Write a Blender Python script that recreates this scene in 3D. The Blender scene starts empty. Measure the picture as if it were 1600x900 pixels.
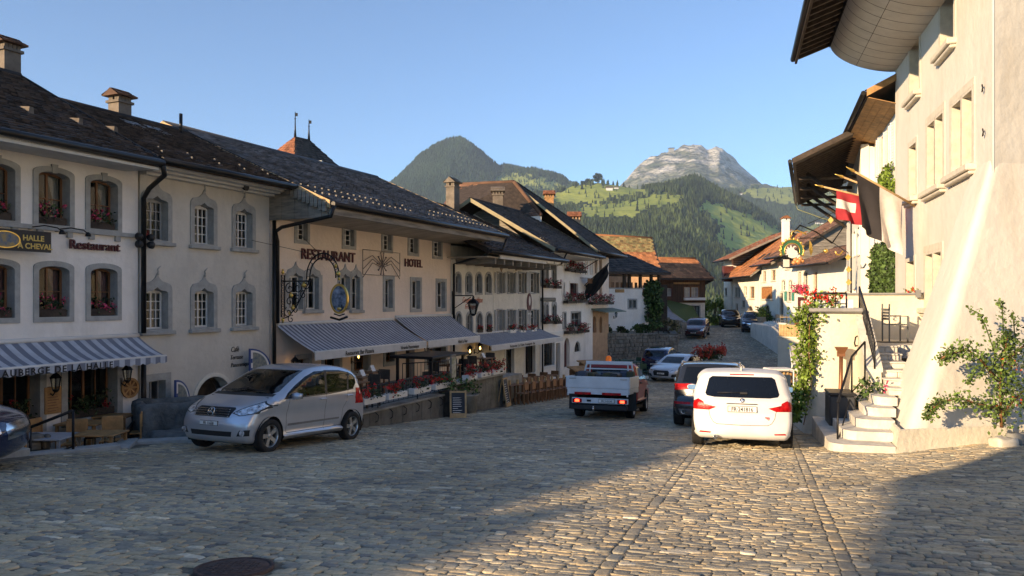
import bpy, bmesh, math, random
from mathutils import Vector, Matrix, noise, geometry
import numpy as np
random.seed(7); RNG = np.random.default_rng(7)
C = bpy.context.scene.collection
R = math.radians
sc = bpy.context.scene
# ------------------------------------------------------------------ camera
F = 1200.0          # focal length in photograph pixels (photograph 1600 wide)
HY = 468.0          # row of the eye-level horizon; eye at the world origin
cam = bpy.data.cameras.new('camera'); co = bpy.data.objects.new('camera', cam); C.objects.link(co)
cam.sensor_width = 36; cam.lens = 36*F/1600; cam.shift_y = (HY-450)/1600
cam.clip_start = .1; cam.clip_end = 20000
co.rotation_euler = (R(90), 0, 0); sc.camera = co
# ------------------------------------------------------------------ light
SUN_AZ, SUN_EL = R(51), R(13.5)      # direction the light travels to (from +Y towards +X), elevation of the sun
L = Vector((math.sin(SUN_AZ)*math.cos(SUN_EL), math.cos(SUN_AZ)*math.cos(SUN_EL), -math.sin(SUN_EL)))
w = bpy.data.worlds.new('World'); sc.world = w; w.use_nodes = True
nt = w.node_tree; sky = nt.nodes.new('ShaderNodeTexSky'); sky.sky_type = 'NISHITA'; sky.sun_disc = False
sky.sun_elevation = SUN_EL; sky.sun_rotation = SUN_AZ + math.pi
sky.altitude = 1600; sky.air_density = .9; sky.dust_density = 0; sky.ozone_density = 6.6
nt.links.new(sky.outputs[0], nt.nodes['Background'].inputs[0]); nt.nodes['Background'].inputs[1].default_value = .15
sl = bpy.data.lights.new('sun', 'SUN'); sl.energy = 3.15; sl.angle = R(.5); sl.color = (1, .88, .76)
so = bpy.data.objects.new('sun', sl); C.objects.link(so); so.rotation_euler = L.to_track_quat('-Z', 'Y').to_euler()
sc.view_settings.view_transform = 'Standard'; sc.view_settings.look = 'None'
sc.view_settings.exposure = 1.28; sc.view_settings.use_white_balance = True; sc.view_settings.white_balance_temperature = 9900; sc.view_settings.white_balance_tint = 10; sc.view_settings.gamma = 1
sc.cycles.max_bounces = 6; sc.cycles.diffuse_bounces = 4; sc.cycles.glossy_bounces = 3; sc.cycles.transparent_max_bounces = 12
sc.cycles.transmission_bounces = 4; sc.cycles.volume_bounces = 0
# ------------------------------------------------------------------ materials
MC = {}
def mat(name, col, rough=.8, metal=0., var=.14, scale=2.5, bump=.25, bs=30., col2=None, stretch=(1,1,1), spec=.4, coat=0, emit=0, attr=0., bd=.02, alpha=1):
    if name in MC: return MC[name]
    m = bpy.data.materials.new(name); m.use_nodes = True; n = m.node_tree.nodes; k = m.node_tree.links; MC[name] = m
    b = n['Principled BSDF']; b.inputs['Roughness'].default_value = rough; b.inputs['Metallic'].default_value = metal
    b.inputs['Specular IOR Level'].default_value = spec; b.inputs['Coat Weight'].default_value = coat; b.inputs['Coat Roughness'].default_value = .03
    tc = n.new('ShaderNodeTexCoord'); mp = n.new('ShaderNodeMapping'); mp.inputs['Scale'].default_value = stretch
    k.new(tc.outputs['Object'], mp.inputs[0])
    c1 = [max(0, c*(1-var)) for c in col]+[1]; c2 = list(col2)+[1] if col2 else [c*(1+var) for c in col]+[1]
    nz = n.new('ShaderNodeTexNoise'); nz.inputs['Scale'].default_value = scale; nz.inputs['Detail'].default_value = 8; nz.inputs['Roughness'].default_value = .62
    k.new(mp.outputs[0], nz.inputs[0])
    rp = n.new('ShaderNodeValToRGB'); rp.color_ramp.elements[0].position = .36; rp.color_ramp.elements[1].position = .64
    rp.color_ramp.elements[0].color = c1; rp.color_ramp.elements[1].color = c2
    k.new(nz.outputs[0], rp.inputs[0]); out = rp.outputs[0]
    if attr:
        at = n.new('ShaderNodeAttribute'); at.attribute_name = 'rnd'
        mr = n.new('ShaderNodeMapRange'); mr.inputs[3].default_value = 1-attr; mr.inputs[4].default_value = 1+attr; k.new(at.outputs['Fac'], mr.inputs[0])
        mx = n.new('ShaderNodeVectorMath'); mx.operation = 'SCALE'; k.new(out, mx.inputs[0]); k.new(mr.outputs[0], mx.inputs['Scale']); out = mx.outputs[0]
    k.new(out, b.inputs['Base Color'])
    if emit: b.inputs['Emission Color'].default_value = list(col)+[1]; b.inputs['Emission Strength'].default_value = emit
    if bump:
        n2 = n.new('ShaderNodeTexNoise'); n2.inputs['Scale'].default_value = bs; n2.inputs['Detail'].default_value = 6; k.new(mp.outputs[0], n2.inputs[0])
        bp = n.new('ShaderNodeBump'); bp.inputs['Strength'].default_value = bump; bp.inputs['Distance'].default_value = bd
        k.new(n2.outputs[0], bp.inputs['Height']); k.new(bp.outputs[0], b.inputs['Normal'])
    if alpha < 1: b.inputs['Alpha'].default_value = alpha
    return m
def glassmat(name, tint, transp, rough=.02, ior=1.5):
    m = bpy.data.materials.new(name); m.use_nodes = True; n = m.node_tree.nodes; k = m.node_tree.links; MC[name] = m
    b = n['Principled BSDF']; b.inputs['Base Color'].default_value = (.012,.014,.016,1); b.inputs['Roughness'].default_value = rough; b.inputs['IOR'].default_value = ior
    t = n.new('ShaderNodeBsdfTransparent'); t.inputs[0].default_value = list(tint)+[1]
    g = n.new('ShaderNodeBsdfGlossy'); g.inputs['Roughness'].default_value = rough
    f = n.new('ShaderNodeFresnel'); f.inputs[0].default_value = ior
    m1 = n.new('ShaderNodeMixShader'); m1.inputs[0].default_value = transp; k.new(b.outputs[0], m1.inputs[1]); k.new(t.outputs[0], m1.inputs[2])
    m2 = n.new('ShaderNodeMixShader'); k.new(f.outputs[0], m2.inputs[0]); k.new(m1.outputs[0], m2.inputs[1]); k.new(g.outputs[0], m2.inputs[2])
    tc = n.new('ShaderNodeTexCoord'); nz = n.new('ShaderNodeTexNoise'); nz.inputs['Scale'].default_value = 1.3; k.new(tc.outputs['Object'], nz.inputs[0])
    bp = n.new('ShaderNodeBump'); bp.inputs['Strength'].default_value = .12; bp.inputs['Distance'].default_value = .05; k.new(nz.outputs[0], bp.inputs['Height']); k.new(bp.outputs[0], g.inputs['Normal'])
    k.new(m2.outputs[0], n['Material Output'].inputs[0]); return m
def stripemat(name, c1, c2, width, axis=0, rough=.85):
    m = mat(name, c1, rough, bump=.15, bs=60); n = m.node_tree.nodes; k = m.node_tree.links
    tc = n.new('ShaderNodeTexCoord'); sp = n.new('ShaderNodeSeparateXYZ'); k.new(tc.outputs['Object'], sp.inputs[0])
    d = n.new('ShaderNodeMath'); d.operation = 'DIVIDE'; d.inputs[1].default_value = width; k.new(sp.outputs[axis], d.inputs[0])
    f = n.new('ShaderNodeMath'); f.operation = 'FRACT'; k.new(d.outputs[0], f.inputs[0])
    g = n.new('ShaderNodeMath'); g.operation = 'GREATER_THAN'; g.inputs[1].default_value = .5; k.new(f.outputs[0], g.inputs[0])
    mx = n.new('ShaderNodeMix'); mx.data_type = 'RGBA'; k.new(g.outputs[0], mx.inputs[0])
    b = n['Principled BSDF']; src = b.inputs['Base Color'].links[0].from_socket; k.new(src, mx.inputs[6]); mx.inputs[7].default_value = list(c2)+[1]
    k.new(mx.outputs[2], b.inputs['Base Color']); return m
def weathered(m, c, amt=.5, scale=.8, z0=None, stretch=(1,1,.25)):
    if m.get("w"): return m
    m["w"] = 1
    n = m.node_tree.nodes; k = m.node_tree.links; b = n['Principled BSDF']; src = b.inputs['Base Color'].links[0].from_socket
    tc = n.new('ShaderNodeTexCoord'); mp = n.new('ShaderNodeMapping'); mp.inputs['Scale'].default_value = stretch; k.new(tc.outputs['Object'], mp.inputs[0])
    nz = n.new('ShaderNodeTexNoise'); nz.inputs['Scale'].default_value = scale; nz.inputs['Detail'].default_value = 10; nz.inputs['Roughness'].default_value = .7; k.new(mp.outputs[0], nz.inputs[0])
    rp = n.new('ShaderNodeValToRGB'); rp.color_ramp.elements[0].position = .52; rp.color_ramp.elements[1].position = .75
    rp.color_ramp.elements[0].color = (0,0,0,1); rp.color_ramp.elements[1].color = (amt,amt,amt,1); k.new(nz.outputs[0], rp.inputs[0])
    mx = n.new('ShaderNodeMix'); mx.data_type = 'RGBA'; k.new(rp.outputs[0], mx.inputs[0]); k.new(src, mx.inputs[6]); mx.inputs[7].default_value = list(c)+[1]
    k.new(mx.outputs[2], b.inputs['Base Color']); return m
P_WHITE = weathered(mat('plaster_white', (.84,.775,.71), .92, bump=.6, bs=6, bd=.04, scale=1.2, var=.06), (.50,.44,.37), .5)
P_GREY = weathered(mat('plaster_grey', (.60,.55,.48), .95, bump=.6, bs=6, bd=.04, scale=1.0, var=.07), (.33,.31,.28), .55)
P_PINK = weathered(mat('plaster_pink', (.82,.66,.54), .92, bump=.5, bs=6, bd=.04, scale=.9, var=.06), (.50,.40,.33), .4)
P_CREAM = weathered(mat('plaster_cream', (.655,.61,.535), .92, bump=.45, bs=4, bd=.05, scale=.8, var=.05), (.50,.42,.32), .6, 1.1)
P_CREAM2 = weathered(mat('plaster_cream_dark', (.66,.60,.48), .95, bump=.5, bs=9, scale=1.2, var=.08, bd=.04), (.48,.40,.30), .5)
P_BRIGHT = weathered(mat('plaster_bright', (.78,.74,.64), .92, bump=.3, bs=20, scale=1.0, var=.05), (.5,.45,.36), .45)
P_OLD = weathered(mat('plaster_old', (.72,.67,.58), .95, bump=.6, bs=7, scale=1.5, var=.1, bd=.04), (.34,.31,.27), .7)
P_ORANGE = mat('plaster_orange', (.50,.30,.18), .9, bump=.3, bs=18)
STONE = mat('stone_trim', (.36,.355,.335), .85, bump=.35, bs=40, scale=5, var=.14)
STONEL = mat('stone_trim_light', (.60,.54,.44), .85, bump=.35, bs=40, scale=5, var=.1)
CHIM = weathered(mat('chimney_render', (.17,.135,.105), .95, bump=.8, bs=12, var=.25), (.07,.06,.05), .7)
CONC = weathered(mat('concrete', (.30,.29,.26), .92, bump=.5, bs=20, scale=3, var=.2), (.12,.11,.09), .8)
RUB = mat('rubble', (.17,.16,.14), .95, bump=1, bs=9, scale=6, var=.4, bd=.06, attr=.35)
STEP = mat('step_stone', (.60,.56,.49), .85, bump=.4, bs=22, scale=4, var=.14)
W_BROWN = mat('wood_brown', (.22,.10,.045), .6, bump=.3, bs=25, scale=5, stretch=(1,1,.2), var=.25)
W_DARK = mat('wood_dark', (.055,.038,.028), .8, bump=.4, bs=25, scale=5, var=.35)
W_GREY = mat('wood_grey', (.24,.205,.165), .85, bump=.5, bs=30, scale=5, stretch=(.25,.25,2.0), var=.35)
W_WARM = mat('wood_warm', (.42,.22,.09), .65, bump=.3, bs=25, scale=4, var=.3)
W_PALE = mat('wood_pale', (.50,.32,.16), .7, bump=.3, bs=25, scale=4, var=.25)
W_SOFF = mat('wood_soffit', (.40,.34,.26), .8, bump=.3, bs=25, scale=3, stretch=(1,.3,1), var=.18)
W_RED = mat('wood_oxblood', (.10,.022,.018), .6, bump=.2, bs=25, scale=5, var=.25)
W_WHITE = mat('paint_white', (.72,.70,.66), .55, bump=.1, bs=40, var=.05)
W_GREYP = mat('shutter_grey', (.36,.36,.35), .6, bump=.1, bs=40, var=.08)
W_ORG = mat('shutter_orange', (.38,.16,.06), .65, bump=.2, bs=25, var=.25, scale=6)
FASC = mat('fascia_white', (.62,.60,.56), .7, bump=.1, var=.08)
T_DARK = mat('tile_dark', (.060,.043,.035), .8, bump=.35, bs=50, scale=.7, var=.3, attr=.6)
T_SLATE = mat('tile_slate', (.115,.12,.13), .75, bump=.35, bs=50, scale=.9, var=.35, attr=.4)
T_BROWN = mat('tile_brown', (.21,.105,.065), .85, bump=.35, bs=50, scale=1, var=.3, attr=.45)
T_ORANGE = mat('tile_orange', (.44,.17,.07), .85, bump=.35, bs=50, scale=.8, var=.22, attr=.35)
T_MOSS = mat('tile_mossy', (.42,.20,.08), .9, bump=.5, bs=30, scale=3, var=.35, attr=.5, col2=(.30,.27,.11))
T_RUST = mat('tile_rust', (.30,.115,.06), .85, bump=.35, bs=50, scale=1, var=.25, attr=.35)
IRON = mat('iron_black', (.018,.018,.02), .45, metal=.5, bump=.1, var=.2)
PIPE = mat('pipe_dark', (.03,.028,.027), .4, metal=.6, bump=.05, var=.2)
COPPER = mat('copper_brown', (.28,.12,.06), .45, metal=.6, bump=.1, var=.2)
GOLD = mat('gilded', (.85,.55,.16), .35, metal=.85, bump=.1, var=.15)
STEEL = mat('steel', (.45,.45,.44), .4, metal=.8, bump=.05)
GL_WIN = glassmat('window_glass', (.75,.8,.82), .8)
GL_CAR = glassmat('car_glass', (.35,.40,.38), .75, .01)
GL_DARK = glassmat('car_glass_dark', (.10,.11,.12), .55, .01)
CURT = mat('curtain_cloth', (.62,.60,.56), .9, bump=.2, bs=10, var=.1)
CURTP = mat('curtain_rose', (.50,.28,.28), .9, bump=.2, bs=10, var=.2)
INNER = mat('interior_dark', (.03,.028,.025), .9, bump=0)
LEAF = mat('leaf_green', (.055,.10,.025), .6, bump=0, var=.4, scale=6, attr=.6)
LEAFB = mat('leaf_bright', (.13,.20,.03), .55, bump=0, var=.3, scale=6, attr=.5)
LEAFD = mat('leaf_dark', (.030,.055,.018), .6, bump=0, var=.4, scale=6, attr=.6)
PET_R = mat('petal_red', (.62,.025,.02), .6, bump=0, var=.2, scale=9, attr=.3)
PET_P = mat('petal_pink', (.60,.06,.14), .6, bump=0, var=.25, scale=9, attr=.35)
PET_D = mat('petal_crimson', (.42,.03,.04), .6, bump=0, var=.3, scale=9, attr=.4)
BLACKP = mat('plastic_black', (.02,.02,.021), .5, bump=.05, var=.1)
SIGNR = mat('sign_maroon', (.10,.02,.02), .6, bump=0)
SIGNB = mat('sign_black', (.015,.015,.018), .45, bump=0)
LETO = mat('letter_orange', (.55,.12,.05), .8, bump=0)
LETG = mat('letter_gold', (.75,.50,.14), .5, bump=0)
LETW = mat('letter_white', (.7,.7,.68), .7, bump=0)
LAMP = mat('lamp_glow', (1,.62,.25), .5, bump=0, emit=5)
# ------------------------------------------------------------------ geometry helpers
def pix(px, py, Y): return Vector(((px-800)/F*Y, Y, (HY-py)/F*Y))
GY = [-60,0,14,25,36,45,54,62,72,80,90,120]; GZ = [3.0,-1.6,-2.79,-3.72,-4.4,-4.65,-4.2,-3.45,-2.72,-2.6,-3.4,-8]
_gy = np.arange(-70,131,1.0); _gz = np.interp(_gy, GY, GZ)
_gz = np.convolve(np.pad(_gz, 4, 'edge'), np.ones(9)/9, 'valid')
def G(x, y):
    return float(Gn(x, y))
def Gn(x, y): return np.interp(y, _gy, _gz)+.085*np.clip(np.asarray(x)-6.9,0,8)*np.clip((22-np.asarray(y))/5,0,1)
def ground_hit(px, py):
    """the point of the street seen at a pixel"""
    k = (py-HY)/F
    for i in range(2000):
        Y = 4+i*.05
        if -k*Y <= G(0, Y): return Vector(((px-800)/F*Y, Y, G(0,Y)))
    return pix(px, py, 90)
class Frame:
    def __init__(s, O, ang):
        s.O = Vector(O); s.a = R(ang); s.M = Matrix.Translation(s.O) @ Matrix.Rotation(s.a, 4, 'Z'); s.I = s.M.inverted()
    def at(s, u, v, z): return s.M @ Vector((u, v, z))
    def pp(s, px, py, v=0):
        d = s.I.to_3x3() @ Vector(((px-800)/F, 1, (HY-py)/F)); o = s.I @ Vector((0,0,0))
        t = (v-o.y)/d.y; p = o+d*t; return p.x, p.z
    def ph(s, px, py, z):
        t = z/((HY-py)/F); p = s.I @ (Vector(((px-800)/F, 1, (HY-py)/F))*t); return p
class MB:
    def __init__(s): s.v = []; s.f = []; s.m = []; s.s = []
    def add(s, vs, fs, m=0, smooth=False):
        b = len(s.v); s.v += [tuple(x) for x in vs]; s.f += [tuple(i+b for i in f) for f in fs]; s.m += [m]*len(fs); s.s += [smooth]*len(fs); return s
    def box(s, x0, x1, y0, y1, z0, z1, m=0, M=None):
        vs = [Vector((x,y,z)) for z in (z0,z1) for y in (y0,y1) for x in (x0,x1)]
        if M: vs = [M@v for v in vs]
        return s.add(vs, [(0,2,3,1),(4,5,7,6),(0,1,5,4),(1,3,7,5),(3,2,6,7),(2,0,4,6)], m)
    def bbox(s, x0, x1, y0, y1, z0, z1, b=.01, m=0, M=None):
        """box with chamfered edges"""
        X=(x0,x0+b,x1-b,x1); Yy=(y0,y0+b,y1-b,y1); Z=(z0,z0+b,z1-b,z1)
        P=[Vector((X[1],Yy[1],z0)),Vector((X[2],Yy[1],z0)),Vector((X[2],Yy[2],z0)),Vector((X[1],Yy[2],z0))]
        P+=[Vector(p) for p in ((X[1],y0,Z[1]),(X[2],y0,Z[1]),(x1,Yy[1],Z[1]),(x1,Yy[2],Z[1]),(X[2],y1,Z[1]),(X[1],y1,Z[1]),(x0,Yy[2],Z[1]),(x0,Yy[1],Z[1]))]
        P+=[Vector((p.x,p.y,Z[2])) for p in P[4:12]]+[Vector((p.x,p.y,z1)) for p in P[:4]]
        f=[(3,2,1,0),(20,21,22,23)]
        for i in range(8): j=(i+1)%8; f.append((4+i,4+j,12+j,12+i))
        f+=[(0,1,5,4),(1,6,5),(1,2,7,6),(2,8,7),(2,3,9,8),(3,10,9),(3,0,11,10),(0,4,11)]
        f+=[(12,13,21,20),(13,14,21),(14,15,22,21),(15,16,22),(16,17,23,22),(17,18,23),(18,19,20,23),(19,12,20)]
        if M: P=[M@v for v in P]
        return s.add(P,f,m)
    def quad(s, a, b, c, d, m=0, smooth=False): return s.add([a,b,c,d], [(0,1,2,3)], m, smooth)
    def tube(s, pts, r, n=8, m=0, caps=True, smooth=True):
        pts = [Vector(p) for p in pts]; N = len(pts); rs = r if isinstance(r, (list,tuple)) else [r]*N
        vs = []; up = None
        for i, p in enumerate(pts):
            t = (pts[min(i+1,N-1)]-pts[max(i-1,0)]).normalized()
            if up is None: up = t.orthogonal().normalized()
            up = (up - t*up.dot(t)); up = up.normalized() if up.length > 1e-5 else t.orthogonal().normalized()
            sd = t.cross(up)
            for k in range(n):
                a = 2*math.pi*k/n; vs.append(p+(up*math.cos(a)+sd*math.sin(a))*rs[i])
        fs = [(i*n+k, i*n+(k+1)%n, (i+1)*n+(k+1)%n, (i+1)*n+k) for i in range(N-1) for k in range(n)]
        s.add(vs, fs, m, smooth)
        if caps: b = len(s.v)-len(vs); s.f += [tuple(b+k for k in range(n-1,-1,-1)), tuple(b+(N-1)*n+k for k in range(n))]; s.m += [m,m]; s.s += [False]*2
        return s
    def lathe(s, prof, n=16, m=0, M=None, smooth=True, cap=True):
        vs = [Vector((r*math.cos(2*math.pi*k/n), r*math.sin(2*math.pi*k/n), z)) for r, z in prof for k in range(n)]
        if M: vs = [M@v for v in vs]
        N = len(prof); b = len(s.v)
        s.add(vs, [(i*n+k, i*n+(k+1)%n, (i+1)*n+(k+1)%n, (i+1)*n+k) for i in range(N-1) for k in range(n)], m, smooth)
        if cap: s.f += [tuple(b+k for k in range(n-1,-1,-1)), tuple(b+(N-1)*n+k for k in range(n))]; s.m += [m,m]; s.s += [False]*2
        return s
    def plate(s, loops, y0, y1, m=0, mside=None, back=True, T=None):
        """flat shape in the xz plane given by an outer loop and holes, from y0 (outer face) to y1"""
        mside = m if mside is None else mside
        pts = []; edges = []
        for lp in loops:
            b = len(pts); pts += [Vector((p[0],p[1])) for p in lp]; edges += [(b+i, b+(i+1)%len(lp)) for i in range(len(lp))]
        v2, e2, f2, _, _, _ = geometry.delaunay_2d_cdt(pts, edges, [], 0, 1e-6)
        def inside(c):
            w = False
            for lp in loops:
                j = len(lp)-1
                for i in range(len(lp)):
                    if (lp[i][1] > c[1]) != (lp[j][1] > c[1]) and c[0] < (lp[j][0]-lp[i][0])*(c[1]-lp[i][1])/(lp[j][1]-lp[i][1])+lp[i][0]: w = not w
                    j = i
            return w
        fk = [f for f in f2 if inside(((v2[f[0]].x+v2[f[1]].x+v2[f[2]].x)/3, (v2[f[0]].y+v2[f[1]].y+v2[f[2]].y)/3))]
        T = T or Matrix()
        s.add([T@Vector((p.x,y0,p.y)) for p in v2], fk, m)
        if back: s.add([T@Vector((p.x,y1,p.y)) for p in v2], [tuple(reversed(f)) for f in fk], m)
        for lp in loops:
            n = len(lp); s.add([T@Vector((p[0],y0,p[1])) for p in lp]+[T@Vector((p[0],y1,p[1])) for p in lp], [(i,i+n,(i+1)%n+n,(i+1)%n) for i in range(n)], mside)
        return s
    def mesh(s, name, mats, off=None):
        me = bpy.data.meshes.new(name)
        vs = s.v if off is None else [(x-off[0],y-off[1],z-off[2]) for x,y,z in s.v]
        me.from_pydata(vs, [], s.f); me.polygons.foreach_set('material_index', s.m); me.polygons.foreach_set('use_smooth', s.s)
        for m in (mats if isinstance(mats,(list,tuple)) else [mats]): me.materials.append(m)
        me.update(); return me
def link(name, me, parent=None):
    o = bpy.data.objects.new(name, me); C.objects.link(o)
    if parent: o.parent = parent
    return o
def rough(mb, x0, x1, y0, y1, z0, z1, amp=.03, st=.14, m=0, sc=2.2, rnd=.06):
    bm = bmesh.new(); bmesh.ops.create_cube(bm, size=1)
    for ax, (a, b) in enumerate(((x0,x1),(y0,y1),(z0,z1))):
        n = max(2, min(40, int((b-a)/st)))
        for k in range(1, n): co_ = [0,0,0]; no_ = [0,0,0]; co_[ax] = -.5+k/n; no_[ax] = 1; bmesh.ops.bisect_plane(bm, geom=bm.verts[:]+bm.edges[:]+bm.faces[:], plane_co=co_, plane_no=no_)
    c = Vector(((x0+x1)/2,(y0+y1)/2,(z0+z1)/2)); d = Vector((x1-x0,y1-y0,z1-z0))
    for v in bm.verts:
        o = v.co.copy(); p = Vector((o.x*d.x,o.y*d.y,o.z*d.z)); q = sum(1 for k in range(3) if abs(abs(o[k])-.5) < 1e-4)
        if q > 1: p -= Vector([math.copysign(rnd*(.45 if q == 2 else .7), o[k]) if abs(abs(o[k])-.5) < 1e-4 else 0 for k in range(3)])
        p += c; v.co = p+noise.noise_vector(p*sc)*amp+noise.noise_vector(p*sc*3.1)*amp*.4
    bm.verts.index_update(); mb.add([tuple(v.co) for v in bm.verts], [tuple(v.index for v in f.verts) for f in bm.faces], m, True); bm.free(); return mb
def tag(o, label=None, cat=None, group=None, kind=None):
    if label: o['label'] = label
    if cat: o['category'] = cat
    if group: o['group'] = group
    if kind: o['kind'] = kind
    return o
W0 = Frame((0,0,0), 0)
class Thing:
    """an Empty at the base (u, v, z of a frame); parts given in frame coordinates"""
    def __init__(s, name, label, cat, fr=W0, base=(0,0,0), group=None, rz=0):
        s.off = base; s.fr = fr; o = bpy.data.objects.new(name, None); C.objects.link(o); o.empty_display_size = .3
        o.matrix_world = fr.M @ Matrix.Translation(base); s.o = tag(o, label, cat, group)
    def part(s, name, mb, mats, parent=None, label=None, kind=None):
        o = link(name, mb.mesh(name, mats, s.off), parent or s.o); return tag(o, label, kind=kind)
def single(name, label, cat, mb, mats, fr=W0, base=(0,0,0), group=None, kind=None):
    o = link(name, mb.mesh(name, mats, base)); o.matrix_world = fr.M @ Matrix.Translation(base); return tag(o, label, cat, group, kind)
def copy_tree(o, parent=None):
    c = o.copy(); C.objects.link(c); c.parent = parent
    for ch in list(o.children): copy_tree(ch, c)
    return c
def npmesh(name, V, Fq, rnd=None, mats=(), smooth=False, midx=None):
    me = bpy.data.meshes.new(name); n = len(Fq); k = Fq.shape[1]
    me.vertices.add(len(V)); me.vertices.foreach_set('co', V.astype(np.float32).ravel())
    me.loops.add(n*k); me.loops.foreach_set('vertex_index', Fq.astype(np.int32).ravel())
    me.polygons.add(n); me.polygons.foreach_set('loop_start', np.arange(0, n*k, k, dtype=np.int32))
    me.polygons.foreach_set('use_smooth', np.full(n, smooth))
    if midx is not None: me.polygons.foreach_set('material_index', midx.astype(np.int32))
    for m in mats: me.materials.append(m)
    if rnd is not None: a = me.attributes.new('rnd', 'FLOAT', 'FACE'); a.data.foreach_set('value', rnd.astype(np.float32))
    me.update(calc_edges=True); return me
def text(s, size, mats, T, name, parent=None, ext=.01, bold=0., sx=1., shear=0., align='LEFT', sp=1.):
    cu = bpy.data.curves.new(name, 'FONT'); cu.body = s; cu.size = size; cu.extrude = ext; cu.offset = bold; cu.shear = shear; cu.align_x = align; cu.resolution_u = 3; cu.space_character = sp
    tmp = bpy.data.objects.new('t', cu); C.objects.link(tmp); bpy.context.view_layer.update()
    me = bpy.data.meshes.new_from_object(tmp.evaluated_get(bpy.context.evaluated_depsgraph_get())); bpy.data.objects.remove(tmp); bpy.data.curves.remove(cu)
    me.transform(Matrix.Diagonal((sx,1,1,1))); me.transform(Matrix.Rotation(R(90),4,'X')); me.transform(T)
    me.materials.clear(); me.materials.append(mats); o = link(name, me, parent); return o
def leaves(pts, size, n_per=1, seed=0, flat=0.):
    """leaf faces (quads) round points: returns V, F, rnd"""
    r = np.random.default_rng(seed); P = np.repeat(np.asarray(pts, float), n_per, 0); N = len(P)
    a = r.normal(size=(N,3)); a /= np.linalg.norm(a,axis=1)[:,None]; b = r.normal(size=(N,3)); b[:,2] *= (1-flat); b -= a*(a*b).sum(1)[:,None]; b /= np.linalg.norm(b,axis=1)[:,None]
    sz = size*r.uniform(.6,1.3,(N,1)); V = np.concatenate([P-a*sz*.1, P+a*sz*.5+b*sz*.35, P+a*sz, P+a*sz*.5-b*sz*.35],1).reshape(-1,3)
    return V, np.arange(4*N).reshape(N,4), r.uniform(0,1,N)
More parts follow.
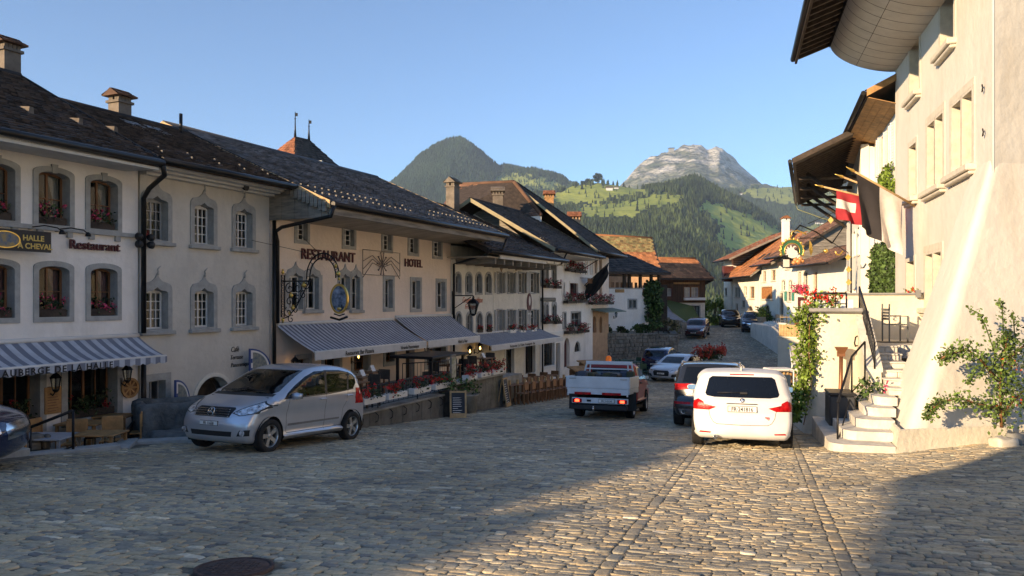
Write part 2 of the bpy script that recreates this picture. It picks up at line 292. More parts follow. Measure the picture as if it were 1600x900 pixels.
# ================================================================== THE SETTING: ground, cobbles, hills
def cobmat(name, stones=True):
    m = bpy.data.materials.new(name); m.use_nodes = True; n = m.node_tree.nodes; k = m.node_tree.links; b = n['Principled BSDF']
    b.inputs['Roughness'].default_value = .75; b.inputs['Specular IOR Level'].default_value = .45
    tc = n.new('ShaderNodeTexCoord')
    cols = [(0,(.15,.145,.135)),(.22,(.265,.24,.19)),(.42,(.40,.33,.225)),(.6,(.48,.365,.225)),(.74,(.33,.30,.235)),(.86,(.55,.45,.30)),(1,(.70,.62,.48))]
    rp = n.new('ShaderNodeValToRGB'); e = rp.color_ramp.elements
    e[0].position = 0; e[0].color = list(cols[0][1])+[1]; e[1].position = 1; e[1].color = list(cols[-1][1])+[1]
    for p, c in cols[1:-1]: x = e.new(p); x.color = list(c)+[1]
    nz = n.new('ShaderNodeTexNoise'); nz.inputs['Scale'].default_value = 22; nz.inputs['Detail'].default_value = 8; nz.inputs['Roughness'].default_value = .7; k.new(tc.outputs['Object'], nz.inputs[0])
    mr = n.new('ShaderNodeMapRange'); mr.inputs[1].default_value = .3; mr.inputs[2].default_value = .7; mr.inputs[3].default_value = .68; mr.inputs[4].default_value = 1.25; k.new(nz.outputs[0], mr.inputs[0])
    mx = n.new('ShaderNodeVectorMath'); mx.operation = 'SCALE'; k.new(mr.outputs[0], mx.inputs['Scale'])
    n2 = n.new('ShaderNodeTexNoise'); n2.inputs['Scale'].default_value = 45; n2.inputs['Detail'].default_value = 6
    k.new(tc.outputs['Object'], n2.inputs[0]); bp = n.new('ShaderNodeBump'); bp.inputs['Strength'].default_value = .8; bp.inputs['Distance'].default_value = .009
    if stones:
        at = n.new('ShaderNodeAttribute'); at.attribute_name = 'rnd'; k.new(at.outputs['Fac'], rp.inputs[0]); k.new(rp.outputs[0], mx.inputs[0]); k.new(mx.outputs[0], b.inputs['Base Color'])
        k.new(n2.outputs[0], bp.inputs['Height'])
    else:
        mp = n.new('ShaderNodeMapping'); mp.inputs['Rotation'].default_value = (0,0,R(18)); mp.inputs['Scale'].default_value = (5.2,8.2,1); k.new(tc.outputs['Object'], mp.inputs[0])
        v = n.new('ShaderNodeTexVoronoi'); v.inputs['Scale'].default_value = 1; k.new(mp.outputs[0], v.inputs[0]); sp = n.new('ShaderNodeSeparateColor'); k.new(v.outputs['Color'], sp.inputs[0]); k.new(sp.outputs[0], rp.inputs[0])
        ve = n.new('ShaderNodeTexVoronoi'); ve.feature = 'DISTANCE_TO_EDGE'; ve.inputs['Scale'].default_value = 1; k.new(mp.outputs[0], ve.inputs[0])
        r2 = n.new('ShaderNodeMapRange'); r2.inputs[2].default_value = .12; r2.inputs[3].default_value = .25; k.new(ve.outputs[0], r2.inputs[0])
        m2 = n.new('ShaderNodeVectorMath'); m2.operation = 'SCALE'; k.new(rp.outputs[0], mx.inputs[0]); k.new(mx.outputs[0], m2.inputs[0]); k.new(r2.outputs[0], m2.inputs['Scale']); k.new(m2.outputs[0], b.inputs['Base Color'])
        r3 = n.new('ShaderNodeMapRange'); r3.inputs[2].default_value = .22; k.new(ve.outputs[0], r3.inputs[0])
        k.new(r3.outputs[0], bp.inputs['Height']); bp.inputs['Distance'].default_value = .03; bp.inputs['Strength'].default_value = .9
    n3 = n.new('ShaderNodeTexNoise'); n3.inputs['Scale'].default_value = .55; n3.inputs['Detail'].default_value = 6; k.new(tc.outputs['Object'] if not stones else n.new('ShaderNodeNewGeometry').outputs['Position'], n3.inputs[0])
    r4 = n.new('ShaderNodeMapRange'); r4.inputs[1].default_value = .35; r4.inputs[2].default_value = .65; r4.inputs[3].default_value = .86; r4.inputs[4].default_value = 1.26; k.new(n3.outputs[0], r4.inputs[0]); s4 = n.new('ShaderNodeVectorMath'); s4.operation = 'SCALE'; k.new(b.inputs['Base Color'].links[0].from_socket, s4.inputs[0]); k.new(r4.outputs[0], s4.inputs['Scale']); k.new(s4.outputs[0], b.inputs['Base Color'])
    k.new(bp.outputs[0], b.inputs['Normal']); return m
COB = cobmat('cobble_stone'); COBF = cobmat('cobble_far', False)
JOINT = mat('joint_earth', (.185,.155,.115), .95, var=.4, scale=8, bump=.8, bs=60)
COB_END = 36.0
# the ground sheet
xs = np.concatenate([np.linspace(-70,-22,13), np.linspace(-20,30,201), np.linspace(32,80,13)]); ys = np.concatenate([np.arange(-40,3,3.0), np.arange(3,30,.25), np.arange(30,96,1.0), np.arange(96,131,5.0)])
X, Y = np.meshgrid(xs, ys); Z = Gn(X, Y) - .004
SUNK = [(-8.45,13.75),(-7.5,14.6),(-7.75,15.5),(-9.3,18.6),(-12.5,16),(-11.6,12.0)]
def _in(px, py, poly):
    r = np.zeros(px.shape, bool); j = len(poly)-1
    for i in range(len(poly)):
        (xi, yi), (xj, yj) = poly[i], poly[j]; r ^= ((yi > py) != (yj > py)) & (px < (xj-xi)*(py-yi)/((yj-yi) or 1e-9)+xi); j = i
    return r
Z[_in(X, Y, SUNK)] -= .50
V = np.stack([X,Y,Z],-1).reshape(-1,3); nx = len(xs); ny = len(ys)
ii, jj = np.meshgrid(np.arange(nx-1), np.arange(ny-1)); q = (jj*nx+ii).ravel(); Q = np.stack([q,q+1,q+1+nx,q+nx],1)
mid = (Y[:-1,:-1].ravel() > COB_END-1.2).astype(int)
me = npmesh('street', V, Q, None, (JOINT, COBF), True, mid); street = tag(link('street', me), kind='structure')
# cobblestones laid in rows across the street (rows turned 18 degrees)
CA = R(18); ca, sa = math.cos(CA), math.sin(CA)     # along = (sa, ca), across = (ca, -sa)
STRIPS = (-1.16, .64)
def street_ok(x, y):
    lim = -12.45+.445*y if y > 19.2 else (-4.2-.0*y if 15.9 < y <= 19.2 else -9.2)
    if y > 19.2 and x < lim: return False
    if 15.6 < y <= 19.2 and x < -9.0+(y-15.6)*1.4: return False
    if y > 11.5 and x < -8.2+max(0,(y-13.7))*1.1 and y < 14.6: return False
    if 14.6 <= y < 16.3 and x < -7.2: return False
    if y > 11.2 and x > 5.0+.292*y+3.5: return False
    if y > 30 and x > 5.0+.292*y-2.5: return False
    if (x+2.17)**2+(y-6.0)**2 < .36**2: return False
    return abs(x) < .70*y+.6
cells = []; a = -1.0
lines = [((-4.6,13.3),(-1.9,13.0)),((-2.9,17.2),(-1.2,16.7)),((-3.1,17.9),(-2.0,17.7))]
def near_line(x, y):
    for (x0,y0),(x1,y1) in lines:
        t = max(0,min(1,((x-x0)*(x1-x0)+(y-y0)*(y1-y0))/((x1-x0)**2+(y1-y0)**2)))
        if (x-x0-t*(x1-x0))**2+(y-y0-t*(y1-y0))**2 < .06**2: return True
    return False
ph = [RNG.uniform(0,6.28) for _ in range(4)]
while a < 40:
    far = a > 16; d = RNG.uniform(.068,.118)*(1.3 if far else 1)
    b = -34.0+RNG.uniform(0,.2)
    while b < 20:
        l = (RNG.uniform(.07,.15) if RNG.uniform() < .6 else RNG.uniform(.15,.30))*(1.3 if far else 1)
        for s in STRIPS:
            if b < s-.065 < b+l+.05: l = s-.065-b if s-.065-b > .05 else l
        strip = any(abs(b-(s-.065)) < 1e-6 for s in STRIPS)
        if strip: b += .13; continue
        bc = b+l/2; wv = .09*math.sin(bc*.55+ph[0]+a*.1)+.05*math.sin(bc*1.7+ph[1])+RNG.normal()*.008; ac = a+d/2+wv
        x = bc*ca+ac*sa; y = -bc*sa+ac*ca
        if 4.3 < y < COB_END and street_ok(x, y): cells.append((x,y,l,d,RNG.normal()*.12,0))
        b += l
    a += d
a = -1.0
while a < 36:
    l = RNG.uniform(.18,.32)
    for s in STRIPS:
        bc = s; ac = a+l/2; x = bc*ca+ac*sa; y = -bc*sa+ac*ca
        if 4.3 < y < 30: cells.append((x,y,.125,l,0,1))
    a += l
CL = np.array(cells); N = len(CL)
th = np.linspace(0, 2*np.pi, 9)[:-1]+np.pi/8
c8 = np.sign(np.cos(th))*np.abs(np.cos(th))**.5; s8 = np.sign(np.sin(th))*np.abs(np.sin(th))**.5
def stones(CL, seed):
    r = np.random.default_rng(seed); N = len(CL)
    gap = np.where(CL[:,5]>0, .006, r.uniform(-.010,.006,N))
    hl = (CL[:,2]-gap)/2; hd = (CL[:,3]-gap*.9)/2; j = r.uniform(.80,1.12,(N,8)); j[CL[:,5]>0] = r.uniform(.95,1.0,(int((CL[:,5]>0).sum()),8))
    ox = hl[:,None]*c8[None]*j*1.06; oy = hd[:,None]*s8[None]*j*1.06
    rot = -CA+CL[:,4]; cr = np.cos(rot)[:,None]; sr = np.sin(rot)[:,None]
    z0 = Gn(CL[:,0], CL[:,1])+r.uniform(-.004,.006,N); tx = r.uniform(-.05,.05,N)[:,None]; ty = r.uniform(-.07,.07,N)[:,None]
    rings = []
    for k, h in ((1.0,-.03),(1.0,-.001),(.92,.0045),(.6,.006)):
        px = ox*k; py = oy*k
        rings.append(np.stack([CL[:,0,None]+px*cr-py*sr, CL[:,1,None]+px*sr+py*cr, z0[:,None]+h+px*tx+py*ty-.085*(-(0))*0-.0*px],-1))
    V = np.stack(rings,1)
    # follow the slope of the street
    V[...,2] += Gn(V[...,0], V[...,1])-Gn(CL[:,0],CL[:,1])[:,None,None]
    V = V.reshape(N,32,3)
    q = [(i*8+k, i*8+(k+1)%8, (i+1)*8+(k+1)%8, (i+1)*8+k) for i in range(3) for k in range(8)]+[(24,25,26,27),(24,27,28,31),(28,29,30,31)]
    return V, np.array(q)
V, q = stones(CL, 3); rnd = RNG.beta(2.0,2.1,N); rnd[CL[:,5]>0] = RNG.uniform(.2,.8,int((CL[:,5]>0).sum()))
for i in range(N):
    if near_line(CL[i,0], CL[i,1]) and RNG.uniform() < .8: rnd[i] = RNG.uniform(.84,.95)
vis = (CL[:,1] > 5.75) & (np.abs(CL[:,0]) < .66*CL[:,1]); order = np.argsort(np.where(vis, CL[:,1], 999))
near = order[:296]; rest = order[296:]
for i in near:
    off = np.array([CL[i,0],CL[i,1],Gn(CL[i,0],CL[i,1])]); me = npmesh('cobblestone', V[i]-off, q, np.full(len(q), rnd[i]), (COB,), True); o = link('cobblestone', me, street); o.location = off
Q = (q[None]+np.arange(len(rest))[:,None,None]*32).reshape(-1,4)
o = link('cobblestones', npmesh('cobblestones', V[rest].reshape(-1,3), Q, np.repeat(rnd[rest], len(q)), (COB,), True), street); o['kind'] = 'stuff'
mb = MB(); z = G(-2.17,6)+.02; T_ = Matrix.Translation((-2.17,6.0,z)) @ Matrix.Rotation(math.atan(-.085),4,'X')
mb.lathe([(.30,-.06),(.30,.004),(.275,.006),(.272,-.004),(.262,-.004),(.26,.002),(.0,.004)], 40, 0, T_)
mc = single('manhole_cover', 'round dark rusty iron manhole cover set in the cobbles', 'manhole cover', MB(), [IRON])
bpy.data.objects.remove(mc)
RUSTI = mat('iron_rusty', (.085,.05,.042), .7, metal=.2, bump=.3, bs=80, var=.3, scale=20)
for i in range(-4,5):
    for j in range(-4,5):
        if i*i+j*j < 17 and (i or j): mb.box(i*.05-.018,i*.05+.018,j*.05-.018,j*.05+.018,.0,.007,0,T_)
single('manhole_cover', 'round dark rusty iron manhole cover set in the cobbles', 'manhole cover', mb, [RUSTI])

# ---------------- hills
def layered(layers, pxs, ny, name, amp, noise_scale, mats, rndf, ridged=0, seed=0):
    """a terrain sheet: heights given along several distances, everything real size (metres)"""
    YL = [l[0] for l in layers]; ys = np.linspace(YL[0], YL[-1], ny); nx = len(pxs)
    H = np.array([np.interp(pxs, [p[0] for p in l[1]], [p[1] for p in l[1]]) for l in layers])
    Z = np.zeros((ny,nx)); X = np.zeros((ny,nx)); Yg = np.zeros((ny,nx))
    zl = np.array([(HY-H[i])/F*YL[i] for i in range(len(YL))])
    for j in range(nx):
        Z[:,j] = np.interp(ys, YL, zl[:,j])
    for _ in range(2): Z[1:-1] = (Z[:-2]+2*Z[1:-1]+Z[2:])/4
    for i in range(ny): X[i] = (pxs-800)/F*ys[i]; Yg[i] = ys[i]
    for i in range(ny):
        for j in range(nx):
            p = Vector((X[i,j]/noise_scale+seed, Yg[i,j]/noise_scale, seed*.37))
            v = noise.fractal(p, .9, 2.1, 6) if not ridged else (noise.ridged_multi_fractal(p, .9, 2.1, 6, 1.0, 2.0)-1.2)
            Z[i,j] += v*amp*(ys[i]/YL[-1])
    V = np.stack([X,Yg,Z],-1).reshape(-1,3); ii, jj = np.meshgrid(np.arange(nx-1), np.arange(ny-1)); q = (jj*nx+ii).ravel(); Q = np.stack([q,q+1,q+1+nx,q+nx],1)
    cpx = 800+F*V[:,0]/V[:,1]; cpy = HY-F*V[:,2]/V[:,1]
    rnd = rndf(cpx[Q].mean(1), cpy[Q].mean(1)) if rndf else None
    o = tag(link(name, npmesh(name, V, Q, rnd, mats, True)), kind='structure')
    def height(px, Yv):
        fi = (Yv-ys[0])/(ys[-1]-ys[0])*(ny-1); fj = np.interp(px, pxs, np.arange(nx)); i0 = np.clip(fi.astype(int),0,ny-2); j0 = np.clip(fj.astype(int),0,nx-2); a = fi-i0; b = fj-j0
        return Z[i0,j0]*(1-a)*(1-b)+Z[i0+1,j0]*a*(1-b)+Z[i0,j0+1]*(1-a)*b+Z[i0+1,j0+1]*a*b
    return o, height
def inpoly(px, py, poly):
    r = np.zeros(px.shape, bool); j = len(poly)-1
    for i in range(len(poly)):
        xi, yi = poly[i]; xj, yj = poly[j]
        c = ((yi > py) != (yj > py)) & (px < (xj-xi)*(py-yi)/((yj-yi) or 1e-9)+xi); r ^= c; j = i
    return r
MEADOWS = [[(905,322),(950,318),(1000,312),(1032,300),(1058,306),(1050,316),(1010,326),(985,338),(930,338),(905,334)],
 [(862,303),(893,291),(935,286),(1000,292),(1012,300),(985,304),(950,309),(930,318),(900,316),(870,318)],
 [(1096,314),(1125,320),(1165,334),(1215,356),(1235,384),(1180,392),(1140,390),(1118,372),(1128,352),(1112,336),(1096,326)],
 [(1040,304),(1075,308),(1060,316),(1040,316)]]
def wob(px, py, a=1.):
    return px+a*(4*np.sin(px*.23+py*.31)+3*np.sin(py*.71-px*.13)+2*np.sin(px*.61)), py+a*(2*np.sin(px*.29+1.3)+1.4*np.sin(px*.77+py*.4)+1.0*np.sin(py*1.3))
def cover1(px, py):
    px, py = wob(px, py); r = np.zeros(px.shape)
    for m in MEADOWS: r[inpoly(px, py, m)] = 1
    return r
def landmat(name, wood, meadow, mead2, sc1=.004, sc2=.03):
    m = bpy.data.materials.new(name); m.use_nodes = True; n = m.node_tree.nodes; k = m.node_tree.links; b = n['Principled BSDF']; b.inputs['Roughness'].default_value = 1; b.inputs['Specular IOR Level'].default_value = .1
    tc = n.new('ShaderNodeTexCoord'); nz = n.new('ShaderNodeTexNoise'); nz.inputs['Scale'].default_value = sc1; nz.inputs['Detail'].default_value = 10; nz.inputs['Roughness'].default_value = .65; k.new(tc.outputs['Object'], nz.inputs[0])
    mx = n.new('ShaderNodeMix'); mx.data_type = 'RGBA'; mx.inputs[6].default_value = list(meadow)+[1]; mx.inputs[7].default_value = list(mead2)+[1]
    rp = n.new('ShaderNodeValToRGB'); rp.color_ramp.elements[0].position = .4; rp.color_ramp.elements[1].position = .6; k.new(nz.outputs[0], rp.inputs[0]); k.new(rp.outputs[0], mx.inputs[0])
    at = n.new('ShaderNodeAttribute'); at.attribute_name = 'rnd'; m2 = n.new('ShaderNodeMix'); m2.data_type = 'RGBA'; k.new(at.outputs['Fac'], m2.inputs[0]); m2.inputs[6].default_value = list(wood)+[1]; k.new(mx.outputs[2], m2.inputs[7]); k.new(m2.outputs[2], b.inputs['Base Color'])
    n2 = n.new('ShaderNodeTexNoise'); n2.inputs['Scale'].default_value = sc2; n2.inputs['Detail'].default_value = 8; k.new(tc.outputs['Object'], n2.inputs[0]); bp = n.new('ShaderNodeBump'); bp.inputs['Strength'].default_value = .7; bp.inputs['Distance'].default_value = 12; k.new(n2.outputs[0], bp.inputs['Height']); k.new(bp.outputs[0], b.inputs['Normal'])
    return m
LAND = landmat('hill_land', (.03,.045,.018), (.36,.38,.09), (.23,.28,.065))
pxs = np.linspace(430,1560,300)
hill, hz = layered([
 (115,[(430,545),(1560,545)]),(500,[(430,600),(1560,600)]),(1000,[(430,520),(900,500),(1100,500),(1200,520),(1560,500)]),
 (1400,[(430,470),(800,440),(900,410),(1000,400),(1080,410),(1140,440),(1200,470),(1300,480),(1560,460)]),
 (1800,[(430,420),(700,390),(850,350),(920,342),(1000,340),(1060,345),(1110,372),(1150,395),(1200,410),(1300,420),(1560,400)]),
 (2200,[(430,400),(700,360),(850,318),(905,322),(960,318),(1030,303),(1060,300),(1100,312),(1150,336),(1200,362),(1260,390),(1330,405),(1560,390)]),
 (2500,[(430,380),(600,340),(700,325),(800,300),(858,305),(893,290),(920,285),(935,283.5),(965,289),(1000,294),(1040,291),(1060,284),(1075,279),(1086,277),(1104,287),(1130,301),(1160,315),(1200,340),(1240,368),(1300,400),(1560,380)]),
 (2900,[(430,400),(800,340),(1000,330),(1100,330),(1300,420),(1560,400)])], pxs, 190, 'hillside', 14, 260, (LAND,), cover1)
# far valley side to the right with an alp meadow
def cover2(px, py):
    px, py = wob(px, py, .8); return (inpoly(px, py, [(1158,300),(1180,292),(1230,289),(1262,292),(1400,300),(1400,312),(1262,318),(1215,318),(1180,308)]) | inpoly(px, py, [(1262,352),(1340,335),(1400,340),(1400,372),(1300,378),(1240,372)])).astype(float)
LAND2 = landmat('far_land', (.035,.05,.03), (.30,.33,.10), (.22,.26,.085), .002)
ridge, rz_ = layered([(2950,[(900,420),(1200,420),(1560,420)]),(3400,[(900,400),(1100,350),(1200,368),(1300,372),(1560,350)]),(3900,[(900,350),(1100,318),(1200,326),(1300,325),(1560,300)]),
 (4400,[(900,340),(1050,310),(1120,298),(1160,298),(1182,291),(1230,288),(1262,290),(1330,283),(1400,276),(1560,255)]),(4700,[(900,360),(1560,300)])], np.linspace(900,1560,170), 90, 'far_hillside', 14, 320, (LAND2,), cover2, seed=5)
# the wooded peak to the left
def cover3(px, py):
    px, py = wob(px, py); return inpoly(px, py, [(770,284),(785,272),(812,270),(860,281),(892,292),(862,300),(850,296),(820,290)]).astype(float)
peak, pz_ = layered([(2950,[(430,420),(700,380),(900,330),(1000,340)]),(3300,[(430,390),(600,350),(700,320),(800,305),(900,310),(1000,330)]),(3700,[(430,350),(600,315),(660,285),(700,268),(740,276),(800,290),(860,296),(900,300),(1000,320)]),
 (4200,[(430,330),(520,318),(595,302),(615,284),(640,257),(660,240),(684,225),(700,222),(716,223),(735,233),(760,248),(778,261),(792,259),(812,266),(850,276),(875,281),(892,290),(940,300),(1000,312)]),(4600,[(430,370),(700,300),(1000,340)])], np.linspace(430,1000,180), 110, 'wooded_peak', 55, 330, (LAND2,), cover3, seed=9)
# the rock mountain
ROCK = bpy.data.materials.new('rock_face'); ROCK.use_nodes = True
n = ROCK.node_tree.nodes; k = ROCK.node_tree.links; b = n['Principled BSDF']; b.inputs['Roughness'].default_value = .95; b.inputs['Specular IOR Level'].default_value = .1
tc = n.new('ShaderNodeTexCoord'); mp = n.new('ShaderNodeMapping'); mp.inputs['Scale'].default_value = (.005,.005,.013); mp.inputs['Rotation'].default_value = (R(10),R(24),0); k.new(tc.outputs['Object'], mp.inputs[0])
nz = n.new('ShaderNodeTexNoise'); nz.inputs['Scale'].default_value = 1; nz.inputs['Detail'].default_value = 10; nz.inputs['Roughness'].default_value = .68; nz.inputs['Distortion'].default_value = .6; k.new(mp.outputs[0], nz.inputs[0])
rp = n.new('ShaderNodeValToRGB'); e = rp.color_ramp.elements; e[0].position = .36; e[0].color = (.07,.09,.05,1); e[1].position = .66; e[1].color = (.62,.59,.53,1); x = e.new(.46); x.color = (.15,.155,.11,1); x = e.new(.54); x.color = (.44,.42,.37,1); k.new(nz.outputs[0], rp.inputs[0])
gm = n.new('ShaderNodeNewGeometry'); sp = n.new('ShaderNodeSeparateXYZ'); k.new(tc.outputs['Object'], sp.inputs[0]); mr = n.new('ShaderNodeMapRange'); mr.inputs[1].default_value = 760; mr.inputs[2].default_value = 960; k.new(sp.outputs[2], mr.inputs[0])
mx = n.new('ShaderNodeMix'); mx.data_type = 'RGBA'; mx.inputs[6].default_value = (.115,.135,.06,1); k.new(mr.outputs[0], mx.inputs[0]); k.new(rp.outputs[0], mx.inputs[7]); k.new(mx.outputs[2], b.inputs['Base Color'])
n2 = n.new('ShaderNodeTexNoise'); n2.inputs['Scale'].default_value = 2.2; n2.inputs['Detail'].default_value = 9; k.new(mp.outputs[0], n2.inputs[0]); bp = n.new('ShaderNodeBump'); bp.inputs['Strength'].default_value = .9; bp.inputs['Distance'].default_value = 110; k.new(n2.outputs[0], bp.inputs['Height']); k.new(bp.outputs[0], b.inputs['Normal'])
layered([(4900,[(900,330),(1300,330)]),(5300,[(900,318),(975,300),(1030,290),(1080,278),(1105,282),(1140,300),(1200,305),(1300,310)]),(5700,[(900,312),(975,296),(1020,272),(1050,262),(1085,248),(1108,252),(1124,240),(1140,262),(1175,290),(1300,300)]),
 (6000,[(900,310),(968,294),(985,274),(996,260),(1016,243),(1040,236),(1060,231),(1075,229),(1088,227),(1104,235),(1110,234),(1119,229),(1132,236),(1150,250),(1170,271),(1190,292),(1300,305)]),(6400,[(900,330),(1100,270),(1300,320)])],
 np.linspace(905,1290,260), 150, 'rock_mountain', 42, 330, (ROCK,), None, ridged=1, seed=3)
# ---------------- conifer woods (masses)
def conifers(name, hf, Y0, Y1, px0, px1, n, hmin, hmax, meadow, seed, m, fill=.03):
    r = np.random.default_rng(seed); Yv = np.sqrt(r.uniform(Y0**2, Y1**2, n)); px = r.uniform(px0, px1, n); z = hf(px, Yv); h_ = r.uniform(hmin, hmax, n)*np.where(r.uniform(0,1,n)<.1,1.25,1)
    keep = np.ones(n, bool); rr_ = r.uniform(0,1,n)
    for q_ in (0,.5,.95):
        keep &= ~((meadow(px, HY-F*(z+h_*q_)/Yv) > .5) & (rr_ > fill))
    px, Yv, z = px[keep], Yv[keep], z[keep]; n = len(px); h = h_[keep]; rad = h*r.uniform(.16,.26,n); x = (px-800)/F*Yv
    K = 5; V = []; 
    tiers = ((.04,1.0,.62),(.34,.72,1.0)); base = 0; F3 = []
    ang0 = r.uniform(0,6.28,n)
    for b0, rk, top in tiers:
        a = ang0[:,None]+np.arange(K)[None]*2*np.pi/K; rr = rad[:,None]*rk*r.uniform(.75,1.2,(n,K))
        ring = np.stack([x[:,None]+np.cos(a)*rr, Yv[:,None]+np.sin(a)*rr, (z+h*b0)[:,None]+rr*0+r.uniform(-.04,.04,(n,K))*h[:,None]],-1); tip = np.stack([x,Yv,z+h*top],-1)[:,None]
        V.append(np.concatenate([ring,tip],1))
    V = np.concatenate(V,1); nv = V.shape[1]; f = [(k,(k+1)%K,K) for k in range(K)]+[(K+1+k,K+1+(k+1)%K,2*K+1) for k in range(K)]
    Q = (np.array(f)[None]+np.arange(n)[:,None,None]*nv).reshape(-1,3)
    return tag(link(name, npmesh(name, V.reshape(-1,3), Q, np.repeat(r.uniform(0,1,n), len(f)), (m,), False)), kind='stuff')
CON = mat('conifer_green', (.034,.056,.024), .95, bump=0, var=.4, scale=.004, attr=.8, col2=(.065,.088,.032), spec=.1)
CONF = mat('conifer_far', (.035,.058,.028), .95, bump=0, var=.3, scale=.004, attr=.6, spec=.1)
conifers('hillside_wood', hz, 900, 2560, 560, 1360, 70000, 9, 19, cover1, 1, CON, .012)
conifers('far_wood', rz_, 3100, 4420, 1040, 1400, 22000, 13, 24, cover2, 2, CONF, .02)
conifers('peak_wood', pz_, 3000, 4230, 590, 905, 30000, 13, 24, cover3, 3, CONF, .05)
# the round tree and its neighbours on the hill crest, huts on the alps
def far_tree(px, py, Y, h, label):
    p = pix(px, py, Y); p.z = hz(np.array([px*1.0]), np.array([Y*1.0]))[0]; t = Thing('round_tree', label, 'tree', W0, tuple(p), 'lone trees on the hill crest')
    mb = MB(); mb.tube([p-Vector((0,0,3)), p+Vector((0,0,h*.5))], h*.04, 6); t.part('trunk', mb, W_DARK)
    r = np.random.default_rng(int(px)); u = r.normal(size=(420,3)); u /= np.linalg.norm(u,axis=1)[:,None]; u *= r.uniform(.1,1.0,(420,1)); P = u*np.array([h*.42,h*.42,h*.36])+np.array([p.x,p.y,p.z+h*.62])
    V, Q, rn = leaves(P-np.array(p), h*.22, 1, int(px)); link('crown', npmesh('crown', V, Q, rn, (LEAFD,)), t.o)
far_tree(934, 283, 2480, 30, 'large round tree alone on the crest of the green hill')
far_tree(919, 285, 2480, 18, 'small tree left of the large round tree on the crest')
far_tree(912, 287, 2480, 13, 'smallest bushy tree at the left end of the hill crest')
def hut(px, py, Y, wd, label, hf, grp='huts on the far alps'):
    p = pix(px, py, Y); p.z = hf(np.array([px*1.0]), np.array([Y*1.0]))[0]; t = Thing('alpine_hut', label, 'hut', W0, tuple(p), grp); mb = MB(); mb.box(p.x-wd/2,p.x+wd/2,p.y-wd*.3,p.y+wd*.3,p.z-3,p.z+wd*.3); t.part('wall', mb, W_WHITE)
    mb = MB(); e = wd*.58; zt = p.z+wd*.55; z0 = p.z+wd*.28
    mb.add([(p.x-e,p.y-wd*.4,z0),(p.x+e,p.y-wd*.4,z0),(p.x+e,p.y,zt),(p.x-e,p.y,zt),(p.x-e,p.y+wd*.4,z0),(p.x+e,p.y+wd*.4,z0)],[(0,1,2,3),(3,2,5,4),(0,3,4),(1,5,2)]); t.part('roof', mb, T_BROWN)
hut(952, 299, 2380, 20, 'pale alpine farmhouse on the sunlit meadow below the round tree', hz)
hut(963, 297, 2400, 13, 'small pale barn right of the farmhouse on the meadow', hz)
hut(1156, 301, 4250, 24, 'white hut at the left end of the far alp meadow', rz_)
for px, py, wd, nm in ((1277,345,18,'leftmost'),(1284,342,14,'second'),(1300,351,20,'third'),(1316,355,16,'rightmost')): hut(px, py, 3600, wd, nm+' tiny pale farmhouse on the hazy valley side above the village roofs', rz_, 'farmhouses on the hazy valley side')
t = Thing('summit_station', 'small dark station building on the summit ridge of the rock mountain', 'building', W0, tuple(pix(1049,238,5980))); mb = MB(); p = pix(1049,238,5980); mb.box(p.x-20,p.x+20,p.y-15,p.y+15,p.z-30,p.z+28); t.part('wall', mb, CONC)
mb = MB(); mb.box(p.x-24,p.x+24,p.y-18,p.y+18,p.z+28,p.z+33); t.part('roof', mb, BLACKP)
# ---------------- haze
mb = MB(); mb.box(-4200,4200,-90,6600,-700,1290); hzm = bpy.data.materials.new('haze_air'); hzm.use_nodes = True; n = hzm.node_tree.nodes; n.remove(n['Principled BSDF']); pv = n.new('ShaderNodeVolumePrincipled'); pv.inputs['Color'].default_value = (.62,.79,1,1); pv.inputs['Density'].default_value = .00007; pv.inputs['Anisotropy'].default_value = 0
hzm.node_tree.links.new(pv.outputs[0], n['Material Output'].inputs['Volume']); hz_o = tag(link('haze', mb.mesh('haze', hzm)), kind='stuff')
# ================================================================== HOUSES
LF = Frame((-17,0,0), 66)            # the left row: u away along the street, v into the houses
RF = Frame((5,0,0), -106.26)         # the right row: u towards the camera
def arcpts(cx, cz, r, rz, a0, a1, n): return [(cx+r*math.cos(R(a0+(a1-a0)*i/n)), cz+rz*math.sin(R(a0+(a1-a0)*i/n))) for i in range(n+1)]
def loop(kind, uc, z0, z1, w, e=0.):
    h = w/2
    if kind == 'flat': return [(uc-h-e,z0-e),(uc+h+e,z0-e),(uc+h+e,z1+e),(uc-h-e,z1+e)]
    if kind == 'arc':
        r = .16*w; return [(uc-h-e,z0-e),(uc+h+e,z0-e)]+[(uc+(h+e)*math.cos(a), z1-r+e*.8+(r+e*.2)*math.sin(a)) for a in [math.pi*i/10 for i in range(11)]]
    if kind == 'round': return [(uc-h-e,z0-e),(uc+h+e,z0-e)]+arcpts(uc, z1-h, h+e, h+e, 0, 180, 12)
    if kind == 'ogee':
        if e == 0: return [(uc-h,z0),(uc+h,z0),(uc+h,z1-.04),(uc+h*.8,z1),(uc+h*.35,z1+.02),(uc,z1+.10),(uc-h*.35,z1+.02),(uc-h*.8,z1),(uc-h,z1-.04)]
        H = h+e; return [(uc-H,z0-e*.3),(uc+H,z0-e*.3),(uc+H,z1),(uc+H*.97,z1+.09),(uc+H*.84,z1+.17),(uc+H*.6,z1+.20),(uc+H*.35,z1+.23),(uc+H*.15,z1+.30),(uc,z1+.42),(uc-H*.15,z1+.30),(uc-H*.35,z1+.23),(uc-H*.6,z1+.20),(uc-H*.84,z1+.17),(uc-H*.97,z1+.09),(uc-H,z1)]
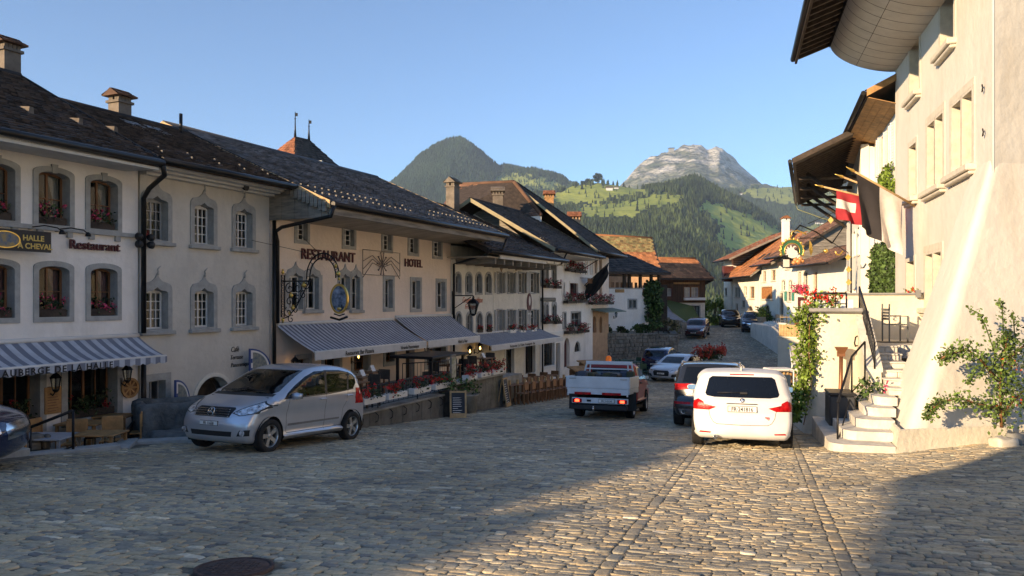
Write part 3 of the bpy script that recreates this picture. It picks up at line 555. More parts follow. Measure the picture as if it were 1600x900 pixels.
def win(T, ops, uc, z0, z1, w, kind='flat', sur=.11, surm=None, fm=None, cols=2, rows=3, curtain=None, sill=True, rec=.17, v=0, open_=False, glass=None, proud=.03, label=None, room=1.1):
    surm = surm or STONE; fm = fm or W_WHITE
    ops.append(loop(kind, uc, z0, z1, w))
    inner = [( uc+(p[0]-uc)*(1-.02/w), z0+.012+(p[1]-z0)*(1-.024/(z1-z0)) ) for p in loop(kind, uc, z0, z1, w)]
    s = None
    if sur: mb = MB(); mb.plate([loop(kind, uc, z0, z1, w, sur), inner], v-proud, v+rec+.06); s = T.part('window_surround', mb, surm)
    if sill: mb = MB(); mb.bbox(uc-w/2-sur-.05, uc+w/2+sur+.05, v-.12, v+.05, z0-sur*.3-.09, z0-sur*.3+.004, .012); T.part('window_sill', mb, surm)
    y0 = v+rec; b = .045; g = .022; W_ = w-.02; H_ = z1-z0-.02; x0 = uc-W_/2; zz = z0+.012
    holes = []; panes = []
    for c in range(2):
        for i in range(max(1,cols//2)):
            for j in range(rows):
                cw = (W_/2-b*1.5)/max(1,cols//2); ch = (H_-2*b)/rows; a = x0+(b if c == 0 else W_/2+b*.5)+i*cw; d = zz+b+j*ch
                holes.append([(a+g*.5*(i>0),d+g*.5*(j>0)),(a+cw-g*.5*(i<cols//2-1),d+g*.5*(j>0)),(a+cw-g*.5*(i<cols//2-1),d+ch-g*.5*(j<rows-1)),(a+g*.5*(i>0),d+ch-g*.5*(j<rows-1))])
                panes.append((a,a+cw,d,d+ch))
    out = loop(kind, uc, z0, z1, w)
    if kind in ('arc','round','ogee'): # panes under the arch are squeezed to stay in the shape
        top = max(p[1] for p in out); lim = lambda u: min((q[1] for q in out if abs(q[0]-u) < .3*w and q[1] > (z0+z1)/2), default=z1)
        rr = {'arc':.16*w,'round':w/2,'ogee':0}[kind]
        def cap(h):
            r = []
            for (a,c_) in h:
                t = (a-uc)/(w/2); zmax = z1-rr+rr*math.sqrt(max(0,1-t*t))-b if rr else z1-b-.02
                r.append((a, min(c_, zmax)))
            return r
        holes = [cap(h) for h in holes]; holes = [h for h in holes if h[3][1]-h[0][1] > .03 and h[2][1]-h[1][1] > .03]
    mb = MB(); mb.plate([inner]+holes, y0, y0+.045); wf = T.part('window', mb, fm, label=label)
    for h in holes:
        mb = MB(); mb.add([(p[0],y0+.022,p[1]) for p in h], [(0,1,2,3)]); T.part('pane', mb, glass or GL_WIN, wf)
    if curtain:
        mb = MB(); n = 12
        for sgn in (-1,1):
            vs = []
            for i in range(n+1):
                t = i/n; 
                for k, zt in enumerate((0,.5,1)):
                    wd = (w*.36 if k == 2 else w*(.15 if k == 1 else .22)); u = uc+sgn*(w/2-.02-t*wd); vs.append((u, y0+.12+.02*math.sin(t*14), z0+(z1-z0)*zt))
            mb.add(vs, [(i*3+k,(i+1)*3+k,(i+1)*3+k+1,i*3+k+1) for i in range(n) for k in range(2)], 0, True)
        T.part('curtain', mb, curtain)
    mb = MB(); g_ = .4 if room > .5 else .02; mb.add([(uc-w/2-g_,y0+room,z0-g_),(uc+w/2+g_,y0+room,z0-g_),(uc+w/2+g_,y0+room,z1+g_),(uc-w/2-g_,y0+room,z1+g_)],[(0,1,2,3)]); T.part('dark_backing', mb, INNER)  # near-black sheet behind the glass stands in for the unlit room
    return wf
def shell(T, u0, u1, z0, ze, ops, wm, depth=9., v=0, ridge=None, th=.3, sidem=None, name='wall'):
    mb = MB(); mb.plate([[(u0,z0),(u1,z0),(u1,ze),(u0,ze)]]+ops, v, v+th)
    T.part(name, mb, [wm])
    vr, zr = ridge or (v+depth/2, ze)
    mb = MB(); a = [(v+.001,z0),(v+depth,z0),(v+depth,ze),(vr,zr-.08),(v+.001,ze)]
    for u, fl in ((u0+.004,1),(u1-.004,0)): mb.add([(u,p[0],p[1]) for p in a], [tuple(range(5))] if fl else [tuple(range(4,-1,-1))])
    mb.add([(u0,v+depth,z0),(u1,v+depth,z0),(u1,v+depth,ze),(u0,v+depth,ze)],[(0,1,2,3)]); T.part('side_wall', mb, [sidem or wm])
def tiles(T, A, B, Cc, D, m, course=.27, tile=.20, seed=0, name='roof_tiles', parent=None):
    """tile courses on the plane A (eave start) B (eave end) C (ridge end) D (ridge start)"""
    A,B,Cc,D = [np.array(p, float) for p in (A,B,Cc,D)]; r = np.random.default_rng(seed)
    H = (np.linalg.norm(D-A)+np.linalg.norm(Cc-B))/2; nc = max(2,int(H/course)); Wd = max(np.linalg.norm(B-A), np.linalg.norm(Cc-D)); nt_ = max(2,int(Wd/tile))
    nrm = np.cross(B-A, D-A) if np.linalg.norm(B-A) > .1 else np.cross(Cc-D, D-A); nrm /= np.linalg.norm(nrm); nrm = nrm if nrm[2] > 0 else -nrm
    i = np.arange(nc)[:,None]; j = np.arange(nt_)[None]; off = (i%2)*.5/nt_
    def P(s, t): s = np.clip(s,0,1)[...,None]; t = np.clip(t,0,1)[...,None]; return (A*(1-s)+B*s)*(1-t)+(D*(1-s)+Cc*s)*t
    s0 = np.clip(j/nt_-off,0,1)+i*0; s1 = np.clip((j+.965)/nt_-off,0,1)+i*0; jt = r.uniform(-.08,.08,(nc,nt_))/nc; t0 = i/nc+jt+j*0.; t1 = (i+1.12)/nc+j*0.
    h = (r.uniform(.03,.055,(nc,nt_)))[...,None]*nrm; h2 = (r.uniform(.03,.055,(nc,nt_)))[...,None]*nrm; lo = .006*nrm
    V = np.stack([P(s0,t0)+h, P(s1,t0)+h2, P(s1,t1)+lo, P(s0,t1)+lo, P(s0,t0)-lo*0, P(s1,t0)-lo*0],2).reshape(-1,6,3)
    q = np.array([(0,1,2,3),(4,5,1,0)]); N = len(V); Q = (q[None]+np.arange(N)[:,None,None]*6).reshape(-1,4); V = V.reshape(-1,3)-np.array(T.off)
    o = link(name, npmesh(name, V, Q, np.repeat(r.uniform(0,1,N),2), (m,)), parent or T.o); o['kind'] = 'stuff'; return o
def roof(T, u0, u1, ve, ze, vr, zr, tm, vb=None, under=None, barge=None, th=.16, gutter=True, fascia=None, seed=0, course=.27, tile=.2, guards=0, board=True, ridgecap=True, verge2=True, soffit=None):
    vb = vb if vb is not None else 2*vr-ve; zb = zr-(zr-ze)/(vr-ve)*(vb-vr)
    mb = MB()
    for (va,za,vc,zc) in ((ve,ze,vr,zr),(vr,zr,vb,zb)):
        mb.add([(u0,va,za-.01),(u1,va,za-.01),(u1,vc,zc-.01),(u0,vc,zc-.01),(u0,va,za-th),(u1,va,za-th),(u1,vc,zc-th),(u0,vc,zc-th)],[(0,1,2,3),(7,6,5,4),(0,4,5,1),(1,5,6,2),(3,7,4,0),(2,6,7,3)])
    rf = T.part('roof', mb, [under or W_DARK])
    tiles(T, (u0,ve-.03,ze-.0), (u1,ve-.03,ze-.0), (u1,vr,zr), (u0,vr,zr), tm, course, tile, seed, parent=rf)
    tiles(T, (u1,vb,zb), (u0,vb,zb), (u0,vr,zr), (u1,vr,zr), tm, course*2, tile*2.5, seed+1, parent=rf)
    if ridgecap: mb = MB(); mb.tube([(u0,vr,zr-.01),(u1,vr,zr-.01)], .10, 8); T.part('ridge_cap', mb, tm)
    bm_ = barge or W_GREY
    if board:
        for u in ((u0,u1) if verge2 else (u0,)):
            mb = MB(); s = -1 if u == u0 else 1
            for (va,za,vc,zc) in ((ve,ze,vr,zr),(vr,zr,vb,zb)):
                a,b_ = sorted((u,u+s*.045)); mb.add([(a,va,za+.05),(b_,va,za+.05),(b_,vc,zc+.05),(a,vc,zc+.05),(a,va,za-.17),(b_,va,za-.17),(b_,vc,zc-.17),(a,vc,zc-.17)],[(0,1,2,3),(7,6,5,4),(0,4,5,1),(1,5,6,2),(3,7,4,0),(2,6,7,3)])
            T.part('bargeboard', mb, bm_, rf)
    if gutter:
        mb = MB(); mb.tube([(u0-.02,ve-.10,ze-.06),(u1+.02,ve-.10,ze-.06)], .075, 8); T.part('gutter', mb, PIPE)
    if fascia: mb = MB(); mb.box(u0+.02,u1-.02,ve+.0,ve+.05,ze-.22,ze-.05); T.part('fascia', mb, fascia)
    if guards:
        mb = MB(); r = random.Random(seed); n = int((u1-u0)/guards)
        for row, t in enumerate((.10,.19)):
            for i in range(n):
                u = u0+(i+.5*(1+row*.5))*guards; 
                if u > u1-.1: continue
                va = ve+(vr-ve)*t; za = ze+(zr-ze)*t; mb.box(u-.014,u+.014,va-.02,va+.04,za+.04,za+.095)
        T.part('snow_guards', mb, mat('snow_guard', (.11,.10,.09), .6, metal=.3, bump=0), rf, kind='stuff')
    return rf
def pipe(T, pts, r=.055, m=None): mb = MB(); mb.tube(pts, r, 8); return T.part('downpipe', mb, m or PIPE)
def soffit(T, u0, u1, v0, z0, v1, z1, m, n=8, along=True):
    """boards under an eave, with joints"""
    for i in range(n):
        t0, t1 = i/n, (i+.965)/n; mb = MB()
        a = (u0, v0+(v1-v0)*t0, z0+(z1-z0)*t0); b = (u0, v0+(v1-v0)*t1, z0+(z1-z0)*t1)
        mb.add([(u0,a[1],a[2]),(u1,a[1],a[2]),(u1,b[1],b[2]),(u0,b[1],b[2]),(u0,a[1],a[2]+.02),(u1,a[1],a[2]+.02),(u1,b[1],b[2]+.02),(u0,b[1],b[2]+.02)],[(3,2,1,0),(4,5,6,7),(0,1,5,4),(2,3,7,6),(0,4,7,3),(1,2,6,5)]); T.part('soffit_board', mb, m)
def flora(o, P0, ext, nl, nf, lm, pm, ls=.07, fs=.05, seed=0, up=.3):
    r = np.random.default_rng(seed); P = r.uniform(-1,1,(nl,3)); P *= np.sqrt(r.uniform(.2,1,(nl,1))); P = P*np.array(ext)+np.array(P0)
    V, Q, rn = leaves(P, ls, 1, seed); link('foliage', npmesh('foliage', V, Q, rn, (lm,)), o)
    if nf:
        k = max(3,nf//7); c = r.uniform(-1,1,(k,3))*np.array(ext)*np.array([1,1,.7])+np.array(P0)+np.array([0,0,ext[2]*up]); P = np.repeat(c,7,0)+r.normal(size=(k*7,3))*fs*.7
        V, Q, rn = leaves(P, fs, 2, seed+1); link('blossom', npmesh('blossom', V, Q, rn, (pm,)), o)
def flower_box(fr, uc, z, w, v, label, group, pm=None, h=.30, dep=.2, boxm=None, seed=0, lm=None, nl=110, nf=70):
    t = Thing('flower_box', label, 'flower box', fr, (uc,v,z), group); mb = MB(); mb.bbox(uc-w/2,uc+w/2,v-dep/2,v+dep/2,z,z+.16,.01); t.part('box', mb, boxm or W_DARK)
    flora(t.o, (0,-.04,.16+h*.25), (w/2,dep*.75,h*.6), int(nl*w/.8), int(nf*w/.8), lm or LEAFD, pm or PET_R, .075, .055, seed); return t
def chimney(fr, u, v, z0, z1, w, label, m=None, capm=None, d=None):
    d = d or w; t = Thing('chimney', label, 'chimney', fr, (u,v,z0), 'chimneys on the roofs'); m = m or CONC; mb = MB(); mb.box(u-w/2,u+w/2,v-d/2,v+d/2,z0,z1-.32*w*1.6)
    zc = z1-.32*w*1.6; mb.box(u-w/2-.05,u+w/2+.05,v-d/2-.05,v+d/2+.05,zc,zc+.07); t.part('stack', mb, m); mb = MB()
    for a in (-1,-.33,.33,1):
        for b in (-1,1): mb.box(u+a*(w/2-.05)-.045,u+a*(w/2-.05)+.045,v+b*(d/2-.05)-.045,v+b*(d/2-.05)+.045,zc+.07,zc+.07+w*.28)
    for b in (-.2,.2):
        for a in (-1,1): mb.box(u+a*(w/2-.05)-.045,u+a*(w/2-.05)+.045,v+b*d-.045,v+b*d+.045,zc+.07,zc+.07+w*.28)
    t.part('cap_pillars', mb, m); zt = zc+.07+w*.28; e = .12; mb = MB()
    mb.add([(u-w/2-e,v-d/2-e,zt),(u+w/2+e,v-d/2-e,zt),(u+w/2+e,v,zt+w*.5),(u-w/2-e,v,zt+w*.5),(u-w/2-e,v+d/2+e,zt),(u+w/2+e,v+d/2+e,zt)],[(0,1,2,3),(3,2,5,4),(0,3,4),(1,5,2),(0,4,5,1)]); t.part('cap', mb, capm or T_BROWN)
    tiles(t, (u-w/2-e,v-d/2-e,zt+.01),(u+w/2+e,v-d/2-e,zt+.01),(u+w/2+e,v,zt+w*.5+.01),(u-w/2-e,v,zt+w*.5+.01), capm or T_BROWN, .2,.16, 5, 'cap_tiles'); tiles(t, (u+w/2+e,v+d/2+e,zt+.01),(u-w/2-e,v+d/2+e,zt+.01),(u-w/2-e,v,zt+w*.5+.01),(u+w/2+e,v,zt+w*.5+.01), capm or T_BROWN, .2,.16, 6, 'cap_tiles')
    return t
def awning(fr, u0, u1, zt, zf, p, val, label, stripe, vm, lets=(), v=0, scallop=False, group='awnings over the restaurant terraces', tm=None):
    t = Thing('awning', label, 'awning', fr, (u0,v,zf), group); mb = MB(); n = 24
    vs = []
    for i in range(n+1):
        u = u0+(u1-u0)*i/n
        for k in range(7): s = k/6; vs.append((u, v-p*s, zt+(zf-zt)*s-.05*math.sin(math.pi*s)+.006*math.sin(i*2.1)))
    mb.add(vs, [(i*7+k,i*7+k+1,(i+1)*7+k+1,(i+1)*7+k) for i in range(n) for k in range(6)], 0, True); t.part('cloth', mb, stripe)
    mb = MB(); lo = [(u1,zf),(u0,zf)]; N = int((u1-u0)/.22)
    if scallop:
        for i in range(N):
            for k in range(5): lo.append((u0+(u1-u0)*(i+k/4)/N, zf-val+.035*(1-math.sin(math.pi*k/4))))
    else: lo += [(u0,zf-val),(u1,zf-val)]
    mb.plate([lo], v-p-.012, v-p+.0, back=True); va = t.part('valance', mb, vm)
    mb = MB(); mb.tube([(u0,v-p+.02,zf+.01),(u1,v-p+.02,zf+.01)], .03, 8); mb.tube([(u0,v-.03,zt+.02),(u1,v-.03,zt+.02)], .05, 8); t.part('rail', mb, W_WHITE)
    mb = MB()
    for s in (.12,.5,.88):
        u = u0+(u1-u0)*s; mb.tube([(u,v-.02,zt-.25),(u+.35,v-p*.5,(zt+zf)/2-.15),(u,v-p+.05,zf-.02)], .025, 6)
    t.part('arms', mb, STEEL)
    for s, size, u, z, kw in lets:
        text(s, size, kw.pop('m', SIGNB), Matrix.Translation((u-u0, -p-.022, z-zf)), 'lettering', va, ext=.002, **kw)
    return t
def wpx(fr, px0, px1, py0, py1, v=0, pm=None):
    pm = (px0+px1)/2 if pm is None else pm; a = fr.pp(px0,450,v)[0]; b = fr.pp(px1,450,v)[0]; m = (px0+px1)/2; return (a+b)/2, fr.pp(m,py1,v)[1], fr.pp(m,py0,v)[1], abs(b-a)
def lantern(fr, u, v, z, label, s=.16, group='wall lanterns by the restaurant doors', glow=True, arm=.3):
    t = Thing('wall_lantern', label, 'lantern', fr, (u,v,z), group); vo = v-arm; mb = MB(); mb.tube([(u,v,z-.05),(u,v-arm*.6,z-.12),(u,vo,z-.02)], .014, 6); mb.box(u-.03,u+.03,v-.03,v,z-.14,z+.06); t.part('bracket', mb, IRON)
    M = Matrix.Translation((u,vo,z)); mb = MB(); mb.lathe([(s*.30,0),(s*.34,.02),(s*.5,s*1.25),(s*.52,s*1.27)], 6, 0, M, False); t.part('lamp_glass', mb, GL_WIN)
    mb = MB(); mb.lathe([(s*.66,s*1.27),(s*.3,s*1.7),(s*.1,s*1.85),(s*.05,s*2.1)], 6, 0, M, False); mb.lathe([(s*.15,-.05),(s*.36,.0),(s*.36,.02)], 6, 0, M, False)
    for k in range(6):
        a = math.pi/3*k; mb.tube([(u+s*.34*math.cos(a),vo+s*.34*math.sin(a),z+.01),(u+s*.52*math.cos(a),vo+s*.52*math.sin(a),z+s*1.27)], .007, 4)
    t.part('lamp_frame', mb, IRON)
    if glow:
        mb = MB(); mb.lathe([(.01,.05),(s*.2,.09),(s*.2,.13),(.01,.19)], 8, 0, M); t.part('bulb', mb, LAMP)
    return t

# ---------------- off-frame end of the left row (it throws the shade over the street)
z_ = -1.0
for a_, b_, h_, nm in ((-12,12,0,'long cream'),(-17.5,-12,.3,'narrow cream'),(-23,-17.5,.75,'taller cream'),(-36,-23,1.15,'tallest cream')):
    T = Thing('unseen_row_house', nm+' terraced house behind the viewer in the left row', 'house', LF, ((a_+b_)/2,0,-3.2)); shell(T, a_, b_, -4, 3.4+h_, [], P_WHITE, 8.0, ridge=(4.0,5.75+h_)); roof(T, a_, b_, -1.1, 3.16+h_, 3.9, 5.72+h_, T_DARK, course=.5, tile=.5, seed=3)
# ---------------- B1: the inn
T = Thing('inn', 'off-white inn with brown casement windows and red geraniums beside the grey house', 'house', LF, (16,0,-3.35)); ops = []
B1 = T
za0, za1 = LF.pp(83,352)[1], LF.pp(83,268)[1]; zb0, zb1 = LF.pp(84,496)[1], LF.pp(84,415)[1]
ucs = []
for pc in ((-8,55),(58,109),(139,184)):
    uc = (LF.pp(pc[0],450)[0]+LF.pp(pc[1],450)[0])/2; wd = abs(LF.pp(pc[1],450)[0]-LF.pp(pc[0],450)[0]); ucs.append(uc)
ucs[0] = ucs[1]-(ucs[2]-ucs[1])
for i, uc in enumerate([ucs[0]-(ucs[2]-ucs[1])]+ucs):
    win(T, ops, uc, za0, za1, .72, 'arc', .10, STONE, W_BROWN, 2, 2, CURT, False, .22)
    win(T, ops, uc, zb0, zb1, .70, 'arc', .10, STONE, W_BROWN, 2, 2, CURTP, False, .22)
    mb = MB(); k = za1+.05; mb.add([(uc-.05,-.05,k-.09),(uc+.05,-.05,k-.09),(uc+.07,-.05,k+.10),(uc-.07,-.05,k+.10),(uc-.05,.02,k-.09),(uc+.05,.02,k-.09),(uc+.07,.02,k+.10),(uc-.07,.02,k+.10)],[(0,1,2,3),(3,2,6,7),(0,3,7,4),(1,5,6,2),(0,4,5,1)]); T.part('keystone', mb, STONE)
posn = ['at the left edge', 'left', 'middle', 'right']
for i, uc in enumerate(ucs):
    for fl, z, pm in (('upper', za0, PET_P), ('lower', zb0, PET_P)):
        w_ = ('leftmost','middle','rightmost')[i]
        flower_box(LF, uc, z+.015, .62, .09, f'geranium box in the {w_} {fl} window of the inn with brown casements', 'geranium boxes on the inn', pm, .34, .14, W_DARK, 10+i*2+(fl=='lower'), LEAFD, 100, 60)
# ground floor windows
g0, g1 = LF.pp(143,728)[1], LF.pp(143,580)[1]
u, z0, z1, wd = wpx(LF, 104, 183, 585, 652); G1 = (u, z0, z1+.15, wd); win(T, ops, u, z0, z1+.15, wd, 'flat', .13, STONE, W_BROWN, 4, 1, None, False, .3)
u2, z02, z12, wd2 = wpx(LF, -30, 62, 590, 662); win(T, ops, u2, z0, z1+.15, wd2, 'flat', .13, STONE, W_BROWN, 4, 1, None, False, .3)
shell(T, 12.0, 19.96, -4.2, 3.3, ops, P_WHITE, 8, ridge=(3.78,5.5))
roof(T, 12.0, 19.62, -1.1, 3.16, 3.78, 5.66, T_DARK, seed=11, guards=0, course=.17, tile=.16, fascia=FASC, barge=T_DARK)
soffit(T, 12.0, 19.6, -1.05, 2.95, 0, 2.99, FASC, 3)
mb = MB(); mb.box(12,19.9,-.10,.01,za0-.12,za0-.03); 
for uc in ucs:
    for s in (-.33,.33): mb.box(uc+s-.06,uc+s+.06,-.07,.01,za0-.24,za0-.12)
T.part('sill_band', mb, STONE)
for k, uc in enumerate((ucs[1]-.25, ucs[2]-.3, ucs[2]+.6)):
    mb = MB(); v_ = .35; zz = 3.16+(5.66-3.16)*(v_+1.1)/4.88; mb.add([(uc-.06,v_,zz+.03),(uc+.06,v_,zz+.03),(uc+.04,v_,zz+.17),(uc-.04,v_,zz+.17),(uc-.08,v_+.3,zz+.2),(uc+.08,v_+.3,zz+.2)],[(0,1,2,3),(3,2,5,4),(0,3,4),(1,5,2)]); T.part('roof_vent', mb, CHIM)
pipe(T, [(19.62,-1.2,3.06),(19.75,-1.1,2.85),(19.98,-.35,2.62),(20.02,-.12,2.4),(20.02,-.12,-.8)], .06)
pipe(T, [(20.02,-.12,-1.1),(20.02,-.12,-3.6)], .06)
for z in (1.48,1.30):
    mb = MB(); mb.lathe([(.06,0),(.085,.05),(.09,.12),(.06,.14)], 12, 0, Matrix.Translation((20.08,-.2,z)) @ Matrix.Rotation(R(90),4,'Y')); mb.lathe([(.06,0),(.085,.05),(.09,.12),(.06,.14)], 12, 0, Matrix.Translation((19.9,-.2,z)) @ Matrix.Rotation(R(-90),4,'Y'))
    single('floodlight', ('upper' if z > 1.4 else 'lower')+' pair of small black floodlights on the downpipe between the inn and the grey house', 'floodlight', mb, [BLACKP], LF, (20,-.2,z))
u, z = LF.pp(105,388); text('Restaurant', .285, SIGNR, Matrix.Translation((u-T.off[0], -.06-T.off[1], z-T.off[2])), 'lettering', T.o, .025, .003)
chimney(LF, 19.45, 4.0, 5.2, 6.45, .42, 'tall tiled chimney cropped by the left edge above the inn', CHIM, T_BROWN)
# the inn's painted board
a, zt = LF.pp(-28,353,-.35); b, zb = LF.pp(79,395,-.35); zt = LF.pp(79,363,-.35)[1]
t = Thing('hanging_sign', 'black board with a gold lettered name and a painted oval under two lamps', 'sign', LF, (b,-.35,zb)); mb = MB(); mb.box(b-1.35,b,-.37,-.33,zb,zt); t.part('board', mb, SIGNB)
o = text('HALLE', .155, LETG, Matrix.Translation((-.60,-.025,(zt-zb)*.52)), 'lettering', t.o, .004, .004); o = text('À CHEVAL', .155, LETG, Matrix.Translation((-.70,-.025,(zt-zb)*.14)), 'lettering', t.o, .004, .004)
mb = MB(); cc = (b-.95, (zt+zb)/2); mb.plate([[(cc[0]+.30*math.cos(k/24*6.2832), cc[1]+.17*math.sin(k/24*6.2832)) for k in range(24)],[(cc[0]+.275*math.cos(k/24*6.2832), cc[1]+.15*math.sin(k/24*6.2832)) for k in range(24)]], -.39,-.37); t.part('oval_rim', mb, GOLD)
mb = MB(); mb.plate([[(cc[0]+.275*math.cos(k/24*6.2832), cc[1]+.15*math.sin(k/24*6.2832)) for k in range(24)]], -.38,-.371); t.part('painting', mb, mat('painted_scene', (.10,.16,.24), .5, col2=(.38,.26,.10), scale=9, bump=0))
mb = MB(); mb.tube([(b-.1,-.05,zt-.1),(b-.1,-.33,zt-.1)], .012, 5); mb.tube([(b-1.2,-.05,zt-.1),(b-1.2,-.33,zt-.1)], .012, 5); t.part('bracket', mb, IRON)
for q, px in ((0,45),(1,87)):
    u = LF.pp(px,352)[0]; zl = zt+.10; t = Thing('sign_lamp', ('left' if q == 0 else 'right')+' small black swan-neck lamp above the black inn board', 'lamp', LF, (u,0,zl)); mb = MB(); mb.lathe([(.05,0),(.05,.06)], 10, 0, Matrix.Translation((u,0,zl)) @ Matrix.Rotation(R(90),4,'X')); mb.tube([(u,-.05,zl),(u+.1,-.35,zl+.03),(u+.2,-.6,zl-.02),(u+.24,-.66,zl-.08)], .013, 6); t.part('arm', mb, IRON)
    mb = MB(); mb.lathe([(.02,.06),(.05,.03),(.065,-.03)], 10, 0, Matrix.Translation((u+.25,-.67,zl-.12))); t.part('shade', mb, IRON)
STR1 = stripemat('awning_stripe_wide', (.48,.51,.56), (.19,.21,.26), .27)
zt = LF.pp(210,525)[1]; zf = LF.pp(250,557,-.9)[1]
awning(LF, 12.2, 19.95, zt, zf, .95, .16, 'blue and white striped awning with scalloped lettered valance on the inn', STR1, STR1, [('AUBERGE DE LA HALLE', .185, LF.pp(2,590,-.95)[0], zf-.145, dict(bold=.004, sp=1.26))], scallop=True)
u, z0, z1, wd = wpx(LF, 70, 96, 612, 646, -.05); t = Thing('menu_board', 'small varnished wooden menu board on the wall beneath the inn lantern', 'menu board', LF, (u,-.05,z0)); mb = MB(); mb.bbox(u-wd/2,u+wd/2,-.06,-.01,z0,z1+.1,.01); t.part('board', mb, W_WARM)
mb = MB()
for i in range(7): mb.box(u-wd*.35,u+wd*.35*(.4+.6*((i*37)%10)/10),-.064,-.06,z0+.05+i*(z1-z0)/8,z0+.065+i*(z1-z0)/8)
t.part('printed_lines', mb, W_BROWN, kind='stuff')
u, z = LF.pp(203,606,-.05); t = Thing('cartwheel_ornament', 'round carved wooden wheel ornament on the inn wall beneath the awning end', 'ornament', LF, (u,-.03,z)); mb = MB()
rr = .235; mb.plate([[(u+rr*math.cos(k/28*6.2832), z+rr*math.sin(k/28*6.2832)) for k in range(28)],[(u+rr*.78*math.cos(k/28*6.2832), z+rr*.78*math.sin(k/28*6.2832)) for k in range(28)]],-.08,-.01); t.part('rim', mb, W_WARM); mb = MB()
mb.plate([[(u+rr*.8*math.cos(k/28*6.2832), z+rr*.8*math.sin(k/28*6.2832)) for k in range(28)]],-.03,-.01); t.part('disc', mb, W_BROWN); mb = MB()
for k in range(8): mb.box(-.02,.02,-.06,-.02,0,rr*.8,0,Matrix.Translation((u,0,z)) @ Matrix.Rotation(k*math.pi/4,4,'Y'))
t.part('spokes', mb, W_WARM)
for px, py, nm in ((86,602,'left'),(198,588,'right')): u, z = LF.pp(px,py,-.2); lantern(LF, u, 0, z-.1, f'{nm} black iron lantern under the striped inn awning', .2, 'unlit lanterns on the inn', False, .22)
for i, (u, wd_, zz) in enumerate(((G1[0],G1[3],G1[1]),(u2,wd2,G1[1]))): flower_box(LF, u, zz+.02, wd_-.1, .12, ('broad' if i == 0 else 'cropped')+' dark planting box inside the '+('right' if i == 0 else 'left')+' ground-floor window of the inn', 'planting boxes in the inn ground floor', PET_D, .5, .2, W_DARK, 40+i, LEAFD, 200, 12)

# ---------------- B2: grey house with ogee windows
T = Thing('grey_house', 'grey rendered house with six ogee-headed windows and an arched cellar door', 'house', LF, (22,0,-3.4)); ops = []
rowA = (LF.pp(318,382)[1], LF.pp(318,322)[1]); rowB = (LF.pp(318,512)[1], LF.pp(318,455)[1])
for i, (p0, p1) in enumerate(((229,260),(304,332),(368,393))):
    a = LF.pp(p0,450)[0]; b = LF.pp(p1,450)[0]
    win(T, ops, (a+b)/2, rowA[0], rowA[1], .66, 'ogee', .12, STONE, W_WHITE if i else W_GREYP, 4, 4, CURT if i == 0 else None, True, .2)
    win(T, ops, (a+b)/2, rowB[0], rowB[1], .66, 'ogee', .12, STONE, W_WHITE, 4, 4, CURT if i != 1 else None, True, .2)
    for zz in (rowA[1], rowB[1]): mb = MB(); c = (a+b)/2; mb.tube([(c,-.04,zz+.38),(c+.01,-.05,zz+.46),(c-.02,-.06,zz+.52),(c+.05,-.08,zz+.60)], [.03,.022,.02,.012], 6); T.part('finial', mb, STONE)
u, z0, z1, wd = wpx(LF, 231, 258, 594, 638); win(T, ops, u, z0-.1, z1, wd, 'flat', .16, STONE, W_GREYP, 2, 1, None, True, .2)
u, z0, z1, wd = wpx(LF, 305, 361, 588, 660); dz0, dz1 = -3.6, z1; ops.append(loop('round', u, dz0, dz1, wd)); mb = MB(); mb.plate([loop('round', u, dz0, dz1, wd, .10)[2:]+[(u-wd/2-.1,dz0),(u+wd/2+.1,dz0)], [(u+wd/2-.01,dz0+.01)]+[(p[0]*.995+u*.005,p[1]-.005) for p in loop('round', u, dz0, dz1, wd)[2:]]+[(u-wd/2+.01,dz0+.01)]], -.03, .3); T.part('door_surround', mb, P_OLD)
mb = MB(); mb.plate([loop('round', u, dz0, dz1, wd-.02)], .5, .54); T.part('door', mb, W_DARK)
DRU = u
shell(T, 20.02, 24.46, -4.2, 3.4, ops, P_GREY, 9, ridge=(3.3,5.0)); roof(T, 19.75, 24.5, -.95, 3.26, 3.3, 5.16, T_DARK, seed=21, course=.17, tile=.16, fascia=None, barge=T_DARK, guards=.9)
mb = MB()
for k, (vv, hh) in enumerate(((-.88,.06),(-.66,.05),(-.42,.05),(-.2,.06))): mb.box(20.03,24.45,vv,.0,3.2-sum((.06,.05,.05,.06)[:k+1]),3.2-sum((.06,.05,.05,.06)[:k]))
T.part('cornice', mb, FASC)
for (s, size, px, py) in (('Café',.20,360,550),('Terrasse',.165,359,562),('Panoramique',.165,360,574)):
    u, z = LF.pp(px,py); text(s, size, SIGNB, Matrix.Translation((u-T.off[0],-.012,z-T.off[2])), 'lettering', T.o, .004, .0, .82, .25)
for px, py in ((212,178),(222,183)):
    pass
for i in range(2):
    v_ = 1.9-.0*i; uu = 21.6+i*.75; mb = MB(); k = (5.12-3.12)/4.25; P_ = lambda v: 3.12+k*(v+.95)
    mb.add([(uu,v_,P_(v_)+.09),(uu+.55,v_,P_(v_)+.09),(uu+.55,v_+.8,P_(v_+.8)+.09),(uu,v_+.8,P_(v_+.8)+.09)],[(0,1,2,3)]); T.part('skylight', mb, STEEL)
mb = MB(); mb.tube([(24.0,3.0,4.9),(24.0,3.0,5.6)], .05, 8); T.part('vent_pipe', mb, PIPE)
chimney(LF, 22.3, 3.5, 4.6, 5.76, .42, 'free-standing rendered chimney with tiled cap on the grey house roof', CHIM, T_BROWN)
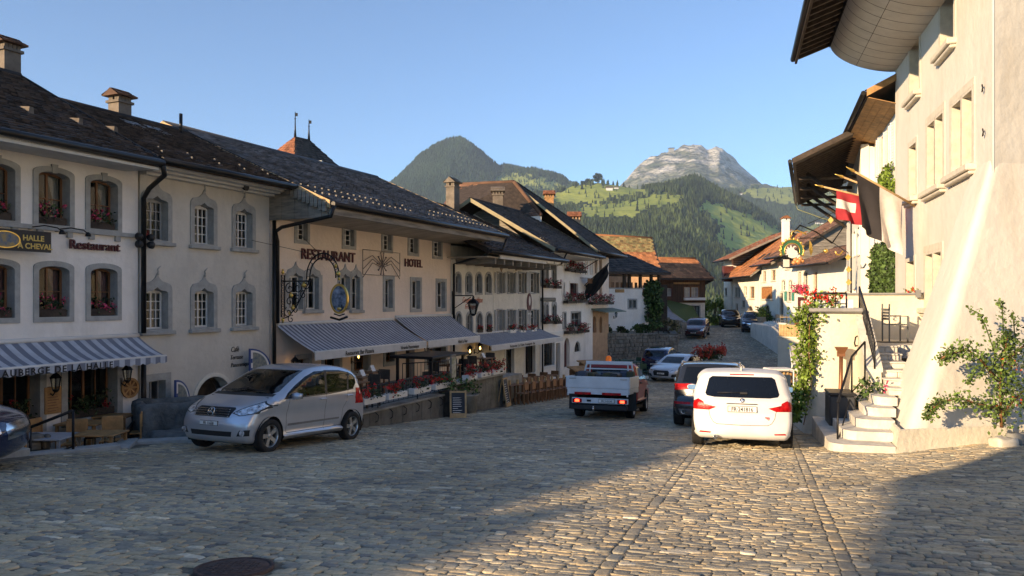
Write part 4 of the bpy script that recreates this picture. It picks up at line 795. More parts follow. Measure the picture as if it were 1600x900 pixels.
u, z = LF.pp(379,292,-.3); mb = MB(); mb.lathe([(.05,0),(.09,.1),(.09,.16)], 10, 0, Matrix.Translation((u,-.3,z)) @ Matrix.Rotation(R(100),4,'X')); single('floodlight', 'single small black floodlight beneath the grey house cornice', 'floodlight', mb, [BLACKP], LF, (u,-.3,z))
pipe(T, [(24.52,-.12,2.3),(24.52,-.12,-3.4)], .055)
# open notice-board doors (blue and white) beside the arch
BLUE = mat('paint_blue', (.03,.07,.22), .5, bump=0)
def vane(u, v, z, rz, label, w=.62, h=1.0):
    fr2 = Frame(LF.at(u,v,z), 66+rz); t = Thing('notice_board', label, 'notice board', fr2, (0,0,0), 'blue and white boards by the arched door'); arc = lambda e: [(e,e),(w-e,e)]+[(e+(w-2*e)*math.cos(R(a)), h*.42+(h*.58-e)*math.sin(R(a))) for a in range(0,91,9)]
    mb = MB(); mb.plate([arc(0),arc(.05)], 0,.04); t.part('rim', mb, BLUE); mb = MB(); mb.plate([arc(.052),arc(.11)], 0.002,.038); t.part('frame', mb, W_WHITE); mb = MB(); mb.plate([arc(.11)], .015,.03); t.part('panel', mb, mat('poster_print', (.35,.34,.28), .6, col2=(.10,.14,.16), scale=12, bump=0))
    for k in range(3): mb = MB(); mb.box(.0,.10,-.003,.0,.08+k*.26,.2+k*.26); t.part('chequer', mb, BLUE)
vane(DRU-1.75, -.55, -3.0, 20, 'left blue and white arched notice board beside the cellar arch', .72, 1.05)
vane(DRU+.95, -.35, -2.35, -10, 'right blue and white arched notice board behind the silver car', .72, 1.0)

# ---------------- B3: the hotel
T = Thing('hotel', 'salmon pink hotel with a deep boarded eave and grey stone window frames', 'house', LF, (30,0,-3.1)); HOT = T; ops = []
ra = [LF.pp(605,390)[1], LF.pp(605,366)[1]]
for p0, p1, a0, a1 in ((463,480,348,376),(537,553,357,385),(598,611,366,391),(639,652,371,396),(677,689,377,401)):
    a = LF.pp(p0,450)[0]; b = LF.pp(p1,450)[0]; m_ = (p0+p1)/2; win(T, ops, (a+b)/2, LF.pp(m_,a1)[1], LF.pp(m_,a0)[1], b-a, 'flat', .10, STONE, W_WHITE, 2, 3, None, False, .14)
for p0, p1, a0, a1, sc_ in ((448,500,431,484,2),(530,564,432,484,2),(601,613,436,482,1),(643,656,438,483,1),(683,695,440,482,1)):
    a = LF.pp(p0,450)[0]; b = LF.pp(p1,450)[0]; m_ = (p0+p1)/2; z0 = LF.pp(m_,a1)[1]; z1 = LF.pp(m_,a0)[1]
    if sc_ == 1: win(T, ops, (a+b)/2, z0, z1, b-a, 'flat', .12, STONE, W_WHITE, 2, 2, None, False, .16)
    else:
        for s in (.25,.75): win(T, ops, a+(b-a)*s, z0, z1, (b-a)*.42, 'ogee', (b-a)*.04+.02, STONE, W_WHITE, 2, 2, None, s > .5, .16)
        mb = MB(); 
        for s in (0,1): mb.box(a+(b-a)*s-.09, a+(b-a)*s+.09, -.028, .02, z0-.02, z1+.05)
        T.part('window_surround', mb, STONE)
for p0, p1, a0, a1 in ((466,482,560,612),(506,530,555,592),(552,575,552,580),(602,616,548,566),(666,696,543,570)):
    a = LF.pp(p0,450)[0]; b = LF.pp(p1,450)[0]; m_ = (p0+p1)/2; z0 = LF.pp(m_,a1)[1]; z1 = LF.pp(m_,a0)[1]; win(T, ops, (a+b)/2, z0, z1, b-a, 'flat', .13, STONE, W_BROWN, 2, 2, None, False, .2)
a = LF.pp(634,450)[0]; b = LF.pp(648,450)[0]; ops.append(loop('flat',(a+b)/2,-3.1,-1.35,b-a)); mb = MB(); mb.box(a,b,.25,.3,-3.1,-1.35); T.part('door', mb, W_DARK)
shell(T, 24.5, 35.45, -4.2, 3.0, ops, P_PINK, 9.5, ridge=(4.2,5.3))
roof(T, 24.42, 36.2, -2.2, 2.72, 4.2, 5.52, T_SLATE, seed=31, barge=W_PALE, guards=.32, course=.22, tile=.2)
soffit(T, 24.46, 36.15, -2.15, 2.52, 0, 2.36, W_SOFF, 11)
mb = MB(); mb.box(24.46,36.15,-2.2,-2.12,2.38,2.62); T.part('fascia', mb, W_GREY)
# shingled verge
mb = MB()
for i in range(44):
    t = i/44; v_ = -2.1+6.2*t; zz = 2.72+(5.52-2.72)*(v_+2.2)/6.4; mb.box(24.32,24.41,v_,v_+.115,zz-.30-(i%2)*.02,zz-.02)
T.part('verge_shingles', mb, W_GREY, kind='stuff')
mb = MB(); k_ = 2.8/6.4
for i in range(9): a_ = -2.1+i*.235; mb.box(24.44-.008*(i%2),24.5,a_,a_+.225,2.3,2.62+k_*(a_+2.2)-.05)
T.part('verge_cheek', mb, W_GREY)
pipe(T, [(24.40,-2.35,2.62),(24.38,-2.25,2.32),(24.40,-.5,2.08),(24.55,-.14,1.98),(24.66,-.12,1.7),(24.66,-.12,-.7)], .055)
pipe(T, [(36.15,-2.3,2.6),(36.1,-2.1,2.1),(35.6,-.5,1.6),(35.5,-.12,1.5),(35.5,-.12,-3.0)], .05)
u, z = LF.pp(469,404); text('RESTAURANT', .46, SIGNR, Matrix.Translation((u-T.off[0],-.035,z-T.off[2])), 'lettering', T.o, .02, .006, .98)
u, z = LF.pp(631,416); text('HOTEL', .42, SIGNR, Matrix.Translation((u-T.off[0],-.035,z-T.off[2])), 'lettering', T.o, .02, .006, .98)
# wire ornament
u, z0, z1, wd = wpx(LF, 565, 623, 397, 428); mb = MB(); rs_ = .012
for a in (0,1): mb.tube([(u-wd/2+a*wd,-.05,z0-.05),(u-wd/2+a*wd,-.05,z1+.1)], rs_, 4)
for zz in (z0-.05,z1+.1): mb.tube([(u-wd/2,-.05,zz),(u+wd/2,-.05,zz)], rs_, 4)
for s in (-1,1):
    for k in range(3): mb.tube([(u+s*.1,-.05,(z0+z1)/2-.05*k),(u+s*wd*.25,-.05,(z0+z1)/2+.28-.13*k),(u+s*wd*.5,-.05,(z0+z1)/2+.05-.28*k)], rs_, 4)
for k in range(10): a = k*math.pi/5; mb.tube([(u,-.06,(z0+z1)/2),(u+.32*math.cos(a),-.06,(z0+z1)/2+.42*math.sin(a))], .016, 4); mb.lathe([(.01,0),(.035,.02),(.01,.04)], 6, 0, Matrix.Translation((u+.3*math.cos(a),-.06,(z0+z1)/2+.4*math.sin(a))))
single('wire_ornament', 'faint wrought wire ornament with a flower between the hotel wall letterings', 'ornament', mb, [mat('wire_rusty',(.2,.15,.13),.7)], LF, (u,-.05,z0))
STR2 = stripemat('awning_stripe_fine', (.46,.49,.54), (.13,.145,.19), .2); VAL = mat('valance_cloth', (.56,.56,.55), .85, bump=.15, var=.08)
awning(LF, 24.72, 31.0, -.74, -1.52, 1.42, .23, 'large grey striped awning over the hotel terrace, left of two', STR2, VAL, [('Restaurant Bar Pizzeria', .19, 27.5-1.35, -1.70, dict(sx=.85, bold=.003)), ('Véranda Panoramique', .17, 29.4-.15, -1.70, dict(sx=.8, bold=.003))])
awning(LF, 31.12, 35.35, -.66, -1.52, 1.42, .23, 'grey striped awning over the hotel entrance, right of two', STR2, VAL, [('Hôtel La Fleur', .17, 34.0-.6, -1.70, dict(sx=.8, bold=.003))])
for px, py, nm in ((445,578,'lit lantern on the pink wall above the silver car'),(546,562,'lit lantern beneath the left hotel awning'),(661,540,'lit lantern beside the hotel entrance door')): u, z = LF.pp(px,py); lantern(LF, u+.1, 0, z, nm, .21 if px < 500 else .15)
# wrought-iron hanging sign
u0_, zc_ = LF.pp(442,462,-.1); t = Thing('wrought_iron_sign', 'ornate black and gold wrought-iron sign bracket with an oval shield hanging before the hotel', 'sign', LF, (u0_,-.1,zc_)); fr2 = t
def W(a, z): return (u0_, -.1-a, z)
zt = LF.pp(443,430,-.1)[1]; zb = LF.pp(443,495,-.1)[1]; mb = MB()
for du in (-.07,.07): mb.tube([(u0_+du,-.1,zb),(u0_+du,-.1,zt)], .018, 6)
for i in range(9):
    z = zb+(zt-zb)*i/8; mb.tube([(u0_-.07,-.1,z),(u0_+.07,-.1,z)], .012, 5)
    if i < 8: mb.tube([(u0_-.07,-.1,z),(u0_,-.1,z+(zt-zb)/16),(u0_+.07,-.1,z),], .009, 4); mb.tube([(u0_-.07,-.1,z+(zt-zb)/8),(u0_,-.1,z+(zt-zb)/16),(u0_+.07,-.1,z+(zt-zb)/8)], .009, 4)
t.part('wall_bar', mb, IRON)
def spiral(c, r, turns, a0, s=1, n=26): return [W(c[0]+s*r*(1-i/n*.8)*math.cos(a0+turns*6.283*i/n), c[1]+r*(1-i/n*.8)*math.sin(a0+turns*6.283*i/n)) for i in range(n+1)]
mb = MB(); zm = zt-.18
mb.tube([W(0,zm),W(.5,zm),W(1.05,zm)], .02, 6)
for c, r, tn, a0, s in (((.25,zm-.22),.17,1.3,1.5,1),((.55,zm-.2),.17,1.3,1.6,-1),((.25,zm-.6),.16,1.3,-1,1),((.5,zm-.55),.15,1.3,1,1),((.2,zm-.92),.16,1.2,2,1),((.45,zm-.85),.12,1.2,0,-1),((.85,zm-.13),.13,1.3,2,-1),((.75,zm-.4),.13,1.2,1,1),((.3,zm-1.12),.13,1.1,1,1)): mb.tube(spiral(c, r, tn, a0, s), .014, 5)
mb.tube([W(0,zm-1.1),W(.2,zm-1.05),W(.5,zm-.75),W(.75,zm-.35),W(1.0,zm+.02)], .018, 6); t.part('scrolls', mb, IRON)
mb = MB(); ac = (1.45,zm+.12)
for r in (.50,.40): mb.tube([W(ac[0]+r*math.cos(R(a))*1.15, ac[1]+r*math.sin(R(a))*1.35) for a in range(185,-6,-10)], .02, 6)
for a in range(180,-1,-20): mb.tube([W(ac[0]+.5*1.15*math.cos(R(a)),ac[1]+.5*1.35*math.sin(R(a))),W(ac[0]+.4*1.15*math.cos(R(a)),ac[1]+.4*1.35*math.sin(R(a)))], .01, 4)
t.part('arch', mb, IRON); mb = MB()
for c, r in (((.78,zm-.12),.075),((.3,zm-.42),.07),((.38,zm-.78),.07),((1.92,zm+.42),.06),((1.99,zm+.2),.07),((2.02,zm+.05),.045),((.25,zm-.95),.05)): mb.lathe([(r*.3,-r),(r,-.3*r),(r*.8,.5*r),(r*.2,r*1.3)], 8, 0, Matrix.Translation(W(*c)))
mb.lathe([(.01,0),(.05,.05),(.02,.16)], 8, 0, Matrix.Translation((u0_,-.1,zt+.02))); mb.lathe([(.02,-.16),(.05,-.05),(.01,0)], 8, 0, Matrix.Translation((u0_,-.1,zb-.02))); t.part('gilded_leaves', mb, GOLD)
sc_ = (2.03,zm-.52); mb = MB(); M_ = Matrix.Translation(W(*sc_)) @ Matrix.Rotation(R(90),4,'Z'); el = lambda a, b: [(a*math.cos(k/28*6.2832), b*math.sin(k/28*6.2832)) for k in range(28)]
mb.plate([el(.31,.43),el(.26,.37)],-.03,.03,T=M_); t.part('shield_rim', mb, GOLD); mb = MB(); mb.plate([el(.26,.37)],-.012,.012,T=M_)
t.part('shield', mb, mat('shield_paint', (.42,.50,.62), .5, col2=(.03,.04,.06), scale=5, bump=0))
mb = MB(); mb.box(-.015,.015,-.02,-.012,-.2,.25,0,M_); mb.box(-.12,.12,-.02,-.012,.06,.09,0,M_); mb.lathe([(.01,-.01),(.09,0),(.10,.06),(.02,.1)], 10, 0, M_ @ Matrix.Translation((0,-.05,-.32))); t.part('shield_cross', mb, GOLD)
mb = MB(); mb.tube([W(2.03,zm-.03),W(2.03,zm-.12)], .015, 5); mb.tube([W(2.03-.3,zm-1.05),W(2.03,zm-1.12),W(2.03+.28,zm-1.03)], .035, 6); mb.tube([W(2.03-.18,zm-.95),W(2.03,zm-1.0),W(2.03+.18,zm-.95)], .02, 6); t.part('pendant', mb, IRON)
mb = MB(); a, b = LF.pp(402,345)[1], 0; mb.tube([(u0_-1.2,-.02,zt+.95),W(1.35,zt+.55)], .008, 4); mb.tube([(u0_+.9,-.02,zt+1.25),W(1.4,zt+.55)], .008, 4); t.part('stay_wires', mb, IRON)
# ---------------- B4 to B8
def shutter(T, u, z0, z1, w, v, m, ang=0):
    mb = MB(); M_ = Matrix.Translation((u,v,0)) @ Matrix.Rotation(R(ang),4,'Z'); mb.box(-w/2,w/2,-.02,.0,z0,z1,0,M_); n = max(4,int((z1-z0)/.09))
    for b in ((-w/2,-w/2+.04),(w/2-.04,w/2)): mb.box(b[0],b[1],-.04,-.02,z0,z1,0,M_)
    for i in range(n):
        z = z0+(z1-z0)*(i+.3)/n; mb.box(-w/2+.04,w/2-.04,-.034,-.02,z,z+.02,0,M_)
    T.part('shutter', mb, m)
T = Thing('arched_window_house', 'narrow cream house with two rows of four round-headed windows and red lettering', 'house', LF, (37.5,0,-3.1)); ops = []
for px in (715.5,732.5,748,763):
    u, z0, z1, wd = wpx(LF, px-4.3, px+4.3, 427, 458); win(T, ops, u, z0, z1, wd, 'round', .08, STONE, W_GREYP, 2, 2, None, False, .12)
    u, z0, z1, wd = wpx(LF, px-3.3, px+5, 489, 522); win(T, ops, u, z0, z1, wd, 'round', .08, STONE, W_GREYP, 2, 2, None, False, .12)
for p0, p1, y0, y1 in ((712,727,568,600),(730,738,565,590),(749,765,558,585)): u, z0, z1, wd = wpx(LF, p0, p1, y0, y1); win(T, ops, u, z0, z1, wd, 'round', .1, STONE, W_DARK, 2, 1, None, False, .15)
shell(T, 35.5, 39.62, -4.4, 2.3, ops, P_OLD, 9, ridge=(4.0,4.9)); roof(T, 35.0, 44.2, -2.0, 2.03, 4.4, 5.0, T_DARK, seed=41, guards=.4, fascia=None, barge=T_DARK); B4=T
mb = MB(); mb.box(36.2,41.5,-1.96,-1.9,1.72,1.95); T.part('fascia', mb, FASC)
for i in range(9): mb = MB(); uu = 35.9+i*.9; mb.box(uu,uu+.14,-1.85,0,1.50,1.72); T.part('rafter', mb, W_GREY)
mb = MB(); mb.box(35.1,44.1,-1.88,0,1.74,1.78); T.part('soffit', mb, W_SOFF)
u, z = LF.pp(722,473); text('Gruyère Tradition', .36, LETO, Matrix.Translation((u-T.off[0],-.01,z-T.off[2])), 'lettering', T.o, .004, 0, .74, .3); u, z = LF.pp(726,482.5); text('Fromagerie', .30, LETO, Matrix.Translation((u-T.off[0],-.01,z-T.off[2])), 'lettering', T.o, .004, 0, .9, .3)
T = Thing('shuttered_house', 'pale house with eight grey louvred shutter windows and painted arms under the eave', 'house', LF, (42.5,0,-3.3)); ops = []
for p0, p1 in ((772.5,785),(788,802),(805,820),(822,839)):
    for y0, y1 in ((425,459),(483,521)):
        m_ = (p0+p1)/2; q = (p1-p0)/3; u, z0, z1, wd = wpx(LF, p0+q, p1-q*.3, y0+1, y1-1); win(T, ops, u, z0, z1, wd, 'flat', .05, STONE, W_WHITE, 2, 3, None, False, .12)
        shutter(T, LF.pp(p0+q*.45,450)[0], z0, z1, wd*.55, -.02, W_GREYP); shutter(T, LF.pp(p1+q*.2,450)[0]-.02, z0, z1, wd*.4, -.02, W_GREYP, 35)
for p0, p1, y0, y1 in ((790,803,545,590),(820,836,538,584)): u, z0, z1, wd = wpx(LF, p0, p1, y0, y1); win(T, ops, u, z0, z1, wd, 'flat', .12, W_WHITE, W_DARK, 2, 1, None, False, .15)
shell(T, 39.64, 45.6, -5.0, 2.3, ops, P_OLD, 9, ridge=(4.0,4.9))
for px, py in ((783,417),(806,416)): u, z = LF.pp(px,py); mb = MB(); mb.plate([[(u-.16,z+.2),(u-.16,z-.05),(u,z-.25),(u+.16,z-.05),(u+.16,z+.2)]],-.03,.0); T.part('coat_of_arms', mb, mat('arms_paint',(.25,.10,.06),.6,col2=(.4,.3,.15),scale=8,bump=0))
u, z = LF.pp(826.5,473); mb = MB(); mb.plate([[(u+.30*math.cos(k/20*6.2832), z+.50*math.sin(k/20*6.2832)) for k in range(20)]],-.04,.0); T.part('painted_oval', mb, SIGNR); mb = MB(); mb.plate([[(u+.10*math.cos(k/12*6.2832), z+.1+.25*math.sin(k/12*6.2832)) for k in range(12)]],-.05,-.041); mb.box(u-.25,u+.25,-.05,-.041,z-.62,z-.55); T.part('oval_ornament', mb, W_WHITE)
for i, px in enumerate((795,811,828)): u, z = LF.pp(px,520); flower_box(LF, u, z, .7, -.15, f'{("left","middle","right")[i]} red geranium box at the lower shuttered windows of the pale house', 'geranium boxes on the shuttered house', PET_R, .3, .2, W_WHITE, 60+i)
for i, px in enumerate((749,763)): u, z = LF.pp(px,521); flower_box(LF, u, z+.03, .5, .0, f'{("left","right")[i]} small flower box in the lower round-headed windows', 'flower boxes in the round-headed windows', PET_R, .2, .15, W_DARK, 66+i)
T = Thing('ogee_house', 'narrow white house with small paired ogee windows above a shopfront', 'house', LF, (47,0,-4.5)); ops = []
for y0, y1 in ((420,447),(477,503)):
    for p0, p1 in ((845.5,850),(852,856.5),(862.5,869)): u, z0, z1, wd = wpx(LF, p0, p1, y0, y1); win(T, ops, u, z0, z1, wd, 'ogee', .06, STONE, W_GREYP, 2, 3, None, False, .1)
for p0, p1, y0, y1 in ((849,866,533,572),): u, z0, z1, wd = wpx(LF, p0, p1, y0, y1); win(T, ops, u, z0, z1, wd, 'flat', .12, W_WHITE, W_DARK, 2, 1, None, False, .15)
a, b = LF.pp(869,450)[0], LF.pp(875.5,450)[0]; ops.append(loop('flat',(a+b)/2,-4.5,LF.pp(872,536)[1],b-a)); mb = MB(); mb.box(a,b,.2,.25,-4.5,-2.3); T.part('door', mb, W_DARK)
shell(T, 45.62, 49.3, -5.2, 2.6, ops, P_WHITE, 9, ridge=(3.4,5.2), sidem=W_GREY); roof(T, 43.9, 52.2, -1.5, 2.62, 3.4, 5.45, T_DARK, seed=51, guards=.4, barge=mat('board_straw',(.30,.24,.14),.7))
soffit(T, 44.0, 52.0, -1.4, 2.42, 0, 2.35, FASC, 3); mb = MB(); u0_, z0 = LF.pp(845,520.5); u1_ = LF.pp(877,520)[0]; mb.box(u0_,u1_,-.12,.0,z0-.25,z0); T.part('shop_cornice', mb, W_WHITE); pipe(T, [(45.65,-1.5,2.5),(45.6,-1.2,1.9),(45.6,-.12,1.6),(45.6,-.12,-4.3)], .05)
u, z0, z1, wd = wpx(LF, 844, 867, 465, 471); mb = MB(); mb.bbox(u-wd/2,u+wd/2,-.08,.0,z0,z1,.04); single('shop_sign', 'flat oblong dark sign between two rows of ogee windows', 'sign', mb, [mat('sign_slate',(.09,.10,.09),.5)], LF, (u,0,z0))
for i, (px, py) in enumerate(((852,450),(867,451),(852,506),(867,506))): u, z = LF.pp(px,py); flower_box(LF, u, z, 1.15 if px < 860 else .8, -.15, ('upper' if i < 2 else 'lower')+(' left' if px < 860 else ' right')+' dark red flower box on the narrow white ogee-window house', 'flower boxes on the ogee house', PET_D, .42, .25, W_DARK, 70+i, LEAFD, 150, 60)
T = Thing('red_shutter_house', 'white house with oxblood shutters and three tiers of dark red flower boxes', 'house', LF, (51,0,-4.6)); ops = []
for p0, p1, y0, y1, fm in ((879,882.5,400,416,W_RED),(889.5,900,397,417,W_RED),(878.5,882.5,441,464,W_RED),(890,903,442,464,W_RED),(879.5,884,489,512,W_GREYP),(892.5,907,488,511,W_GREYP)): u, z0, z1, wd = wpx(LF, p0, p1, y0, y1); win(T, ops, u, z0, z1, wd, 'flat', .08, STONE if fm is W_GREYP else P_WHITE, fm, 2, 2, None, False, .1)
a, z0, z1, wd = wpx(LF, 881.5, 890, 528, 574); ops.append(loop('round', a, z0, z1, wd)); mb = MB(); mb.plate([loop('round', a, z0, z1, wd-.02)], .2,.25); T.part('door', mb, W_RED)
u, z0, z1, wd = wpx(LF, 897, 906.5, 533, 550); win(T, ops, u, z0, z1, wd, 'round', .06, P_WHITE, W_DARK, 2, 1, None, False, .1)
shell(T, 49.32, 54.7, -5.2, 3.2, ops, P_WHITE, 9, ridge=(4.4,5.4), sidem=W_BROWN)
for i, (p0, p1, py) in enumerate(((881,889,424),(891,909,426),(879,891,474),(892,912,473),(880,893,521),(895,913,520))): a = LF.pp(p0,450)[0]; b = LF.pp(p1,450)[0]; z = LF.pp((p0+p1)/2,py)[1]; flower_box(LF, (a+b)/2, z, b-a, -.2, ('top','middle','bottom')[i//2]+(' left' if i%2 == 0 else ' right')+' trailing dark red geranium box on the house with oxblood shutters', 'geranium boxes on the red-shuttered house', PET_D, .55, .3, W_DARK, 80+i, LEAFD, 170, 90)
T = Thing('hip_roof_house', 'tall house with slim oxblood shutters under a big hipped brown tiled roof', 'house', LF, (56,0,-4.4)); ops = []
for y0, y1 in ((400,428),(444,468)):
    for p0, p1 in ((914.5,917.5),(922,926),(929,933),(936,940)): u, z0, z1, wd = wpx(LF, p0, p1, y0, y1); win(T, ops, u, z0, z1, wd, 'flat', .05, P_PINK, W_RED, 2, 3, None, False, .1)
for p0, p1 in ((916,921),(926,932),(937,941)): a, z0, z1, wd = wpx(LF, p0, p1, 494, 520); ops.append(loop('round', a, z0, z1, wd)); mb = MB(); mb.plate([loop('round', a, z0, z1, wd-.02)], .2,.25); T.part('door', mb, W_RED)
zc = LF.pp(930,484)[1]; lowops = [o for o in ops if max(p[1] for p in o) < zc]; upops = [o for o in ops if max(p[1] for p in o) > zc]
shell(T, 54.72, 58.3, zc, 2.9, upops, P_PINK, 10, ridge=(5,3.4)); mb = MB(); mb.plate([[(54.72,-5),(58.3,-5),(58.3,zc),(54.72,zc)]]+lowops, .01, .3); T.part('ground_floor_wall', mb, P_ORANGE)
mb = MB(); mb.add([(54.4,-1.0,zc-.12),(59.2,-1.0,zc-.12),(59.2,0,zc+.1),(54.4,0,zc+.1),(54.4,-1.0,zc-.18),(59.2,-1.0,zc-.18),(59.2,0,zc+.0),(54.4,0,zc+.0)],[(0,1,2,3),(7,6,5,4),(0,4,5,1),(0,3,7,4),(1,5,6,2)]); T.part('canopy', mb, mat('copper_green',(.16,.20,.15),.7))
for i, (p0, p1) in enumerate(((915,925),(926,936),(937,948))): a = LF.pp(p0,450)[0]; b = LF.pp(p1,450)[0]; z = LF.pp((p0+p1)/2,478)[1]; flower_box(LF, (a+b)/2, z+.1, b-a, -.35, f'{("left","middle","right")[i]} mass of crimson geraniums above the orange ground floor', 'geraniums above the orange ground floor', PET_D, .6, .35, W_DARK, 90+i, LEAFD, 170, 110)
# hipped roof: near hip faces the camera, long slope faces the street
def hiproof(T, u0, u1, ve, ze, vb, ur0, ur1, vr, zr, tm, tm2=None, under=None):
    mb = MB(); P = [(u0,ve,ze),(u1,ve,ze),(u1,vb,ze),(u0,vb,ze),(ur0,vr,zr),(ur1,vr,zr)]; Q_ = [(p[0],p[1],p[2]-.16) for p in P]
    mb.add(P+Q_, [(0,1,5,4),(1,2,5),(2,3,4,5),(3,0,4),(7,6,10,11),(8,7,11),(9,8,11,10),(6,9,10),(0,6,7,1),(1,7,8,2),(2,8,9,3),(3,9,6,0)]); rf = T.part('roof', mb, under or W_DARK)
    tiles(T, P[0],P[1],P[5],P[4], tm, .3,.24, 1, parent=rf); tiles(T, P[3],P[0],P[4],P[4], tm2 or tm, .3,.24, 2, parent=rf); tiles(T, P[1],P[2],P[5],P[5], tm, .3,.24, 3, parent=rf); tiles(T, P[2],P[3],P[4],P[5], tm, .5,.4, 4, parent=rf)
    mb = MB(); mb.tube([P[4],P[0]], .1, 6); mb.tube([P[5],P[1]], .1, 6); mb.tube([P[4],P[5]], .1, 6); mb.tube([P[4],P[3]], .1, 6); T.part('ridge_cap', mb, tm, rf); return rf
A,B,Cc,D,E_ = (52,-1.2,3.0),(58.2,-1.2,3.0),(52.9,4.6,7.6),(52,4.6,7.6),(58.2,10.4,3.0); mb = MB(); lo = [(p[0],p[1],p[2]-.16) for p in (A,B,Cc,D,E_)]
mb.add([A,B,Cc,D,E_,(52,10.4,3.0)]+lo,[(0,1,2,3),(1,4,2),(2,4,5,3),(6,9,8,7),(0,6,7,1),(1,7,10,4),(0,3,9,6)]); rf = T.part('roof', mb, W_DARK); tiles(T,A,B,Cc,D,T_DARK,.25,.22,61,parent=rf); tiles(T,B,E_,Cc,Cc,T_DARK,.3,.3,62,parent=rf); mb = MB(); mb.tube([D,Cc,B],.1,6); T.part('ridge_cap', mb, T_DARK)
mb = MB(); mb.add([(a,b,c+e) for e in (.05,-.14) for a in (51.93,51.99) for b,c in ((-1.2,3.0),(4.6,7.6))],[(0,1,3,2),(4,6,7,5),(0,4,5,1),(0,2,6,4),(2,3,7,6)]); T.part('bargeboard', mb, mat('board_straw',(.30,.24,.14),.7)); mb = MB(); mb.tube([(51.9,-1.3,2.93),(58.2,-1.3,2.93)], .075, 8); T.part('gutter', mb, PIPE)
# brown roof plane that faces the camera behind B6/B7
T2 = Thing('cross_wing', 'large brown tiled roof wing facing the camera behind the street roofs', 'house', W0, (-3,52,3))
Pa, Pb, Pc, Pd = pix(668,352,47), pix(846,337,48.1), pix(803,284,49.1), pix(716,288,52)
mb = MB(); mb.add([Pa,Pb,Pc,Pd,Pa+Vector((0,7,-1)),Pb+Vector((0,7,-1))],[(0,1,2,3),(3,2,5,4),(0,3,4),(1,5,2)]); rf = T2.part('roof', mb, W_DARK); tiles(T2, Pa,Pb,Pc,Pd, T_BROWN, .34,.26, 5, parent=rf)
mb = MB(); mb.tube([Pd,Pc], .12, 8); mb.tube([Pc,Pb], .13, 8); T2.part('ridge_cap', mb, T_BROWN, rf)
mb = MB(); mb.add([Pa,Pb,Vector((Pb.x,Pb.y,-4)),Vector((Pa.x,Pa.y,-4))],[(3,2,1,0)]); T2.part('wall', mb, P_OLD)
chimney(W0, *pix(778,322,46.5).to_tuple()[:2], pix(0,335,46.5).z, pix(0,298,46.5).z, .62, 'squat rendered chimney on the brown roof wing', CHIM, CHIM)
chimney(LF, 43.2, 4.1, 4.4, 6.3, .6, 'tall rectangular rendered chimney between the hotel roof and the brown wing', CHIM, CHIM, .5)
chimney(W0, *pix(858,325,53).to_tuple()[:2], pix(0,340,53).z, pix(0,303,53).z, .6, 'slim chimney with small openings on the ridge behind the hipped roof', W_WARM, T_RUST)
chimney(W0, *pix(897,352,56).to_tuple()[:2], pix(0,370,56).z, pix(0,337,56).z, .8, 'low chimney with a small tiled gable farther down the ridge', P_ORANGE, T_RUST)
# flags and brackets on the hip-roof house
mb = MB(); u, z = LF.pp(913,424); mb.tube([(u,0,z+.2),(u+.1,-1.4,z+1.0)], .03, 6); mb.tube([(u,0,z-.9),(u,-1.6,z+.5)], .03, 6); t = Thing('flag_bracket', 'dark furled flag drooping from poles on the house with slim oxblood shutters', 'flag', LF, (u,0,z)); t.part('pole', mb, W_DARK)
mb = MB(); n = 10; vs = [(u+.02+.12*math.sin(i*.9+k),-.05-1.5*(k/8),z-.9+1.35*(k/8)-(i/n)*(1.15-.5*abs(k/8-.4))) for i in range(n+1) for k in range(9)]; mb.add(vs, [(i*9+k,i*9+k+1,(i+1)*9+k+1,(i+1)*9+k) for i in range(n) for k in range(8)], 0, True); t.part('cloth', mb, mat('cloth_black',(.02,.02,.022),.9))
u, z0, z1, wd = wpx(LF, 918, 932, 436, 443, -.5); mb = MB(); mb.box(u-wd/2,u+wd/2,-.55,-.5,z0,z1); mb.tube([(u-wd/2,0,z1+.05),(u+wd/2,-.9,z1+.05)], .02, 5); single('shop_sign', 'small brown sign board beside the furled dark flag', 'sign', mb, [W_BROWN], LF, (u,-.5,z0))
# awning of the shuttered house and shopfront
awning(LF, 36.6, 45.4, -1.55, -2.0, 1.35, .22, 'long slate-blue awning beneath the shuttered windows', STR2, VAL, [('Restaurant  Le Chalet  Fromagerie  Bar', .17, 38.5, -2.17, dict(sx=1.1, bold=.002))])
for px, py, nm in ((731,553,'left lit lantern under the slate-blue awning'),(747,548,'second lit lantern under the slate-blue awning'),(771,543,'third lit lantern under the slate-blue awning')): u, z = LF.pp(px,py,-.2); lantern(LF, u, 0, z, nm, .2)
u, z0, z1, wd = wpx(LF, 765, 774, 556, 574, -.05); mb = MB(); mb.plate([[(u+wd/2*math.cos(k/20*6.2832), (z0+z1)/2+(z1-z0)/2*math.sin(k/20*6.2832)) for k in range(20)]],-.06,-.01); single('oval_mirror', 'tall oval framed panel on the wall right of the round-headed door', 'ornament', mb, [W_GREY], LF, (u,0,z0))
